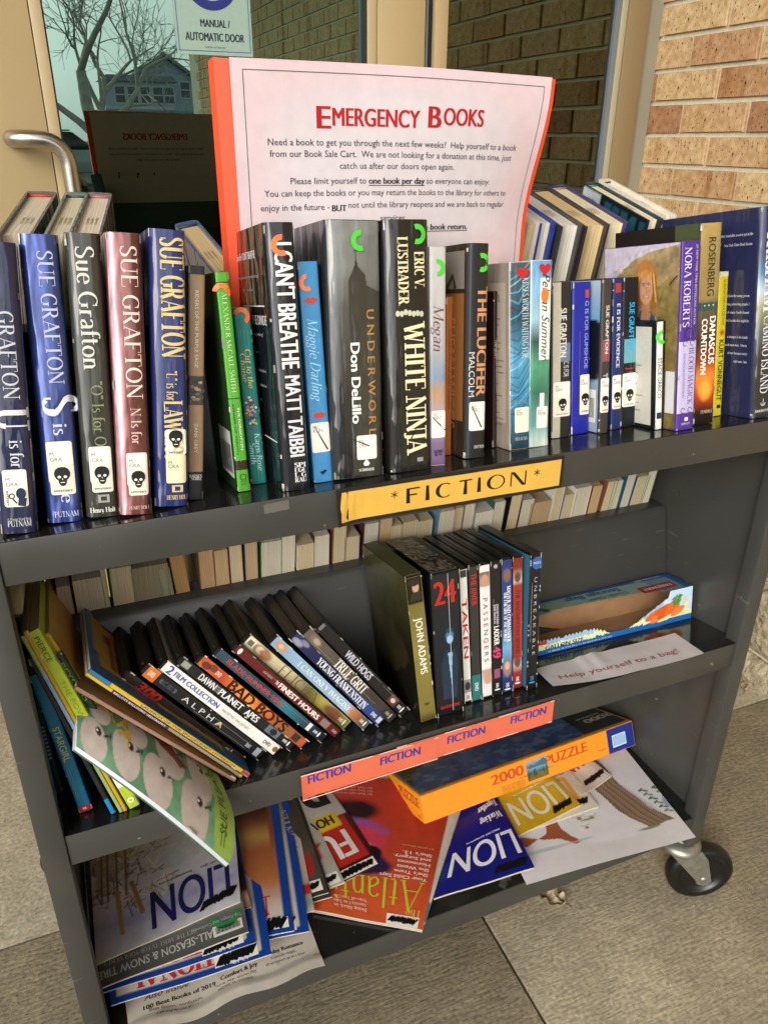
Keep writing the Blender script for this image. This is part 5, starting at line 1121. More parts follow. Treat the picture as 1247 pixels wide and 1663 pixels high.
seq = [('#6a2830', 'maroon', .016, '#a79c88'), ('#d4b62c', 'yellow', .034, '#b5ad9a'), ('#3f8a2a', 'green', .006, '#b5ad9a'), ('#3f8a2a', 'green', .026, '#b8a98a'), ('#6b6352', 'brown card', .044, '#857a62'), ('#3a7a78', 'teal', .014, '#8a8a6c'), ('#6e5036', 'brown', .018, '#a07c50'), ('#7a5a3c', 'tan', .020, '#ae8e68')]
while x < .905:
    if k < len(seq): cv, cn, T, pg = seq[k]
    else:
        i = rr.randrange(len(palette)); cv, cn = palette[i], cname[i]; T = rr.choice([.014, .017, .019, .022, .025, .028]); pg = rr.choice(['#bdb6a2', '#c4bca6', '#b8a988', '#c9c2b2', '#b59a74', '#bfae8c'])
    if k == 29: cv, cn, T, pg = '#9c8763', 'kraft brown', .035, '#a58f6c'
    if x + T > .912: break
    far_book('%s book, %s from the left, in the page-edge row behind the divider' % (cn, ordn[min(k, 48)]), (x + T / 2, FY + .002), None, rr.uniform(.205, .24), T, .15, cv, pg, False, group='books on the far side of the middle shelf', Zs=ZM, lean=rr.uniform(-1.2, 1.2) - (4 if k in (5, 6) else 0), back=9)
    x += T + rr.choice([.0006, .001, .0016]) + (.004 if k in (5, 12, 24) else 0); k += 1

# -- disc cases on the middle shelf
GD = 'DVD cases leaning left on the middle shelf'; GU = 'DVD cases standing upright on the middle shelf'
def dvd(label, TL, TR, BL, spine, tmark=None, group=GD, D=.134, a=10, side='#17181c', art_=None, thick=None, name='dvd_case', cat='DVD case', front=None):
    M_, H, T = frame_px(TL, TR, BL, ZM, a, thick=thick); b = Book(); b.T, b.H, b.D = T, H, D; b.film = GLOSSP; b.hard = False
    b.root = thing(name, label, cat, M_, group); w_ = .0013
    mb = MB(); r = .0016
    prof = [(0, r), (r, 0), (T - r, 0), (T, r), (T, D - r), (T - r, D), (T * .62, D), (T * .62, D - .006), (T * .38, D - .006), (T * .38, D), (r, D), (0, D - r)]
    # solid moulded case with a groove round its open edges and rounded head
    mb.prism(prof, 'z', .002, H - .002, '#0e0e0f')
    q = [(p[0] * .84 + T * .08, p[1] * .985 + D * .0075) for p in prof]; mb.prism(q, 'z', H - .0021, H - .0002, '#0b0b0c'); mb.prism(q, 'z', .0002, .0021, '#0b0b0c')
    mb.build('case', BLACKP, b.root)
    mb = MB(); mb.box((T * .40, .012, H - .0004), (T * .60, D - .012, H + .0004), '#1c1c1d'); mb.build('case_rim', BLACKP, b.root)
    b.sf = lambda a_, b_, l: (a_, -.0003 - l, b_); b.lf = lambda a_, b_, l: (-.0003 - l, D - a_, b_); b.rf = lambda a_, b_, l: (T + .0003 + l, a_, b_)
    b.mb = MB()
    mb = MB(); z0_, z1_ = .003, H - .003
    rect(mb, .0004, z0_, T - .0004, z1_, b.sf, spine, 0); 
    mb.poly([(-.0002, .0012, z0_), (-.0002, D - .004, z0_), (-.0002, D - .004, z1_), (-.0002, .0012, z1_)], side); mb.poly([(T + .0002, .0012, z0_), (T + .0002, D - .004, z0_), (T + .0002, D - .004, z1_), (T + .0002, .0012, z1_)], front or side)
    mb.build('sleeve', GLOSSP, b.root)
    return b
def sart(b, n, f):
    A = Art(b.T, b.H, n); f(A); A.build('sleeve_art', GLOSSP, b.root, lambda u, v: b.sf((.05 + .9 * u) * b.T, .0035 + v * (b.H - .007), .00002))
def dvdlogo(b, v=.93, col='#d8d8d8'): disc(b.mb, .5 * b.T, b.H * (1 - v) - .0035, .3 * b.T, .0012, b.sf, col, 5, 12); vt(b, 'DVD', 'black', .5, v - .03, v + .003, .30, col)
def face(mb_A, cu, cv, s): mb_A.ell(cu, cv, s, s * 1.1, '#2c1e18', .3).ell(cu, cv - .004, s * .7, s * .85, '#b98a6c', .3)
b = dvd('dark brown DVD with red scrawled 300, lowest of the leaning row', (196.5, 1100.5), (208.5, 1088.5), (391, 1243), '#241c18')
sart(b, 14, lambda A: A.vgrad([(0, '#3a2218'), (.3, '#2a201a'), (1, '#2e2622')]).noise(14, .4, 3)); vt(b, '300', 'black', .5, .10, .27, .85, '#b01e18', shear=.4); vt(b, 'WIDESCREEN', 'sans', .5, .66, .76, .2, '#6d6258'); dvdlogo(b, .86); fin(b)
b = dvd('black DVD with widely spaced white letters and an orange top band', (226.5, 1094.5), (240.6, 1076.5), (419, 1236), '#1a1c1e')
vr(b, .04, .02, .96, .10, '#c46a28', 2); vt(b, 'DVD', 'black', .5, .04, .08, .4, '#e8d8c0'); vt(b, 'A L P H A', 'sans', .5, .31, .64, .42, '#c9c9c6'); vt(b, 'A', 'sans', .5, .60, .64, .42, '#c4a05a', 8)
for k in range(8): disc(b.mb, .5 * b.T, b.H * (.86 - k * .014), .003, .003, b.sf, random.choice(['#4b5358', '#2d3236', '#7d8486']), 3, 8)
vr(b, .15, .93, .85, .97, '#8f9496', 3); vt(b, 'SONY', 'serifb', .5, .85, .89, .3, '#c4c4c4'); fin(b)
b = dvd('white DVD with a blue 2 and blue letters in the leaning row', (256.6, 1086.5), (272.7, 1072.5), (446, 1229), '#d9d7d2', side='#c9c6c0')
vt(b, '2', 'black', .5, .045, .085, .72, '#1f4f93'); vt(b, 'FILM COLLECTION', 'black', .5, .10, .46, .42, '#1f4f93'); vt(b, 'ANALYZE THIS + ANALYZE THAT', 'sans', .5, .49, .72, .22, '#5a5a5c'); vt(b, 'DVD', 'black', .5, .86, .92, .34, '#333333'); disc(b.mb, .5 * b.T, b.H * .035, .0036, .0036, b.sf, '#8a5a24', 5, 12); fin(b)
b = dvd('black DVD with heavy silver grey letters, right of the white leaning one', (284.7, 1078.5), (298.7, 1066.5), (471, 1221), '#1d1f20')
vr(b, .2, .03, .8, .085, '#8c8c84', 3); vt(b, 'DAWN', 'black', .5, .17, .30, .66, '#d2d4d2'); vt(b, 'PLANET', 'black', .5, .335, .53, .66, '#d2d4d2'); vt(b, 'APES', 'black', .5, .56, .67, .66, '#d2d4d2'); vt(b, 'OF THE', 'bold', .5, .303, .33, .6, '#9a9c9a'); vr(b, .1, .75, .9, .86, '#5a6670', 3); disc(b.mb, .5 * b.T, b.H * .19, .004, .005, b.sf, '#1e2226', 5); dvdlogo(b, .93); fin(b)
b = dvd('orange flame coloured DVD with big dark letters', (316.8, 1076.5), (330.8, 1062.5), (490, 1218), '#b2542a')
sart(b, 14, lambda A: A.vgrad([(0, '#b0502a'), (.2, '#8a5a34'), (.35, '#b85a28'), (.6, '#d08238'), (.8, '#a8442a'), (1, '#b8522c')]).noise(12, .4, 9)); vt(b, 'BAD BOYS', 'black', .5, .27, .80, .9, '#2a1410'); vt(b, 'DVD', 'black', .5, .15, .19, .4, '#e4c8a8'); disc(b.mb, .4 * b.T, b.H * .93, .004, .006, b.sf, '#5b3020', 4); disc(b.mb, .6 * b.T, b.H * .88, .004, .006, b.sf, '#6b3a26', 4); vr(b, .15, .87, .85, .93, '#3a2a24', 4); fin(b)
b = dvd('slate teal DVD with small red letters', (344.8, 1064.5), (358.9, 1052.5), (521.4, 1207.5), '#24414f')
sart(b, 10, lambda A: A.vgrad([(0, '#16181c'), (.15, '#1c3644'), (.4, '#2c7080'), (.5, '#20404e'), (1, '#2c4654')]).noise(9, .2, 9)); vt(b, 'BLADE RUNNER 2049', 'bold', .5, .10, .59, .5, '#b23a2a'); vr(b, .1, .83, .9, .86, '#c9c9c9', 4); dvdlogo(b, .92); fin(b)
b = dvd('dark red DVD with white letters in the leaning row', (375, 1056.5), (389, 1046.5), (545, 1200.5), '#5a1c1c')
vt(b, 'THE', 'bold', .5, .375, .40, .4, '#e4dad4'); vt(b, 'FINEST HOURS', 'black', .5, .41, .79, .56, '#e4dad4'); vt(b, 'DISNEY PRESENTS', 'sans', .5, .26, .34, .2, '#c4a8a4'); disc(b.mb, .5 * b.T, b.H * .95, .004, .0025, b.sf, '#d8cfcb', 4, 12); vr(b, .1, .82, .9, .89, '#7c6a62', 4); vt(b, 'DVD', 'bold', .5, .93, .97, .3, '#b89a94'); fin(b)
b = dvd('cream and green DVD with a rider in a hat on its spine', (391, 1044.7), (405, 1028.4), (559, 1187.5), '#b9ae92', side='#8c8468')
sart(b, 20, lambda A: A.vgrad([(0, '#6a7032'), (.12, '#8c8a48'), (.28, '#a59648'), (.4, '#5c5a24'), (.62, '#c2b48c'), (.9, '#cfc6a2'), (1, '#d6d0b0')]).ell(.5, .86, .5, 1.0, '#8a6a48', .4).ell(.5, .88, .35, .45, '#d2c2a2', .4).ell(.5, .84, .3, .5, '#a86e4e', .4).ell(.5, .14, .5, 1.2, '#7a4a2c', .4).noise(14, .2, 3)); vt(b, 'FLICKA', 'seriff', .5, .32, .68, .84, '#6b4a24'); vr(b, .15, .02, .85, .08, '#d9d4bc', 5); vr(b, .28, .03, .72, .07, '#6a6a52', 7); dvdlogo(b, .93, '#d9d9c4'); fin(b)
b = dvd('pale blue DVD with thin white letters in the leaning row', (435.4, 1044.7), (449, 1030), (591, 1188), '#7ea0bd', side='#5c7c98')
sart(b, 20, lambda A: A.vgrad([(0, '#3c3a34'), (.16, '#a86a3a'), (.24, '#8fa9bd'), (1, '#7ea0bd')]).ell(.5, .93, .4, .7, '#b08a66', .4).ell(.5, .93, .2, .3, '#cfa98a', .4).noise(8, .1, 3)); vt(b, 'I CAN ONLY IMAGINE', 'serif', .5, .26, .80, .46, '#dbe2e6'); dvdlogo(b, .94); fin(b)
b = dvd('navy DVD with white serif letters in the leaning row', (468, 1037.7), (481.9, 1023.7), (614.4, 1181.9), '#20264a')
sart(b, 18, lambda A: A.vgrad([(0, '#27325c'), (.15, '#24407a'), (.5, '#141a38'), (1, '#232a52')]).ell(.3, .95, .3, .6, '#8c8c9c', .5).ell(.7, .90, .25, .5, '#77778c', .5)); vt(b, 'YOUNG FRANKENSTEIN', 'serifb', .5, .27, .80, .62, '#d8dae0'); vt(b, 'DVD', 'black', .5, .87, .92, .36, '#d4d4d4'); vr(b, .2, .94, .8, .975, '#b9b9c4', 4); fin(b)
b = dvd('grey-brown DVD second from the right in the leaning row', (487.9, 1030.7), (500.5, 1014.4), (633, 1177), '#37322d')
sart(b, 18, lambda A: A.vgrad([(0, '#2c2824'), (.6, '#4a443c'), (1, '#5a544a')]).ell(.5, .90, .4, .7, '#6b6254', .5).ell(.5, .89, .25, .4, '#a08c78', .4).noise(12, .25, 3)); vt(b, 'TRUE GRIT', 'serifb', .5, .33, .66, .82, '#cfcbc0'); dvdlogo(b, .93, '#aaa79c'); fin(b)
b = dvd('black DVD with pale blocky letters, rightmost of the leaning row', (509.8, 1021.4), (526, 1007.4), (651.6, 1167), '#1e1d1e')
vt(b, 'WILD HOGS', 'black', .5, .30, .58, .62, '#b9bac6'); vr(b, .2, .02, .8, .045, '#6a6a6a', 4); vr(b, .08, .80, .92, .88, '#5e3a34', 4); disc(b.mb, .5 * b.T, b.H * .16, .003, .004, b.sf, '#c4b4a8', 6); dvdlogo(b, .93); fin(b)
# upright group
def ja(A): A.vgrad([(0, '#3c361a'), (.06, '#6e6530'), (.5, '#7c7238'), (.82, '#6a6230'), (.83, '#191510'), (1, '#15120e')]).ell(.58, .93, .22, .32, '#b98f6c', .3).ell(.5, .965, .4, .22, '#2a211a', .3).poly([(.1, .84), (.3, .90), (.9, .90), (1, .84)], '#2c2a1c')
b = dvd('olive and black DVD box set, first of the upright row', (656.3, 937.7), (683.3, 928.4), (683.3, 1177.2), '#6e6530', group=None, a=10, side='#14120d', D=.137, name='dvd_box_set', cat='DVD box set')
sart(b, 26, ja); vt(b, 'JOHN ADAMS', 'bold', .55, .28, .66, .42, '#dcdccc'); vt(b, 'DVD', 'bold', .5, .86, .88, .3, '#3c3818')
A = Art(b.D, b.H, 44); A.vgrad([(0, '#0c0b08'), (.5, '#1a170e'), (1, '#3b3a1c')]).poly([(.1, .62), (.8, .56), (.9, .42), (.5, .2), (.1, .3)], '#2f2a16', nz=.08, amt=.7).noise(10, .5, 4); A.build('side_art', GLOSSP, b.root, lambda u, v: b.lf(u * b.D, v * b.H, .0001))
mb = MB(); mb.box((.0005, .0005, b.H - .001), (b.T - .0005, b.D - .0005, b.H + .0006), '#3a3a1c'); mb.build('box_top', CARD, b.root); fin(b)
def s24(A): A.vgrad([(0, '#141416'), (.5, '#1b2028'), (1, '#1e1e20')]).ell(.60, .56, .16, .20, '#3f6c92', .3).ell(.60, .535, .12, .15, '#8cb8d4', .3).ell(.60, .60, .17, .09, '#1f3850', .3).poly([(.25, .1), (.22, .36), (.42, .46), (.78, .46), (.9, .36), (.8, .1)], '#1c2f44', nz=.03).poly([(.5, .44), (.6, .2), (.68, .44)], '#86a8c2', nz=.02).noise(10, .15, 3)
b = dvd('thick shrink-wrapped DVD box with a blue figure and red 24', (698.1, 933), (743.7, 921.4), (709.8, 1167), '#18191b', group=None, a=10, side='#0e0f11', D=.14, name='dvd_box_set', cat='DVD box set')
sart(b, 44, s24); put(b.mb, '24', 'black', b.sf, .48 * b.T, b.H * .86, .030, .030, 0, '#a8281c', 6); hz(b, 'SEASON ONE', 'black', .5, .935, .0042, .72, '#a8281c')
mb = MB(); mb.box((.001, .001, b.H - .0005), (b.T - .001, b.D - .001, b.H + .0008), '#1c1d20'); mb.build('shrink_wrap', MYLAR, b.root); mb = MB(); stroke(mb, [(.60 * b.T, b.H * .98), (.61 * b.T, b.H * .5), (.60 * b.T, b.H * .03)], .0009, b.sf, '#9aa2a8', 8); mb.build('wrap_seam', GLOSSP, b.root); fin(b)
b = dvd('white DVD with red letters, right of the shrink-wrapped box', (744.7, 923.7), (757.2, 920.5), (754, 1143.7), '#d5d3ce', group=GU, a=10)
vr(b, .1, .02, .9, .07, '#3a3632', 4); vt(b, 'TAKEN', 'bold', .5, .22, .66, .66, '#a82420'); vr(b, .05, .82, .95, .92, '#8e8e8c', 4); disc(b.mb, .5 * b.T, b.H * .13, .004, .006, b.sf, '#333230', 6); vt(b, 'DVD', 'bold', .5, .94, .97, .3, '#444444'); fin(b)
b = dvd('charcoal and teal DVD with red stacked title', (760, 919), (774.9, 915.8), (767, 1141), '#2f302e', group=GU, a=10)
vt(b, 'THE RIVER', 'black', .5, .06, .29, .56, '#a82a24'); vr(b, .04, .80, .96, .99, '#2c6a68', 4); vt(b, 'DVD', 'black', .5, .86, .92, .4, '#c9d4d2', 9); fin(b)
b = dvd('white DVD with spaced grey letters between two faces', (777.2, 916.7), (794.4, 914.4), (782.8, 1136.3), '#d4d3d1', group=GU, a=10)
sart(b, 18, lambda A: A.vgrad([(0, '#d4d3d1'), (.08, '#cfcdca'), (.2, '#a8887c'), (.22, '#d4d3d1'), (.84, '#d4d3d1'), (.85, '#a58476'), (.95, '#6a5048'), (.955, '#d4d3d1'), (1, '#d4d3d1')]).ell(.5, .89, .4, .6, '#b48a74', .3).ell(.6, .14, .4, .6, '#b58c76', .4)); vt(b, 'P A S S E N G E R S', 'sans', .5, .25, .72, .42, '#454545'); fin(b)
b = dvd('black DVD with a pink 49 on its spine', (795.8, 913), (812, 909.8), (799.5, 1133), '#1a191a', group=GU, a=10)
vt(b, 'LADDER', 'black', .5, .47, .61, .5, '#e0dedc'); vt(b, '49', 'black', .5, .62, .71, .8, '#c43a6a'); vt(b, 'JOAQUIN PHOENIX', 'bold', .62, .31, .46, .22, '#cccccc'); vt(b, 'JOHN TRAVOLTA', 'bold', .34, .31, .45, .22, '#cccccc'); disc(b.mb, .5 * b.T, b.H * .96, .0028, .0028, b.sf, '#9a9a9a', 4); vr(b, .2, .79, .8, .86, '#8a4a6a', 4); dvdlogo(b, .93); fin(b)
b = dvd('blue sea and sky DVD with white serif title', (813.5, 908.4), (830.7, 903.7), (815.3, 1128.4), '#26406f', group=GU, a=10)
sart(b, 20, lambda A: A.vgrad([(0, '#1c2e60'), (.1, '#24366a'), (.2, '#4a6a90'), (.35, '#6fa2c4'), (.5, '#284a80'), (1, '#22356c')]).ell(.5, .18, .4, .8, '#8a7064', .4).ell(.5, .20, .26, .4, '#c49a80', .4).ell(.5, .89, .4, .6, '#7a5a48', .5).noise(10, .15, 3)); vt(b, 'MASTER AND COMMANDER', 'serifb', .66, .20, .61, .34, '#dfe2e8'); vt(b, 'THE FAR SIDE OF THE WORLD', 'serifb', .32, .24, .60, .24, '#dfe2e8'); dvdlogo(b, .95); fin(b)
b = dvd('red DVD with dark letters, next to last of the upright row', (832, 905), (847.9, 902.8), (832, 1122.3), '#8a2c26', group=GU, a=10)
sart(b, 20, lambda A: A.vgrad([(0, '#74241e'), (.12, '#8a2c26'), (.18, '#a8a094'), (.24, '#8a2c26'), (.8, '#8f3028'), (.83, '#b0a898'), (.93, '#7a2a22'), (1, '#7a2620')]).ell(.5, .86, .35, .5, '#5b4438', .4).ell(.5, .20, .35, .5, '#5b4438', .4)); vt(b, 'THE MAGNIFICENT SEVEN', 'serif', .5, .24, .72, .36, '#3c1210'); dvdlogo(b, .93); fin(b)
b = dvd('worn black boxed DVD with a round blue seal, rightmost upright', (861, 900.5), (878.6, 895.8), (854, 1121.4), '#15171b', group=GU, a=10, side='#34627c', D=.137)
mb = MB(); disc(mb, .62 * b.T, b.H * .93, .0075, .0085, b.sf, '#2d5c96', 7, 18); put(mb, 'VISTA', 'serif', b.sf, .60 * b.T, b.H * .932, .0028, .011, 0, '#dfe6f0', 9); mb.build('vista_seal', GLOSSP, b.root); vt(b, 'U N B R E A K A B L E', 'sans', .55, .17, .74, .26, '#9a9ca0'); dvdlogo(b, .93, '#3a8ab8')
for k in range(14): disc(b.mb, random.choice([.03, .97]) * b.T, b.H * random.random(), .0007, .002, b.sf, '#b9b9b9', 4, 6)
mb = MB(); mb.box((.0003, .0006, b.H - .001), (b.T - .0003, b.D, b.H + .0006), '#1a1b1e'); mb.build('box_top', CARD, b.root); fin(b)
# ================================================================== SIGNS ON THE CART
def lipsign(label, x0, x1, zt, zb, y, base, name, curl=.0, skew=0, th=.0003):
    r = thing(name, label, 'sign', xf((x0, y, zb)))
    L_, h = x1 - x0, zt - zb
    def P(u, v, l): 
        c = curl * max(0, (1 - u * 9)) ** 2 * (1.2 - v)
        return (u * L_, -c - l - .0006 * math.sin(u * 9) ** 2, v * h + skew * u)
    n = 40; mb = MB(); vs = [P(i / n, j, 0) for j in (0, .5, 1) for i in range(n + 1)]
    vs2 = [(a, b + th, c) for a, b, c in vs]; m_ = n + 1
    F = [(j * m_ + i, j * m_ + i + 1, (j + 1) * m_ + i + 1, (j + 1) * m_ + i) for j in (0, 1) for i in range(n)]
    mb.shared(vs, F, base, True); mb.shared(vs2, [f[::-1] for f in F], base, True); mb.build('paper', PAPER, r)
    return r, (lambda a, b, l: P(a / L_, b / h, l)), L_, h
p0 = at_y(545, 796, -.001); p1 = at_y(916.5, 740, -.001); q1 = at_y(915, 789, -.001)
r, sf, L_, h = lipsign('yellow paper strip reading *FICTION* on the front of the top shelf', p0[0], p1[0], p0[2], p0[2] - (p1[2] - q1[2]) - .0015, -.0012, '#121210', 'shelf_label', curl=.006, skew=p1[2] - p0[2])
mb = MB(); n = 30; g_ = .0035
for i in range(n):
    a0 = g_ + (L_ - 2 * g_) * i / n; a1 = g_ + (L_ - 2 * g_) * (i + 1) / n; rect(mb, a0, g_, a1, h - g_, sf, '#d0a545', 1.2)
mb.build('yellow_field', PAPER, r)
mb = MB()
LW = L_ * .54; x = L_ * .285
for ch, wd in (('F', .7), ('I', .22), ('C', .95), ('T', .7), ('I', .22), ('O', 1.05), ('N', .9)):
    u = .0215
    H0 = h * .30; H1 = h * .74; w_ = u * wd; T_ = .0044; t_ = .0016
    if ch in 'FTIN':
        if ch == 'F': shape(mb, [(x, H0), (x + T_, H0), (x + T_ * .8, H1), (x, H1)], sf, '#15140f', 4); rect(mb, x, H1 - t_, x + w_, H1, sf, '#15140f', 5); rect(mb, x, (H0 + H1) / 2, x + w_ * .8, (H0 + H1) / 2 + t_, sf, '#15140f', 5)
        if ch == 'I': shape(mb, [(x, H0), (x + T_ * 1.1, H0), (x + T_ * .8, H1), (x + T_ * .1, H1)], sf, '#15140f', 4)
        if ch == 'T': shape(mb, [(x + w_ / 2 - T_ * .55, H0), (x + w_ / 2 + T_ * .55, H0), (x + w_ / 2 + T_ * .3, H1), (x + w_ / 2 - T_ * .3, H1)], sf, '#15140f', 4); rect(mb, x, H1 - t_, x + w_, H1, sf, '#15140f', 5)
        if ch == 'N': rect(mb, x, H0, x + t_, H1, sf, '#15140f', 4); shape(mb, [(x, H1), (x + T_, H1), (x + w_, H0), (x + w_ - T_, H0)], sf, '#15140f', 5); rect(mb, x + w_ - t_, H0, x + w_, H1, sf, '#15140f', 6)
    else:
        cy = (H0 + H1) / 2; R = (H1 - H0) / 2; cx = x + w_ / 2
        N = 28; a0, a1 = (50, 310) if ch == 'C' else (0, 360)
        for i in range(N):
            t0, t1 = [math.radians(a0 + (a1 - a0) * (i + k) / N) for k in (0, 1)]
            f0, f1 = [(T_ if (math.cos(t) < 0) else t_ * 1.2) * abs(math.cos(t)) + t_ * (1 - abs(math.cos(t))) for t in (t0, t1)]
            shape(mb, [(cx + w_ / 2 * math.cos(t0), cy + R * math.sin(t0)), (cx + w_ / 2 * math.cos(t1), cy + R * math.sin(t1)), (cx + (w_ / 2 - f1) * math.cos(t1), cy + (R - f1 * .6) * math.sin(t1)), (cx + (w_ / 2 - f0) * math.cos(t0), cy + (R - f0 * .6) * math.sin(t0))], sf, '#15140f', 4)
    x += w_ + .0068
for cx in (L_ * .235, x + L_ * .025):
    for k in range(3): a = math.pi * k / 3 + .5; stroke(mb, [(cx - .004 * math.cos(a), h * .62 - .004 * math.sin(a)), (cx + .004 * math.cos(a), h * .62 + .004 * math.sin(a))], .0009, sf, '#15140f', 4 + k * .3)
mb.build('lettering', INK, r)
for nm, pa, pb, pc, words, y, lab in (('left', (488.5, 1260), (712, 1197), (491, 1297), ((535, 1256), (650, 1227)), -.0022, 'left orange paper strip with FICTION twice in blue, on the middle shelf edge'), ('right', (644.6, 1214), (900, 1137), (650, 1249), ((757, 1193), (858, 1161)), -.0010, 'right orange paper strip with FICTION twice in blue, on the middle shelf edge')):
    a_ = at_y(*pa, y); b_ = at_y(*pb, y); c_ = at_y(*pc, y)
    r, sf, L_, h = lipsign(lab, a_[0], b_[0], a_[2], c_[2], y, '#cc6448', 'shelf_label', curl=.0035 if nm == 'left' else 0, skew=b_[2] - a_[2])
    r['group'] = 'orange FICTION strips'
    mb = MB()
    for wx, wy in words:
        q = at_y(wx, wy, y); put(mb, 'FICTION', 'black', sf, q[0] - a_[0], q[2] - c_[2] - (b_[2] - a_[2]) * (q[0] - a_[0]) / L_, .0122, .0535, 0, '#26348f', 4)
    mb.build('lettering', INK, r)
    mb = MB(); rect(mb, 0, 0, L_, .0011, sf, '#e8c9bd', 2); rect(mb, 0, h - .0011, L_, h, sf, '#e8c9bd', 2); mb.build('paper_edge', PAPER, r)

# ---- the poster
YP = .175
tl = at_y(371, 93, YP); tr = at_y(895, 126, YP); PW = tr[0] - tl[0]; PHh = .216
poster = thing('poster', 'pink EMERGENCY BOOKS notice on an orange folded board standing among the top shelf books', 'poster', xf((tl[0], YP, tl[2] - PHh)))
def pf(a, b, l):  # the sheet bows back towards its lower right corner
    u, v = a / PW, b / PHh
    g = min(1, max(0, (.95 - v) / .70)); g = g * g * (3 - 2 * g)
    y = .026 * max(0, u - .35) ** 2 / .42 * g + .0012 * math.sin(u * 7) * (1 - v) + .0009 * math.sin(u * 11 + v * 5)
    return (a - .008 * g * max(0, u - .5) * 2, y - l, b + (tr[2] - tl[2]) * u + .002 * math.sin(math.pi * u))
A = Art(PW, PHh, 70, '#cfbabf'); A.mix(np.clip(1.35 - (np.abs(A.U - .50) / .40) ** 4 - (np.abs(A.V - .52) / .40) ** 4, 0, 1) * .75, '#c8c5ca').noise(3, .03, 4)
A.build('paper', PAPER, poster, lambda u, v: pf(u * PW, v * PHh, .0016))
sf = lambda a, b, l: pf(a, b, .0018 + l)
mb = MB()
def PP(px, py): q = at_y(px, py, YP); return q[0] - tl[0], q[2] - (tl[2] - PHh)
def edge(p, q, n=16): return [(p[0] + (q[0] - p[0]) * i / n, p[1] + (q[1] - p[1]) * i / n) for i in range(n + 1)]
bx0, bx1, by1 = .012, PW - .009, PHh - .0095
for a_, b_ in (((bx0, by1), (bx1, by1)), ((bx0, .0), (bx0, by1)), ((bx1, .0), (bx1, by1))): stroke(mb, edge(a_, b_), .0007, sf, '#56525c', 3)
mb.build('border_line', INK, poster)
mb = MB()
def pline(s, sty, x0, x1, y, cap, col='#2c2a30', ul=False):
    a0, b0 = PP(x0, y); a1, _ = PP(x1, y); sk = (tr[2] - tl[2]) * ((a0 + a1) / 2 / PW) + .002 * math.sin(math.pi * (a0 + a1) / 2 / PW)
    put(mb, s, sty, sf, (a0 + a1) / 2, b0 - sk, cap, a1 - a0, 0, col, 4)
    if ul: stroke(mb, edge((a0, b0 - sk - cap * .75), (a1, b0 - sk - cap * .75), 8), .0007, sf, col, 4)
R_ = '#a81c24'
for s, x0, x1, c in (('E', 513, 537, .0205), ('MERGENCY', 539, 681, .0165), ('B', 694, 716, .0205), ('OOKS', 719, 786, .0165)): pline(s, 'black', x0, x1, 190, c, R_)
for s, sty, x0, x1, y, ul in (('Need a book to get you through the next few weeks?  Help yourself to a book', 'sans', 434, 846, 232, 0), ('from our Book Sale Cart.  We are not looking for a donation at this time, just', 'sans', 437, 839, 251, 0), ('catch us after our doors open again.', 'sans', 551, 740, 270, 0), ('Please limit yourself to', 'sans', 471, 594, 294, 0), ('one book per day', 'black', 598, 691, 294, 1), ('so everyone can enjoy.', 'sans', 694, 804, 295, 0), ('You can keep the books or you may return the books to the library for others to', 'sans', 429, 836, 316, 0), ('enjoy in the future -', 'sans', 423, 534, 338, 0), ('BUT', 'black', 538, 562, 338, 0), ('not until the library reopens and we are back to regular', 'sans', 565, 834, 335, 0), ('services.', 'sans', 617, 660, 354, 0), ('Please return your books in the book return.', 'black', 520, 768, 374, 1)):
    pline(s, sty, x0, x1, y, .0062, '#2c2a30', ul)
mb.build('lettering', INK, poster)
ORG = mat('orange board', '#e8481c', rough=.55, noise=(30, .04), bump=(30, .15, .001))
mb = MB(); n = 24
for side in (0,):
    vs = []; 
    for j in range(13):
        for i in range(n + 1):
            u = i / n; v = j / 12; x, y, z = pf(u * PW, v * PHh - .06 * (1 - v), 0); vs.append((x + .006 * u, y + .0006, z - .0015))
    mb.shared(vs, [(j * (n + 1) + i, j * (n + 1) + i + 1, (j + 1) * (n + 1) + i + 1, (j + 1) * (n + 1) + i) for j in range(12) for i in range(n)], (.5, .5, .5), True)
b1 = mb.build('front_board', ORG, poster)
zt_, zb_ = PHh - .001, -.05
mb = MB(); mb.poly([(0, .0006, zb_), (0, .0006, zt_), (-.0135, .0050, zt_ + .001), (-.0125, .0050, zb_)]); mb.poly([(-.0135, .0050, zt_ + .001), (-.0125, .0050, zb_), (-.0090, .052, zb_), (-.0150, .022, zt_ - .001)]); mb.build('side_fold', ORG, poster)
mb = MB(); mb.poly([(-.0150, .022, zt_ - .001), (PW + .004, .022, zt_ - .006), (PW + .002, .075, zb_), (-.0090, .055, zb_)]); mb.build('back_board', ORG, poster)
BP = lambda a, b, l: (PW - a, .022 + .053 * (PHh - b) / (PHh + .05) + .0012 + l, b - .003)
mb = MB(); rect(mb, .0, -.045, PW, PHh - .001, BP, '#cfbabf', 0); mb.build('back_paper', PAPER, poster)
mb = MB(); put(mb, 'EMERGENCY BOOKS', 'black', BP, PW / 2, PHh * .70, .018, .19, 0, R_, 5)
for k, s in enumerate(('Need a book to get you through the next few weeks?  Help yourself to a book', 'from our Book Sale Cart.  We are not looking for a donation at this time, just', 'catch us after our doors open again.')): put(mb, s, 'sans', BP, PW / 2, PHh * (.55 - .07 * k), .006, .28 if k < 2 else .13, 0, '#2c2a30', 5)
mb.build('back_lettering', INK, poster)

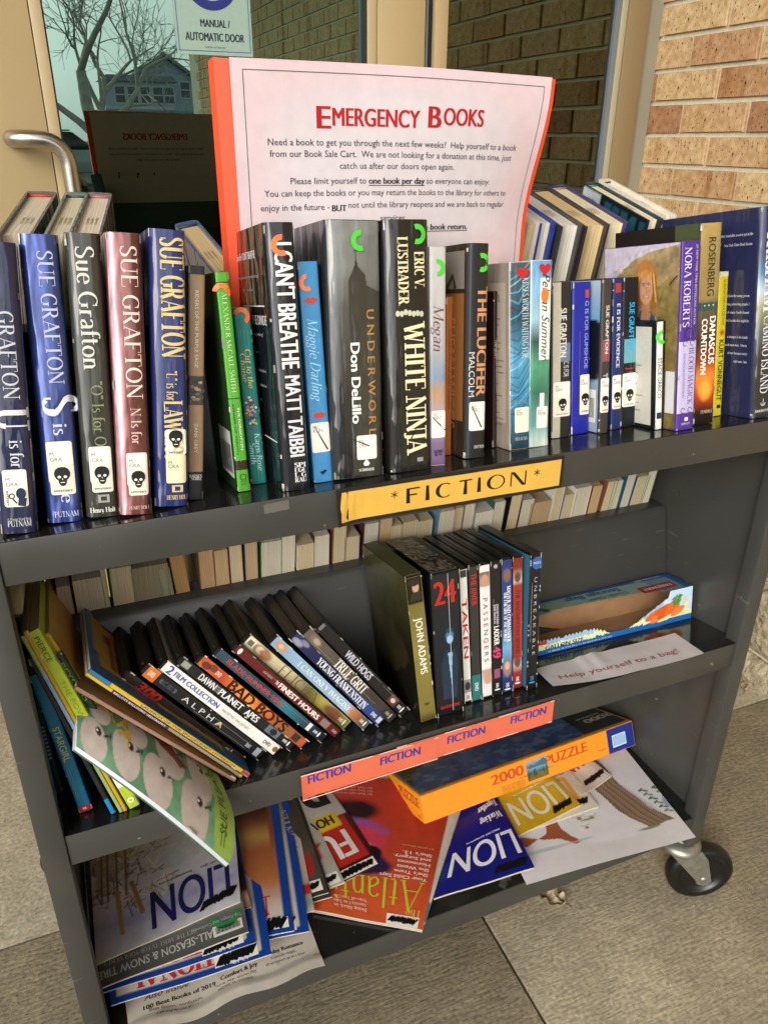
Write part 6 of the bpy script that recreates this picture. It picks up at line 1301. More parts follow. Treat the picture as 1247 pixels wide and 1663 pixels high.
# ================================================================== MIDDLE SHELF, LEFT END
GC = 'childrens books slumped at the left end of the middle shelf'
def kid(label, TL, TR, BL, cover, D=.2, T=None, a=10, draw=None, hard=False, right=None):
    b = book(label, 'book', TL, TR, BL, ZM, D=D, a=a, cover=cover, group=GC, thick=T, hard=hard)
    b.rf = lambda a_, b_, l: (b.T + .0003 + l, a_, b_)
    if draw: draw(b)
    fin(b); return b
def d_star(b): vt(b, 'STARGIRL', 'sans', .5, .37, .62, .50, '#c9c66a'); vr(b, 0, .955, 1, 1, '#a8262c', 3); hz(b, 'RR', 'black', .5, .975, .003, .3, '#e8d0d0')
kid('turquoise paperback with a red foot, leaning at the left end', (48, 1100), (66, 1094), (130, 1321), '#1b7396', .14, .0135, draw=d_star)
def d_t(b):
    [rect(b.mb, .3 * b.T, b.H * (.32 + k * .035), .7 * b.T, b.H * (.338 + k * .035), b.sf, '#6fb0a8', 4) for k in range(9)]
kid('narrow dark teal book wedged against the left side of the middle shelf', (44, 1112), (52, 1106), (92, 1290), '#123c42', .14, .008, draw=d_t)
def d_b(b): vr(b, 0, 0, 1, .9, '#1b1d22', 2); vr(b, 0, .9, 1, 1, '#1f74ad', 2.4)
kid('thin black picture book with a blue lower corner', (46, 1072), (52, 1066), (181, 1323), '#1b1d22', .22, .005, draw=d_b)
kid('thin pale green and blue picture book next to the lime one', (34, 1036), (41, 1031), (195, 1321), '#8fa35a', .24, .004, draw=lambda b: [vr(b, 0, .18, 1, .5, '#7f9fc0', 2)])
kid('thin mustard yellow picture book next to the lime one', (38, 1028), (45, 1024), (202, 1319), '#b38f2a', .24, .004)
def d_l(b): vt(b, 'PIERCE', 'sans', .5, .03, .16, .42, '#2f3314'); vt(b, 'THE POWER', 'sans', .5, .26, .52, .40, '#7d9030'); rrect(b.mb, .05 * b.T, b.H * .13, .95 * b.T, b.H * .20, .001, b.sf, '#dedfd2', 5); hz(b, '3', 'bold', .5, .835, .0045, .25, '#333333', 8); arcband(b.mb, .5 * b.T, b.H * .045, .0018, .0034, 0, 360, b.sf, '#e8e8c8', 5, 14)
kid('lime green paperback with a white 3 label, leaning left', (44, 1030), (58, 1024), (211, 1315), '#a3b82a', .15, .012, draw=d_l)
kid('dark green paperback behind the lime one', (86, 1068), (96, 1062), (236, 1300), '#13351f', .14, .009, draw=lambda b: vt(b, 'BEYOND', 'bold', .5, .05, .3, .4, '#7c8f5a'))
def kart(b, W_, f, nx=30):
    A = Art(b.D, b.H, nx); f(A); A.build('cover_art', CARD, b.root, lambda u, v: b.rf(u * (b.D - .002) + .001, v * b.H, .0002))
b = kid('yellow and orange picture book with curling cover', (72, 1032), (77, 1029), (250, 1290), '#b8962c', .26, .005)
kart(b, .26, lambda A: A.vgrad([(0, '#a87c28'), (.3, '#b2692a'), (.6, '#a0522a'), (1, '#b99a38')]).noise(5, .25, 3))
b = kid('pinkish brown picture book lying over the sheep book', (121, 1121), (125, 1112), (380, 1271), '#8f6f5c', .27, .0045)
kart(b, .27, lambda A: A.vgrad([(0, '#7b8a3a'), (.15, '#8a7058'), (.5, '#94786a'), (1, '#7b6a60')]).noise(7, .3, 5))
def d_p(b): vr(b, 0, .15, 1, .5, '#3a2c52', 3); vt(b, 'BALLOTS BALLOONS GEOGRAPHY', 'bold', .5, .16, .48, .55, '#c9c4d4'); vr(b, 0, .5, 1, .98, '#8a7c6a', 3)
kid('purple banded thin picture book with white spine words', (139, 1098), (144, 1092), (391, 1264), '#c9a92a', .25, .004, draw=d_p)
b = kid('blue picture book with a yellow and red cover under the leaning DVDs', (143, 1093), (149, 1085), (402, 1263), '#2a5c8c', .25, .005, draw=lambda b: [vr(b, 0, .0, 1, .12, '#2c6a94', 3), vr(b, 0, .12, 1, .95, '#c0a22c', 3), vr(b, 0, .95, 1, 1, '#a8342c', 3), vt(b, 'LAUNCH OF THE SPACECRAFT HYPERION', 'bold', .5, .3, .9, .5, '#2b3a5c')])
def bl(A):
    A.vgrad([(0, '#26588a'), (.6, '#1f4a7c'), (1, '#2a6496')]); A.poly([(.06, .18), (.8, .22), (.9, .97), (.10, .95)], '#b8902c')
    for k in range(10): A.poly([(.14 + .0 * k, .26 + .065 * k), (.50, .27 + .065 * k), (.50, .30 + .065 * k), (.14, .295 + .065 * k)], '#7c1f1a')
    A.poly([(.56, .3), (.6, .3), (.66, .9), (.58, .9)], '#7c1f1a').noise(8, .1, 3)
kart(b, .25, bl, 50)
# the floppy sheep picture book hanging over the shelf lip
S0, S1 = np.array(at_y(122, 1215, .018)), np.array(at_y(371, 1407, -.075))
T0, T1 = np.array(at_y(112, 1106, .085)), np.array(at_y(352, 1262, .018))
sheep = thing('picture_book', 'floppy green picture book with grey sheep, hanging over the middle shelf edge', 'book', xf(S0), 'childrens books slumped at the left end of the middle shelf')
def shp(u, v, l=0):
    """u along the spine (0 top left, 1 bottom right), v from spine to the open edge"""
    a = S0 + (S1 - S0) * u; b_ = T0 + (T1 - T0) * u; p = a + (b_ - a) * v * 1.0
    n = np.cross(S1 - S0, T0 - S0); n = n / np.linalg.norm(n); n = n if n[1] < 0 else -n
    end = .016 * max(0, v) * (u > .0) * (u ** 8)                     # the foot corner is rounded off by the fanned pages
    dirn = (S1 - S0) / np.linalg.norm(S1 - S0)
    p = p + dirn * (.008 * math.sin(math.pi * min(1, v)) * u ** 3) + n * (.010 * math.sin(math.pi * v) + .006 * math.sin(math.pi * u) + l) 
    p = p - S0
    return tuple(p)
def sheepart(A):
    A.mix(np.ones(A.U.shape), '#557a5c'); A.noise(5, .5, 3).noise(9, .35, 5, '#3a6248', .55).noise(12, .3, 8); A.vgrad
    A.poly([(.88, 0), (1, 0), (1, 1), (.86, 1)], '#7c9440', nz=.03)
    for k, (x, y, rx, ry) in enumerate([(.10, .22, .10, .11), (.30, .30, .11, .12), (.50, .26, .115, .13), (.74, .24, .115, .14), (.15, .72, .09, .1), (.38, .74, .09, .10), (.60, .70, .11, .12), (.80, .72, .09, .12)]):
        A.ell(x, y, rx * .80, ry * .92, '#9a8f86', .04, nz=.16, seed=k + 3)
        ex, ey = x + .03, y + .14
        A.ell(ex, ey, .018, .022, '#1c1713', .3).ell(ex - .008, ey + .005, .005, .006, '#d9d0c0', .5); A.line([(ex + .035, ey - .02), (ex + .06, ey + .02)], .0022, '#1c1713'); A.line([(ex + .07, ey + .0), (ex + .075, ey + .06)], .0018, '#1c1713')
    A.poly([(.50, .86), (.58, .96), (.72, .70), (.66, .62)], '#5a2c1c', nz=.05); A.noise(40, .10, 11)
SL = float(np.linalg.norm(S1 - S0)); SWd = float(np.linalg.norm(T0 - S0))
A = Art(SL, SWd, 150); sheepart(A); A.build('cover', CARD, sheep, lambda u, v: shp(u, v, .004))
for k in range(4):
    A = Art(SL, SWd, 26, '#d4d6dc' if k < 3 else '#4c6a50'); A.build('page' if k < 3 else 'back_cover', PAPER, sheep, lambda u, v: shp(u * .995, v * (.99 - .01 * k), .003 - .003 * k))
mb = MB(); E_ = [shp(0, v, l) for l in (.004, -.007) for v in np.linspace(0, 1, 8)]
mb.shared(E_, [(i, i + 1, 8 + i + 1, 8 + i) for i in range(7)], '#c9cdd4'); mb.build('page_edges', PAPER, sheep)
sf = lambda a, b, l: shp(a / SL, b / SWd, .0043 + l)
mb = MB(); put(mb, 'MAA', 'bold', sf, .22 * SL, SWd * .80, .022, .060, -25, '#a88c2a', 4); put(mb, 'A', 'bold', sf, .31 * SL, SWd * .55, .020, .017, -35, '#a88c2a', 4); put(mb, 'SUE PLEASE', 'sans', sf, .925 * SL, SWd * .62, .009, .06, 90, '#3d4a1c', 4)
for x in (.92, .94): stroke(mb, [(x * SL, SWd * .1), (x * SL, SWd * .35)], .0008, sf, '#3d4a1c', 4)
mb.build('lettering', INK, sheep)
mb = MB(); mb.tube([shp(.70, .005, .006), shp(.76, .005, .006)], .0006, '#888888', n=5); mb.build('staple', CHROME, sheep)

# ================================================================== STORAGE BAG BOX AND PAPER STRIP
SLP = (0, sl10, 1.0)
def onshelf(px, py, z0, lift=0): return Vector(hit(px, py, (0, 0, z0 + lift), SLP))
Pr = onshelf(1121, 1004, ZM); Pl = onshelf(873.6, 1066, ZM)
ex = (Pr - Pl).normalized(); nz_ = Vector(SLP).normalized(); ey = nz_.cross(ex).normalized()
BL_, BD, BH = .275, .058, .054
box = thing('storage_bag_box', 'torn open cardboard box of zipper storage bags with carrots printed on the front', 'box', xf(Pr - ex * BL_ + nz_ * .0008, ex, ey, nz_))
th = .0008
mb = MB(); mb.box((0, 0, 0), (BL_, BD, th), '#6e4d33'); mb.box((0, BD - th, th), (BL_, BD, BH), '#6e4d33'); mb.box((0, 0, th), (th, BD - th, BH), '#6e4d33'); mb.box((BL_ - th, 0, th), (BL_, BD - th, BH), '#6e4d33'); mb.build('carton', KRAFT, box)
rr = random.Random(9)
def bagart_front(u, v): 
    if v < .16: return '#1c62ae'
    if v < .30: return '#d9dfa0'
    return '#b7cfe0' if u > .8 else '#8fb4d0'
def strip(mb, top, bot, n, surf, colf, lay=0, H=1):
    for i in range(n):
        u0, u1 = i / n, (i + 1) / n; t0, t1, b0, b1 = top(u0), top(u1), bot(u0), bot(u1)
        m_ = 6
        for j in range(m_):
            f0, f1 = j / m_, (j + 1) / m_; q = [(u0, b0 + (t0 - b0) * f0), (u1, b1 + (t1 - b1) * f0), (u1, b1 + (t1 - b1) * f1), (u0, b0 + (t0 - b0) * f1)]
            um, vm = (u0 + u1) / 2, sum(p[1] for p in q) / 4; shape(mb, [(p[0] * BL_, p[1] * H) for p in q], surf, colf(um, vm), lay)
ff = lambda a, b, l: (a, -.0004 - l, b)
tf = lambda a, b, l: (a, b, BH + .0004 + l)
jag = [rr.uniform(-1, 1) for _ in range(200)]
def ftop(u):
    base = .40 if u < .35 else (.40 - (u - .35) * 2.2 if u < .46 else (.16 if u < .58 else (.16 + (u - .58) * 2.6 if u < .84 else 1.0)))
    return min(1, max(.10, base + (.035 * (1 if int(u * 90) % 2 else -1) if u < .42 else .02 * jag[int(u * 120)]) * (u < .84)))
mb = MB(); strip(mb, ftop, lambda u: 0, 90, ff, bagart_front, 0, BH)
for i, (cx, cy, rx) in enumerate([(.74, .38, .018), (.78, .30, .02), (.82, .36, .018), (.86, .42, .016), (.90, .34, .014), (.80, .48, .016), (.86, .55, .013)]):
    disc(mb, cx * BL_, cy * BH, rx, .0058, ff, ['#d8622a', '#e07a3a', '#c9561f'][i % 3], 4 + i * .5, 14, .4)
for i in range(16): disc(mb, (.885 + rr.uniform(-.02, .03)) * BL_, (.66 + rr.uniform(-.1, .13)) * BH, .006, .0016, ff, rr.choice(['#3f7a34', '#5c9440', '#86a860']), 7 + i * .1, 8, rr.uniform(.2, 1.3))
for i in range(10): disc(mb, (.955 + rr.uniform(-.02, .02)) * BL_, (.62 + rr.uniform(-.14, .14)) * BH, .004, .004, ff, rr.choice(['#dcd9b8', '#cfcaa0']), 5 + i * .1, 8)
put(mb, 'GALLON SIZE', 'black', ff, .16 * BL_, .18 * BH, .0062, .066, 0, '#123a74', 6); put(mb, '15 BAGS 10 9/16 IN x 11 IN (26.8 cm x 27.9 cm)', 'sans', ff, .26 * BL_, .06 * BH, .0026, .11, 0, '#cfe0f0', 6)
rect(mb, .0 * BL_, .30 * BH, .05 * BL_, .40 * BH, ff, '#b83430', 5)
mb.build('front_panel', CARD, box)
def tbot(u): return min(.9, max(0, (.30 if u < .12 else .42 - .28 * (u - .12) if u < .8 else 0.02) + .03 * jag[int(u * 70) + 40]))
def topcol(u, v):
    if v > .86 or u > .955: return '#1f4f88'
    return '#7d9488' if u < .8 else '#5f7f8c'
mb = MB(); strip(mb, lambda u: 1, tbot, 70, tf, topcol, 0, BD)
put(mb, 'Storage Bags', 'black', tf, .44 * BL_, .70 * BD, .0125, .098, 180, '#1c4378', 5, shear=0); put(mb, 'Double Zipper', 'bold', tf, .50 * BL_, .44 * BD, .007, .07, 180, '#2c4450', 5)
rect(mb, .70 * BL_, .16 * BD, .93 * BL_, .52 * BD, tf, '#8c2c2c', 4); put(mb, 'FAREWAY', 'black', tf, .815 * BL_, .34 * BD, .0085, .052, 180, '#c9c4bc', 7); put(mb, 'GALLON SIZE', 'black', tf, .84 * BL_, .92 * BD, .0045, .05, 180, '#9fb6c8', 7)
for i in range(9): disc(mb, (.03 + rr.uniform(0, .08)) * BL_, (.55 + rr.uniform(-.2, .3)) * BD, .006, .005, tf, rr.choice(['#2f4a2c', '#b8622c', '#3f5c34']), 5 + i * .2, 9)
mb.build('top_panel', CARD, box)
q = [onshelf(*p, ZM, .002) for p in ((868, 1087), (1095, 1029), (1143, 1062), (897, 1120))]
slip = thing('paper_slip', 'white paper slip reading "Help yourself to a bag!" in dark red', 'paper slip', xf(q[3]))
c_ = q[3].copy()
def sp_(u, v, l=0):
    p = (q[3] * (1 - u) + q[2] * u) * (1 - v) + (q[0] * (1 - u) + q[1] * u) * v - c_
    z = .005 * math.exp(-((u - .38) / .05) ** 2) * v + .0035 * math.exp(-((u - .30) / .03) ** 2) * (v > .0) * v + .004 * (1 - u) ** 6 * (1 - v) + .0008 * math.sin(u * 14) + .010 * max(0, .12 - u) * (1 - v)
    return (p.x, p.y - .004 * math.sin(u * math.pi) * (1 - v), p.z + max(0, z) + l)
A = Art(.25, .045, 60, '#cfc9c8'); A.noise(4, .04, 2); A.build('sheet', PAPER, slip, lambda u, v: sp_(u, v, .0004))
SLW = (q[2] - q[3]).length; SLH = (q[0] - q[3]).length
mb = MB(); put(mb, 'Help yourself to a bag!', 'sans', lambda a, b, l: sp_(a / SLW, b / SLH, .0007 + l), .48 * SLW, .36 * SLH, .0095, .80 * SLW, 0, '#8c2c34', 4, shear=.0); mb.build('lettering', INK, slip)

# ================================================================== BOTTOM SHELF
GM = 'magazines piled on the bottom shelf'
def mag(label, NR, SR, z, NL=None, W_=.205, L_=.272, thick=.004, artf=None, txt=None, nx=36, rise=.0, bow=.006, SLd=None, base='#888888', group=GM, name='magazine', cat='magazine', edge='#c9c2ae', skew=0, seed=1, droop=0):
    zz = Z0 + z; nr = Vector(at_z(*NR, zz)); sr = Vector(at_z(*SR, zz)); sd_ = (sr - nr).normalized()
    if NL: nl = Vector(at_z(*NL, zz))
    else:
        w_ = Vector((-sd_.y, sd_.x, 0)); w_.rotate(Matrix.Rotation(math.radians(skew), 3, 'Z')); nl = nr + w_ * W_
    if SLd: sl_ = (Vector(at_z(*SLd, zz)) - nl).normalized()
    else: sl_ = sd_
    Wd = (nr - nl).length; o = nl.copy(); ph = seed * 1.7
    root = thing(name, label, cat, xf((o.x, o.y, o.z)), group)
    def S(u, v, l=0):
        p = nl * (1 - u) + nr * u - o + (sl_ * (1 - u) + sd_ * u) * v * L_
        zb = rise * v + bow * math.sin(math.pi * u) * .6 + .0020 * math.sin(ph + u * 6 + v * 3) + bow * .5 * math.sin(math.pi * min(1, v * 1.3)) - droop * (1 - v) ** 3 * u
        return (p.x, p.y, p.z + zb + l)
    mb = MB(); n = 16; lays = max(2, int(thick / .0010))
    for k in range(lays):                                    # leaves show as separate layers along the edges
        l1 = -thick * k / lays - .0003; l0 = -thick * (k + .8) / lays - .0003; e = .0012 * ((k * 7 + seed) % 4) * .5; cc = edge if k % 2 else '#ddd7c8'
        if k in (0, lays - 1): cc = base if k == 0 else cc
        B = [(i / n, 0) for i in range(n + 1)] + [(1, j / n) for j in range(1, n + 1)] + [(1 - i / n, 1) for i in range(1, n + 1)] + [(0, 1 - j / n) for j in range(1, n)]
        m_ = len(B)
        def Q(u, v, l): x, y, z_ = S(u, v, l); s_ = S(.5, .5, l); return (x + (s_[0] - x) * e * 4, y + (s_[1] - y) * e * 4, z_)
        vs = [Q(u, v, l1) for u, v in B] + [Q(u, v, l0) for u, v in B]
        mb.shared(vs, [(i, m_ + i, m_ + (i + 1) % m_, (i + 1) % m_) for i in range(m_)], cc, False)
        if k: 
            T_ = [Q(i / n, j / n, l1) for j in range(n + 1) for i in range(n + 1)]
            if k == 1: mb.shared(T_, [(j * (n + 1) + i, j * (n + 1) + i + 1, (j + 1) * (n + 1) + i + 1, (j + 1) * (n + 1) + i) for j in range(n) for i in range(n)], cc, True)
    mb.build('page_block', PAPER, root)
    A = Art(Wd, L_, nx, base)
    if artf: artf(A)
    A.build('cover', CARD, root, lambda u, v: S(u, v, 0))
    sf = lambda a, b, l: S(a / Wd, b / L_, .0003 + l)
    if txt: mb = MB(); txt(mb, sf, Wd, L_); mb.build('lettering', INK, root)
    return root
def scr(mb, sf, W_, L_, x0, y0, x1, y1, bg=True, seed=1, wd=None):
    if bg:
        rect(mb, min(x0, x1) * W_ - .004, min(y0, y1) * L_ - .008, max(x0, x1) * W_ + .004, max(y0, y1) * L_ + .008, sf, '#d9d6cc', 8)
    scribble(mb, x0 * W_, y0 * L_, x1 * W_, y1 * L_, sf, 12, seed=seed, wd=wd)
UD = 180
# white sheet under everything
def t_sheet(mb, sf, W_, L_):
    pass
shw = at_z(518, 1562, ZB + .0005); sh0 = Vector((.020, .0145, ZB - .0035)); 
sheet = thing('magazine_page', 'pale loose magazine page reading "Also inside" under the left pile', 'magazine page', xf(sh0))
def shs(a, b, l): 
    x0 = .252; return (a, b - .026 + .0035 * math.sin(a * 60) * (b < .03), .0006 + l + .0026 * (1 + math.sin(a * 38 + 1)) * (1 - min(1, b / .2)) + (0 if b > .02 else .0035))
A = Art(.252, .20, 50, '#b9b2a6'); A.noise(4, .12, 4).noise(9, .35, 8, '#9a7f68', .62).noise(7, .3, 3, '#8f8a84', .62); A.build('sheet', PAPER, sheet, lambda u, v: shs(u * .252, v * .20, 0))
mb = MB(); put(mb, 'Also inside', 'thin', shs, .050, .050, .0085, .056, 1, '#2a2826', 4, shear=.35)
put(mb, '100 Best Books of 2019', 'black', shs, .066, .036, .0058, .092, 0, '#262422', 4); put(mb, 'Best fiction, nonfiction,', 'sans', shs, .060, .0275, .0044, .066, 0, '#55504a', 4); put(mb, 'mystery & more', 'sans', shs, .055, .0205, .0044, .042, 0, '#55504a', 4)
put(mb, 'Comfort & Joy', 'black', shs, .144, .040, .0058, .050, 0, '#262422', 4); put(mb, 'Laura Weir shares the', 'sans', shs, .138, .0315, .0042, .054, 0, '#55504a', 4); put(mb, 'secrets to coziness', 'sans', shs, .136, .0245, .0042, .046, 0, '#55504a', 4)
put(mb, 'Holiday Romance', 'black', shs, .206, .048, .0058, .058, 0, '#262422', 4); put(mb, 'Yuletide magic,', 'sans', shs, .205, .0395, .0042, .036, 0, '#55504a', 4); put(mb, 'all wrapped up in a bow', 'sans', shs, .206, .0325, .0042, .054, 0, '#55504a', 4)
shape(mb, [(.19, .075), (.235, .066), (.215, .085)], shs, '#1a1a1a', 4); mb.build('lettering', INK, sheet)
mb = MB(); mb.box((-.004, -.001, -.002), (.020, .02, .0005), '#141412'); 
GN = 'blue bordered magazines in the left pile'
def natart(top, mid):
    def f(A):
        A.vgrad([(0, '#c9c2b6'), (.12, '#bdb2a8'), (.3, mid), (.6, top), (1, '#2a1f18')]).noise(5, .12, 3)
        for q in ((0, .028, 'v'), (.972, 1.1, 'v')): A.band(q[0] - .1 if q[0] == 0 else q[0], q[1], '#123a86', 'v')
        A.band(-.1, .045, '#123a86', 'u'); A.band(.945, 1.1, '#123a86', 'u').band(.940, .948, '#c9c6c0', 'u', .002)
    return f
def nattxt(s, seed, col='#b0262a', x=.82, w=.6, y=.085):
    def f(mb, sf, W_, L_):
        put(mb, s, 'serifb', sf, x * W_ - w * W_ / 2, y * L_, .026, w * W_, UD, col, 5); put(mb, '12.19', 'bold', sf, .8 * W_, .014 * L_, .003, .02, UD, '#c9d4e8', 6); scr(mb, sf, W_, L_, .66, .045, .90, .055, seed=seed)
    return f
mag('blue bordered magazine fanned furthest right in the left pile, pale cover', (502.6, 1513), (470, 1307), -0.3255, thick=0.0028, artf=natart('#a8a4a0', '#b4aca6'), txt=nattxt('NATIONAL', 3), base='#123a86', group=GN, nx=60)
mag('blue bordered magazine with an orange sunset strip and a big red N', (478, 1512), (452, 1311), -0.322, thick=0.0028, artf=lambda A: (natart('#8c4a2c', '#a8683c')(A), A.mix(np.clip((A.V - .72) * 8, 0, 1) * (A.U > .045) * (A.U < .9), '#1c1612'), A.mix(np.exp(-((A.V - .62) / .07) ** 2) * (A.U < .9) * .8, '#b8904c')), txt=lambda mb, sf, W_, L_: [put(mb, 'NATION', 'serifb', sf, .62 * W_, .155 * L_, .030, .42 * W_ * 1.6, UD, '#a8262a', 5, anchor=.35), put(mb, 'AMAZON', 'serifb', sf, .66 * W_, .90 * L_, .018, .11, UD, '#b8b0a8', 5), scr(mb, sf, W_, L_, .70, .05, .95, .05, seed=5)], base='#123a86', group=GN, nx=60)
mag('dark brown magazine slipped between the snowy and the blue bordered magazines', (408, 1474), (374, 1334), -0.311, thick=0.0028, artf=lambda A: A.vgrad([(0, '#8a6a58'), (.08, '#b08a78'), (.1, '#3a1c18'), (.2, '#241814'), (1, '#0f0d0c')]), base='#241814')
mag('blue bordered magazine with large red letters, lowest of the left pile', (441, 1550), (407, 1325), -0.318, NL=(181, 1634), SLd=(150, 1440), thick=0.0028, artf=natart('#a09a94', '#aaa49c'), txt=nattxt('NATIONAL', 7, x=.86, w=.74, y=.085), base='#123a86', group=GN, nx=60, bow=.003)
mag('blue bordered magazine second from the bottom of the left pile', (416, 1531), (383, 1332), -0.314, NL=(168, 1613), SLd=(145, 1440), thick=0.0028, artf=natart('#a8a29c', '#b0a8a0'), txt=nattxt('NATIONAL', 9, x=.86, w=.74), base='#0e2f86', group=GN, nx=60, bow=.003)
def t_all(mb, sf, W_, L_):
    put(mb, 'ALL-SEASON & SNOW TIRES', 'bold', sf, .36 * W_, .055 * L_, .0115, .80 * W_, UD, '#b4b2ae', 5); put(mb, 'GET THE MOST TV FOR YOUR MONEY', 'serif', sf, .34 * W_, .105 * L_, .0062, .62 * W_, UD, '#a8a6a2', 5)
    rect(mb, .76 * W_, .03 * L_, .97 * W_, .085 * L_, sf, '#c9c8c2', 6)
    for k in range(20): rect(mb, (.78 + k * .0088) * W_, .042 * L_, (.7835 + k * .0088 + (k % 3) * .001) * W_, .075 * L_, sf, '#1a1a1a', 8)
    put(mb, 'Top Ranges and Cookware', 'bold', sf, .80 * W_, .105 * L_, .005, .35 * W_, UD, '#9a9a98', 5)
    arcband(mb, .86 * W_, .135 * L_, .012, .021, 180, 360, sf, '#2a7a40', 4, 12)
mag('grey consumer magazine with "All-Season & Snow Tires" upside down', (404, 1514), (390, 1440), -0.307, NL=(165, 1606), SLd=(148, 1440), thick=0.0028, artf=lambda A: A.vgrad([(0, '#4a4a48'), (.12, '#5c5c5a'), (.2, '#777774'), (1, '#7a7a78')]).poly([(.1, .10), (.4, .14), (.7, .2), (.2, .2)], '#5a3828', nz=.04), txt=t_all, base='#8a877e', nx=50)
def winter(A):
    A.vgrad([(0, '#b4b2b6'), (.16, '#8e8ca6'), (.30, '#b6b2b8'), (.6, '#b4b0aa'), (1, '#96866e')], 'v'); A.noise(4, .25, 3)
    A.poly([(0, 1), (0, .32), (.14, .42), (.30, .55), (.55, 1)], '#7a6444', nz=.14, amt=.55)
    A.poly([(.40, 1), (.45, .80), (.6, .78), (.62, 1)], '#6a4a34', nz=.1, amt=.6)
    rr2 = random.Random(3)
    for k in range(260):
        x, y = rr2.uniform(0, .5), rr2.uniform(.22, 1); a = rr2.uniform(0, 6.28); l = rr2.uniform(.04, .16); A.line([(x, y), (x + l * math.cos(a), y + l * math.sin(a) * .7)], rr2.uniform(.0008, .0018), rr2.choice(['#c8b088', '#6e5230', '#a8905e', '#dccaa4', '#4a3a22']))
    for x0 in (.06, .10, .16, .22): A.line([(x0, .30), (x0 + .01, .62)], .0028, '#6b4a24')
    A.line([(.18, .10), (.16, .34)], .006, '#9a7a4c'); A.line([(.32, .17), (.26, .36)], .006, '#8e6c3e'); A.noise(30, .12, 5)
def t_lion(col, month, seed, size=.056, cx=.655, w=.56, cy=.15, extra=None, sx=(.70, .075, .95, .05)):
    def f(mb, sf, W_, L_):
        put(mb, 'LION', 'bold', sf, cx * W_, cy * L_, size, w * W_, UD, col, 5); put(mb, month, 'bold', sf, (cx + .17) * W_, (cy * L_ + size / 2 + .007), .0034, .035, UD, '#22242c' if col[1] < '8' else '#d9d9e0', 5); put(mb, 'lionsmagazine.org', 'bold', sf, (cx - .1) * W_, (cy * L_ + size / 2 + .007), .0034, .045, UD, '#22242c' if col[1] < '8' else '#d9d9e0', 5)
        scribble(mb, sx[0] * W_, sx[1] * L_, sx[2] * W_, sx[3] * L_, sf, 12, seed=seed, wd=.006)
        if extra: extra(mb, sf, W_, L_)
    return f
mag('magazine with a snowy tree photo and navy LION title, topmost of the left pile', (391, 1465), (384, 1375), -0.302, NL=(157, 1568), SLd=(150, 1430), thick=0.0028, artf=winter, txt=t_lion('#14184a', 'JANUARY 2019', 21, extra=lambda mb, sf, W_, L_: [put(mb, 'SNOW', 'bold', sf, .72 * W_, .66 * L_, .015, .05, UD, '#8f8a86', 5), put(mb, 'NIGHT AS', 'bold', sf, .70 * W_, .59 * L_, .015, .07, UD, '#8f8a86', 5)], sx=(.72, .055, .97, .075)), base='#b0aca4', nx=150, rise=.012, bow=.006)
# middle pile
mag('pale stub of a magazine poking out right of the blue bordered ones', (511, 1480), (476, 1303), -0.3285, thick=0.0028, artf=lambda A: A.vgrad([(0, '#b8b4a4'), (.05, '#7a8a8a'), (.2, '#a89c94'), (1, '#b8a8a0')]).band(.1, .16, '#a02a28'), base='#b9b4a6')
def atl(A):
    A.vgrad([(0, '#b85028'), (.2, '#b8482a'), (.5, '#a83a26'), (1, '#9c2c24')]); A.noise(3, .12, 4)
    A.ell(.22, .70, .24, .26, '#7a1e1c', .5, nz=.2).ell(.40, .74, .16, .14, '#2a1018', .5, nz=.3).ell(.34, .60, .28, .13, '#7a4a94', .4, rot=-10, nz=.2).ell(.38, .50, .25, .22, '#b8364a', .4, nz=.25).ell(.30, .52, .14, .10, '#c88a9a', .5, nz=.3).ell(.45, .44, .10, .08, '#c86a6a', .6, nz=.3)
    A.ell(.40, .35, .27, .13, '#2a1a3a', .25, nz=.4, seed=5).ell(.24, .32, .16, .07, '#4a3a6a', .4, nz=.5, seed=8).ell(.52, .42, .09, .08, '#1a1018', .3, nz=.5).ell(.25, .90, .3, .16, '#a8332a', .7).noise(20, .1, 7)
def t_atl(mb, sf, W_, L_):
    put(mb, 'Atlantic', 'seriff', sf, .52 * W_, .175 * L_, .050, .84 * W_, UD, '#a8b02a', 5); put(mb, 'The', 'serif', sf, .90 * W_, .075 * L_, .013, .022, UD, '#c9a04a', 5)
    for k, s in enumerate(('Your Child Says', "She's Trans.", 'She Wants', 'Hormones', 'and Surgery.', "She's 13.")): put(mb, s, 'bold', sf, .955 * W_, (.285 + .033 * k) * L_, .0056, [.058, .042, .038, .038, .043, .033][k], UD, '#e0d0c4', 5, anchor=0)
    put(mb, 'BY JESSE SINGAL', 'bold', sf, .955 * W_, .50 * L_, .003, .036, UD, '#c98a5a', 5, anchor=0)
    for k, s in enumerate(('Being Black in', 'America Can Take', 'Years off Your Life')): put(mb, s, 'serif', sf, .50 * W_, (.055 + .028 * k) * L_, .0052, .046, UD, '#e0c4b4', 5, anchor=0)
    for k in range(3): put(mb, 'the dark side of doing good', 'serif', sf, .52 * W_, (.86 + .025 * k) * L_, .0045, .05, UD, '#c98a7a', 5, anchor=0)
    scr(mb, sf, W_, L_, .70, .030, .93, .030, seed=31, wd=.0045)
mag('white magazine under the red one with a teal corner', (690, 1500), (748, 1316), -.346, W_=.20, thick=.005, artf=lambda A: A.vgrad([(0, '#1c7a7c'), (.12, '#1c7a7c'), (.125, '#c4bdb0'), (1, '#cfc8bc')]), base='#c9c3b6', skew=6)
mag('red magazine with lime green title and a coloured face, upside down', (685.7, 1512), (728, 1322), -0.3435, NL=(507, 1479), thick=0.0055, artf=atl, txt=t_atl, base='#d0cabc', edge='#bdb6a8', nx=110, rise=.004, SLd=(480, 1330), bow=.005)
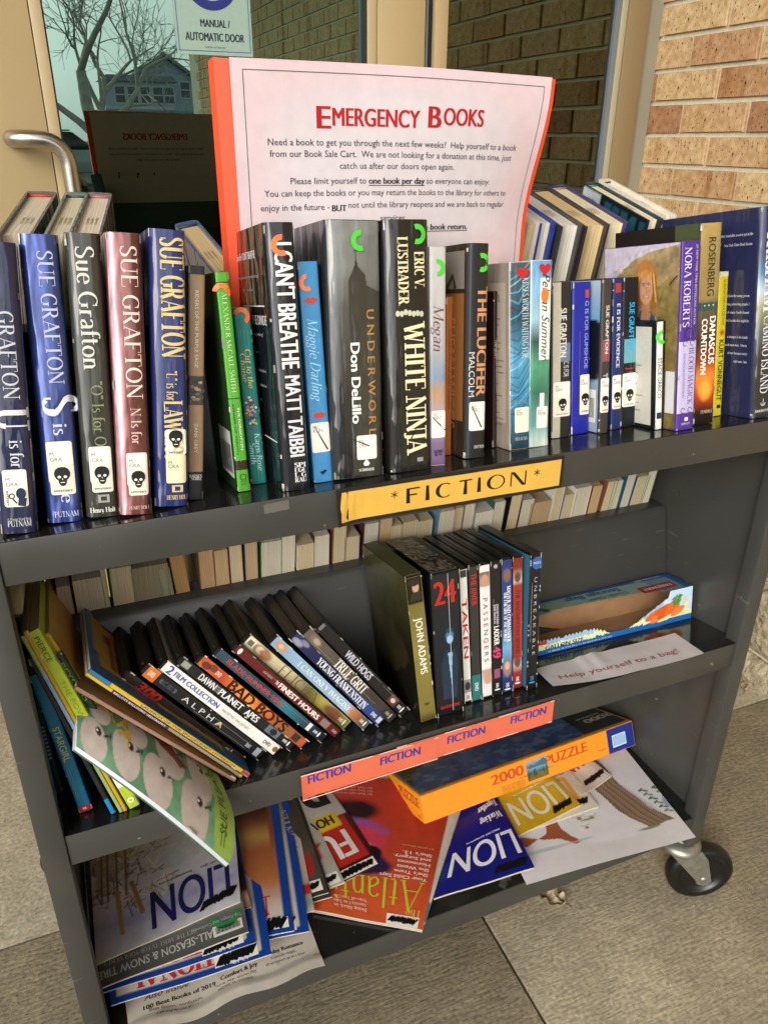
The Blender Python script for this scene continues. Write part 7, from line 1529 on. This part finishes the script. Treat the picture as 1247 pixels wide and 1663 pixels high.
def hunt(A): A.vgrad([(0, '#3a3630'), (.2, '#4a443a'), (1, '#2e2a24')]).noise(9, .4, 3).poly([(.5, .08), (.95, .12), (.95, .26), (.6, .22)], '#9c2420', nz=.05)
mag('second brown hunting magazine from the blue bordered ones, with a red flash', (539, 1457), (487, 1302), -0.3335, thick=0.0028, artf=hunt, base='#3c3832', txt=lambda mb, sf, W_, L_: scr(mb, sf, W_, L_, .80, .05, .95, .05, seed=41))
mag('brown hunting magazine beside the blue bordered ones', (534, 1450), (482, 1303), -0.3305, thick=0.0028, artf=hunt, base='#3c3832', txt=lambda mb, sf, W_, L_: [put(mb, 'HUNTING', 'serifb', sf, .86 * W_, .50 * L_, .014, .10, 90, '#8a857a', 5), put(mb, 'The Best', 'bold', sf, .84 * W_, .18 * L_, .006, .03, 150, '#d8d0c8', 5), scr(mb, sf, W_, L_, .80, .05, .95, .06, seed=43)])
mag('pale magazine with a red flash under the FUR magazine', (560, 1434), (494, 1300), -0.3365, thick=0.0028, artf=lambda A: A.vgrad([(0, '#b0aca4'), (.15, '#a29c94'), (1, '#a8a49c')]).poly([(.6, .05), (.9, .16), (.95, .30), (.7, .22)], '#a02420', nz=.04).noise(6, .15, 4), base='#b8b4aa', txt=lambda mb, sf, W_, L_: [put(mb, 'Real', 'bold', sf, .88 * W_, .36 * L_, .007, .02, 120, '#a02420', 5), scr(mb, sf, W_, L_, .82, .04, .96, .05, seed=47)])
def furart(A): A.vgrad([(0, '#3a1614'), (1, '#42201c')]).poly([(0, .08), (.95, .08), (.95, .40), (0, .40)], '#a8241f').poly([(0, .42), (1, .42), (1, 1), (0, 1)], '#aaa69e').poly([(.58, .34), (.90, .34), (.90, .46), (.58, .46)], '#c4a82a')
def t_fur(mb, sf, W_, L_):
    put(mb, 'FUR-FISH', 'black', sf, .90 * W_, .215 * L_, .050, .98 * W_, UD, '#c9c6be', 6, anchor=0); put(mb, 'HOW', 'black', sf, .74 * W_, .40 * L_, .018, .050, UD, '#1c1a14', 7); put(mb, 'RIFLE', 'black', sf, .93 * W_, .70 * L_, .100, 1.0 * W_, UD, '#1b1a18', 6, anchor=0)
    scr(mb, sf, W_, L_, .55, .035, .95, .035, seed=51, wd=.005)
mag('red and white magazine with big upside-down FU and R letters, middle pile', (620, 1403.5), (540, 1287), -0.34, thick=0.0028, artf=furart, txt=t_fur, base='#5a2420', nx=60)
# right pile
A0 = Vector(at_z(855, 1437, ZB + .0005)); A1 = Vector(at_z(1129, 1360, ZB + .0005)); A2 = Vector(at_z(1011, 1211, ZB + .0005))
def posterart(A):
    A.c[:] = np.array(lin('#c6c3c4')); A.noise(3, .04, 5)
    A.poly([(.62, 1), (.78, 1), (.80, .62), (.88, .32), (.97, .19), (.80, .17), (.70, .38), (.64, .66)], '#6e5844', nz=.02)
    for k in range(14): A.line([(.64 + .011 * k, 1), (.66 + .011 * k, .62), (.73 + .014 * k, .30), (.80 + .012 * k, .19)], .0012, ['#54402e', '#8a735a', '#9c8a74'][k % 3])
    A.ell(.80, .17, .07, .012, '#6f8050', .4)
    A.poly([(.03, .34), (.10, .36), (.20, .30), (.30, .27), (.36, .20), (.40, .21), (.36, .27), (.33, .36), (.34, .52), (.28, .52), (.26, .40), (.24, .34), (.10, .27)], '#8a4a2a', nz=.015)
    A.ell(.20, .215, .16, .018, '#9aa8b0', .6, amt=.8).ell(.42, .22, .05, .01, '#9aa8b0', .6)
    for x, y, r in ((.46, .42, .03), (.53, .40, .028), (.47, .33, .022)): A.ell(x, y, r * 1.3, r * .8, '#b8b0a2', .2).ell(x, y + .008, r * 1.1, r * .35, '#d2cfc4', .3).ell(x, y - .025, r * .5, r * .6, '#8d6a50', .3)
    A.ell(.50, .37, .04, .01, '#6f8050', .4)
    for s_, x0 in ((0, .91), (1, .985)):
        for k in range(6): A.ell(x0 + .012 * k - (.012 if s_ == 0 else .0), .50 - .045 * k, .020, .010, ['#3a5a34', '#56743e'][k % 2], .3, 40); A.ell(x0 + .012 * k + .012, .485 - .045 * k, .020, .010, ['#46663a', '#6a8048'][k % 2], .3, -40)
    A.ell(1.05, .34, .07, .09, '#8e93a6', .2, nz=.5)
PWd = (A1 - A0).length
wp = thing('poster_print', 'large white print with painted tree trunk and deer legs, on the bottom shelf', 'poster', xf(A0))
X_ = (A1 - A0).normalized(); Y_ = (A2 - A1).normalized()
def wps(u, v, l=0):
    p = X_ * (u * PWd) + Y_ * (v * .36); z = .0022 * math.exp(-((v - .0) / .08) ** 2) * math.sin(u * 3.0) ** 2 + .0006 * math.sin(u * 7 + v * 5)
    return (p.x, p.y, p.z + max(0, z) + .0004 + l)
A = Art(PWd, .36, 190); A.V = A.V / .62; posterart(A); A.build('print', PAPER, wp, lambda u, v: wps(u, v))
mb = MB()
for s_, x0 in ((0, .80), (1, .86)):
    pass
mb2 = MB(); n = 20; vs = [wps(i / n, j / n, -.0004) for j in range(n + 1) for i in range(n + 1)]
mb2.shared(vs, [(j * (n + 1) + i, (j + 1) * (n + 1) + i, (j + 1) * (n + 1) + i + 1, j * (n + 1) + i + 1) for j in range(n) for i in range(n)], '#c9c9c4', True); mb2.build('back_side', PAPER, wp)
mag('cream magazine with red letters and a felt-pen scrawl, furthest back of the right pile', (993, 1261), (957, 1234), -0.3375, NL=(945, 1292), thick=.004, L_=.26, artf=lambda A: A.vgrad([(0, '#b8ada0'), (.2, '#c4b8a8'), (1, '#a89c8c')]).poly([(.0, .1), (.3, .1), (.3, .4), (0, .5)], '#2a1c16', nz=.05), base='#bfb6a6', nx=30, txt=lambda mb, sf, W_, L_: [put(mb, 'NAL', 'black', sf, .45 * W_, .20 * L_, .018, .045, UD, '#b03a2a', 5), scribble(mb, .30 * W_, .06 * L_, .95 * W_, .06 * L_, sf, 12, seed=61, wd=.005)], W_=.1, bow=.002)
mag('pale magazine with an orange L under the yellow one', (972, 1311), (921, 1250), -0.3405, W_=.205, thick=.004, artf=lambda A: A.vgrad([(0, '#c4bcac'), (1, '#bca898')]).noise(4, .08, 2), base='#c4bcac', txt=lambda mb, sf, W_, L_: [put(mb, 'LION', 'bold', sf, .60 * W_, .175 * L_, .052, .60 * W_, UD, '#d08a2a', 5), put(mb, 'FOR SERVICE', 'bold', sf, .85 * W_, .30 * L_, .0034, .03, UD, '#2a3c7c', 5), scribble(mb, .80 * W_, .065 * L_, .95 * W_, .065 * L_, sf, 12, seed=63, wd=.006)])
mag('yellow magazine with white LION title upside down', (943, 1308.5), (893, 1260), -0.3355, NL=(840.6, 1359), SLd=(806, 1293), thick=.004, artf=lambda A: A.vgrad([(0, '#b8921c'), (.3, '#c2a024'), (1, '#b8922a')]).noise(4, .06, 2), txt=t_lion('#c9c6ae', 'NOVEMBER 2018', 71, size=.048, cx=.5, w=.88, cy=.14, sx=(.62, .045, .93, .05)), base='#c9bd94', nx=30)
mag('royal blue magazine with white LION title, upside down', (868, 1410), (805, 1295), -0.33, NL=(704, 1461), SLd=(748, 1318), thick=.004, artf=lambda A: A.vgrad([(0, '#161a6a'), (.3, '#14166c'), (1, '#161856')]).ell(.06, .16, .10, .1, '#1c2c6e', .5).noise(3, .08, 2), txt=t_lion('#cfced0', 'MARCH 2018', 73, size=.046, cx=.52, w=.86, cy=.19, sx=(.62, .055, .95, .05), extra=lambda mb, sf, W_, L_: [put(mb, 'Working', 'serifb', sf, .72 * W_, .40 * L_, .013, .40 * W_, UD, '#d4d2d6', 5), put(mb, 'Together', 'serifb', sf, .72 * W_, .49 * L_, .013, .44 * W_, UD, '#d4d2d6', 5), put(mb, 'LCIF CELEBRATES', 'bold', sf, .74 * W_, .58 * L_, .006, .4 * W_, UD, '#8f93b4', 5), put(mb, '50 YEARS OF BUILDING', 'bold', sf, .70 * W_, .62 * L_, .006, .5 * W_, UD, '#8f93b4', 5)]), base='#c4c0b4', nx=40)
# ---- puzzle box
zt_ = Z0 - .278; zb_ = Z0 - .326
fl = Vector(at_z(682, 1293.5, zt_)); frr = Vector(at_z(1025.6, 1170, zt_)); bl_ = Vector(at_z(681.6, 1337.6, zb_))
ex = (frr - fl).normalized(); PL_ = (frr - fl).length
lb = Vector(at_x(634.7, 1256.5, fl.x - .004)); ey = (lb - fl); ey = (ey - ex * ey.dot(ex)).normalized()
ez = ex.cross(ey).normalized(); PD_ = .20; PH_ = .046
pz = thing('puzzle_box', 'long orange and blue 2000 piece jigsaw puzzle box resting on the magazines', 'puzzle box', xf(fl - ez * PH_, ex, ey, ez))
mb = MB(); mb.box((0, 0, 0), (PL_, PD_, PH_), '#d9851c'); o = mb.build('carton', CARD, pz, bevel=.0012)
ff = lambda a, b, l: (a, -.0003 - l, b); tf = lambda a, b, l: (a, b, PH_ + .0003 + l); lf = lambda a, b, l: (-.0003 - l, PD_ - a, b)
mb = MB(); rect(mb, .0015, .0015, PL_ * .862, PH_ - .0015, ff, '#da8a22', 1); rect(mb, PL_ * .862, .0015, PL_ - .0015, PH_ - .0015, ff, '#1c2c7c', 1); rect(mb, PL_ * .885, .010, PL_ * .955, .032, ff, '#b8cfe0', 3)
for k in range(16): rect(mb, PL_ * .889 + k * .0017, .012, PL_ * .889 + k * .0017 + .0008, .030, ff, '#4f7fb0', 5)
put(mb, '2000', 'black', ff, PL_ * .375, .030, .0165, .064, 0, '#b84a20', 5); put(mb, 'PUZZLE', 'black', ff, PL_ * .655, .030, .0165, .088, 0, '#b84a20', 5); put(mb, 'Teile, Pieces', 'sans', ff, PL_ * .445, .0175, .003, .02, 0, '#6a3a10', 5); put(mb, '98 x 75 cm', 'sans', ff, PL_ * .56, .018, .0026, .022, 0, '#6a3a10', 5); put(mb, '16 606 5', 'sans', ff, PL_ * .83, .014, .0026, .014, 0, '#6a3a10', 5)
for k in range(6): put(mb, 'Puzzle pieces of fine quality board', 'sans', ff, PL_ * .395, .0135 - k * .0021, .0016, .045, 0, '#8a4e16', 5)
mb.build('front_print', INK, pz)
def lake(A):
    A.vgrad([(0, '#6a5a2c'), (.25, '#5c5a34'), (.38, '#2c4a44'), (.45, '#3c7a9c'), (.62, '#5f94ac'), (.7, '#4c6474'), (.86, '#7a8c94'), (1, '#8fa4ac')]); A.poly([(0, .62), (.2, .82), (.45, .70), (.6, .86), (.85, .96), (1, .8), (1, .6)], '#46606a', nz=.04)
    for k in range(26): x = random.random(); A.line([(x, random.uniform(.1, .3)), (x + .01, random.uniform(.35, .55))], .0012, random.choice(['#26331c', '#7a6a34', '#3a4a26']))
    A.noise(14, .3, 5)
A = Art(.045, .038, 46); lake(A); A.build('picture', INK, pz, lambda u, v: ff(PL_ * .462 + u * .042, .006 + v * .034, .0004))
mb = MB(); rect(mb, .003, .006, PL_ - .003, PD_ - .006, tf, '#8a8270', 1); mb.build('lid_border', INK, pz)
def lid(A):
    A.vgrad([(0, '#2a4478'), (.2, '#30508c'), (.55, '#34528a'), (1, '#223458')], 'v'); A.noise(9, .5, 3).noise(22, .6, 6, '#6a8cb4', .56)
    A.poly([(0, .25), (0, 1), (.30, 1), (.22, .72), (.10, .5)], '#2e2c18', nz=.08); A.poly([(.35, 1), (.5, .66), (.72, .60), (.80, .5), (1, 1)], '#1c1a14', nz=.08); A.noise(30, .6, 9, '#8a7a48', .60); A.poly([(.78, 0), (1.01, 0), (1.01, 1), (.86, 1)], '#121212')
A = Art(PL_, PD_, 140); lid(A); A.build('lid_picture', GLOSSP, pz, lambda u, v: tf(.006 + u * (PL_ - .012), .009 + v * (PD_ - .018), .0003))
mb = MB(); put(mb, '2000', 'black', tf, PL_ * .925, .055, .018, .060, 180, '#b9b6a8', 8); put(mb, 'RAVENSBURGER', 'bold', tf, PL_ * .90, .028 + .045, .006, .05, 180, '#b9b6a8', 8); mb.build('lid_lettering', INK, pz)
mb = MB(); put(mb, 'PUZZLE', 'black', lf, PD_ - .048, .030, .0155, .075, 0, '#b84a20', 4); put(mb, '2000', 'sans', lf, PD_ - .015, .008, .003, .012, 0, '#6a3a10', 4); mb.build('side_print', INK, pz)
# ---- dry leaves on the ground
def leaf(pos, s, label, seed, rot):
    rr = random.Random(seed); r = thing('dry_leaf', label, 'leaf', xf(pos)); mb = MB(); nu, nv = 22, 14; vs = []; cs = []
    hh = vnoise(nv, nu, 6, seed, 3)
    for j in range(nv):
        v = j / (nv - 1) * 2 - 1
        for i in range(nu):
            u = i / (nu - 1); wd = math.sin(math.pi * min(1, u * 1.02)) ** .6 * (.5 + .14 * math.sin(u * 19) * abs(v))
            x, y = (u - .5) * s * 1.5, v * wd * s; z = .35 * s * (hh[j, i] - .3) + .5 * s * abs(v) ** 1.5 * .5 + .12 * s * math.sin(u * 7 + v * 4)
            c, q = math.cos(rot), math.sin(rot); vs.append((x * c - y * q, x * q + y * c, max(.001, z + .004))); b_ = .75 + .5 * hh[j, i]; cs.append(tuple(k * b_ for k in lin('#a08f72')))
    mb.shared(vs, [(j * nu + i, j * nu + i + 1, (j + 1) * nu + i + 1, (j + 1) * nu + i) for j in range(nv - 1) for i in range(nu - 1)], cs, False)
    mb.build('blade', PAPER, r); mb = MB(); c, q = math.cos(rot), math.sin(rot); mb.tube([(-.75 * s * c, -.75 * s * q, .006), (-1.0 * s * c, -1.0 * s * q, .003), (-1.25 * s * c - .005, -1.25 * s * q, .002)], [.0016, .001, .0006], '#7d6a4c', n=6); mb.build('stem', PAPER, r)
p = at_z(892, 1462, 0.0); leaf((p[0], p[1], 0), .036, 'crumpled dry leaf under the front of the bottom shelf', 5, 2.3)
p = at_z(1208, 1118, 0); leaf((p[0], p[1], 0), .020, 'small brown dry leaf by the stone base of the wall', 8, .8)
rr = random.Random(12); mb = MB()
for k in range(120):
    x, y = rr.uniform(-.3, 1.5), rr.uniform(-.5, .9); s_ = rr.uniform(.0008, .0024); a = rr.uniform(0, 6)
    mb.poly([(x + s_ * math.cos(a + t), y + s_ * math.sin(a + t), .0006 + .0008 * (t > 2)) for t in (0, 2.1, 4.2)], rr.choice(['#d9d6cc', '#3a2f24', '#8c7f68', '#c9c4b4', '#2c241c']))
tag(mb.build('grit', INK), 'scattered grit and crumbs on the concrete', 'grit', kind='stuff')
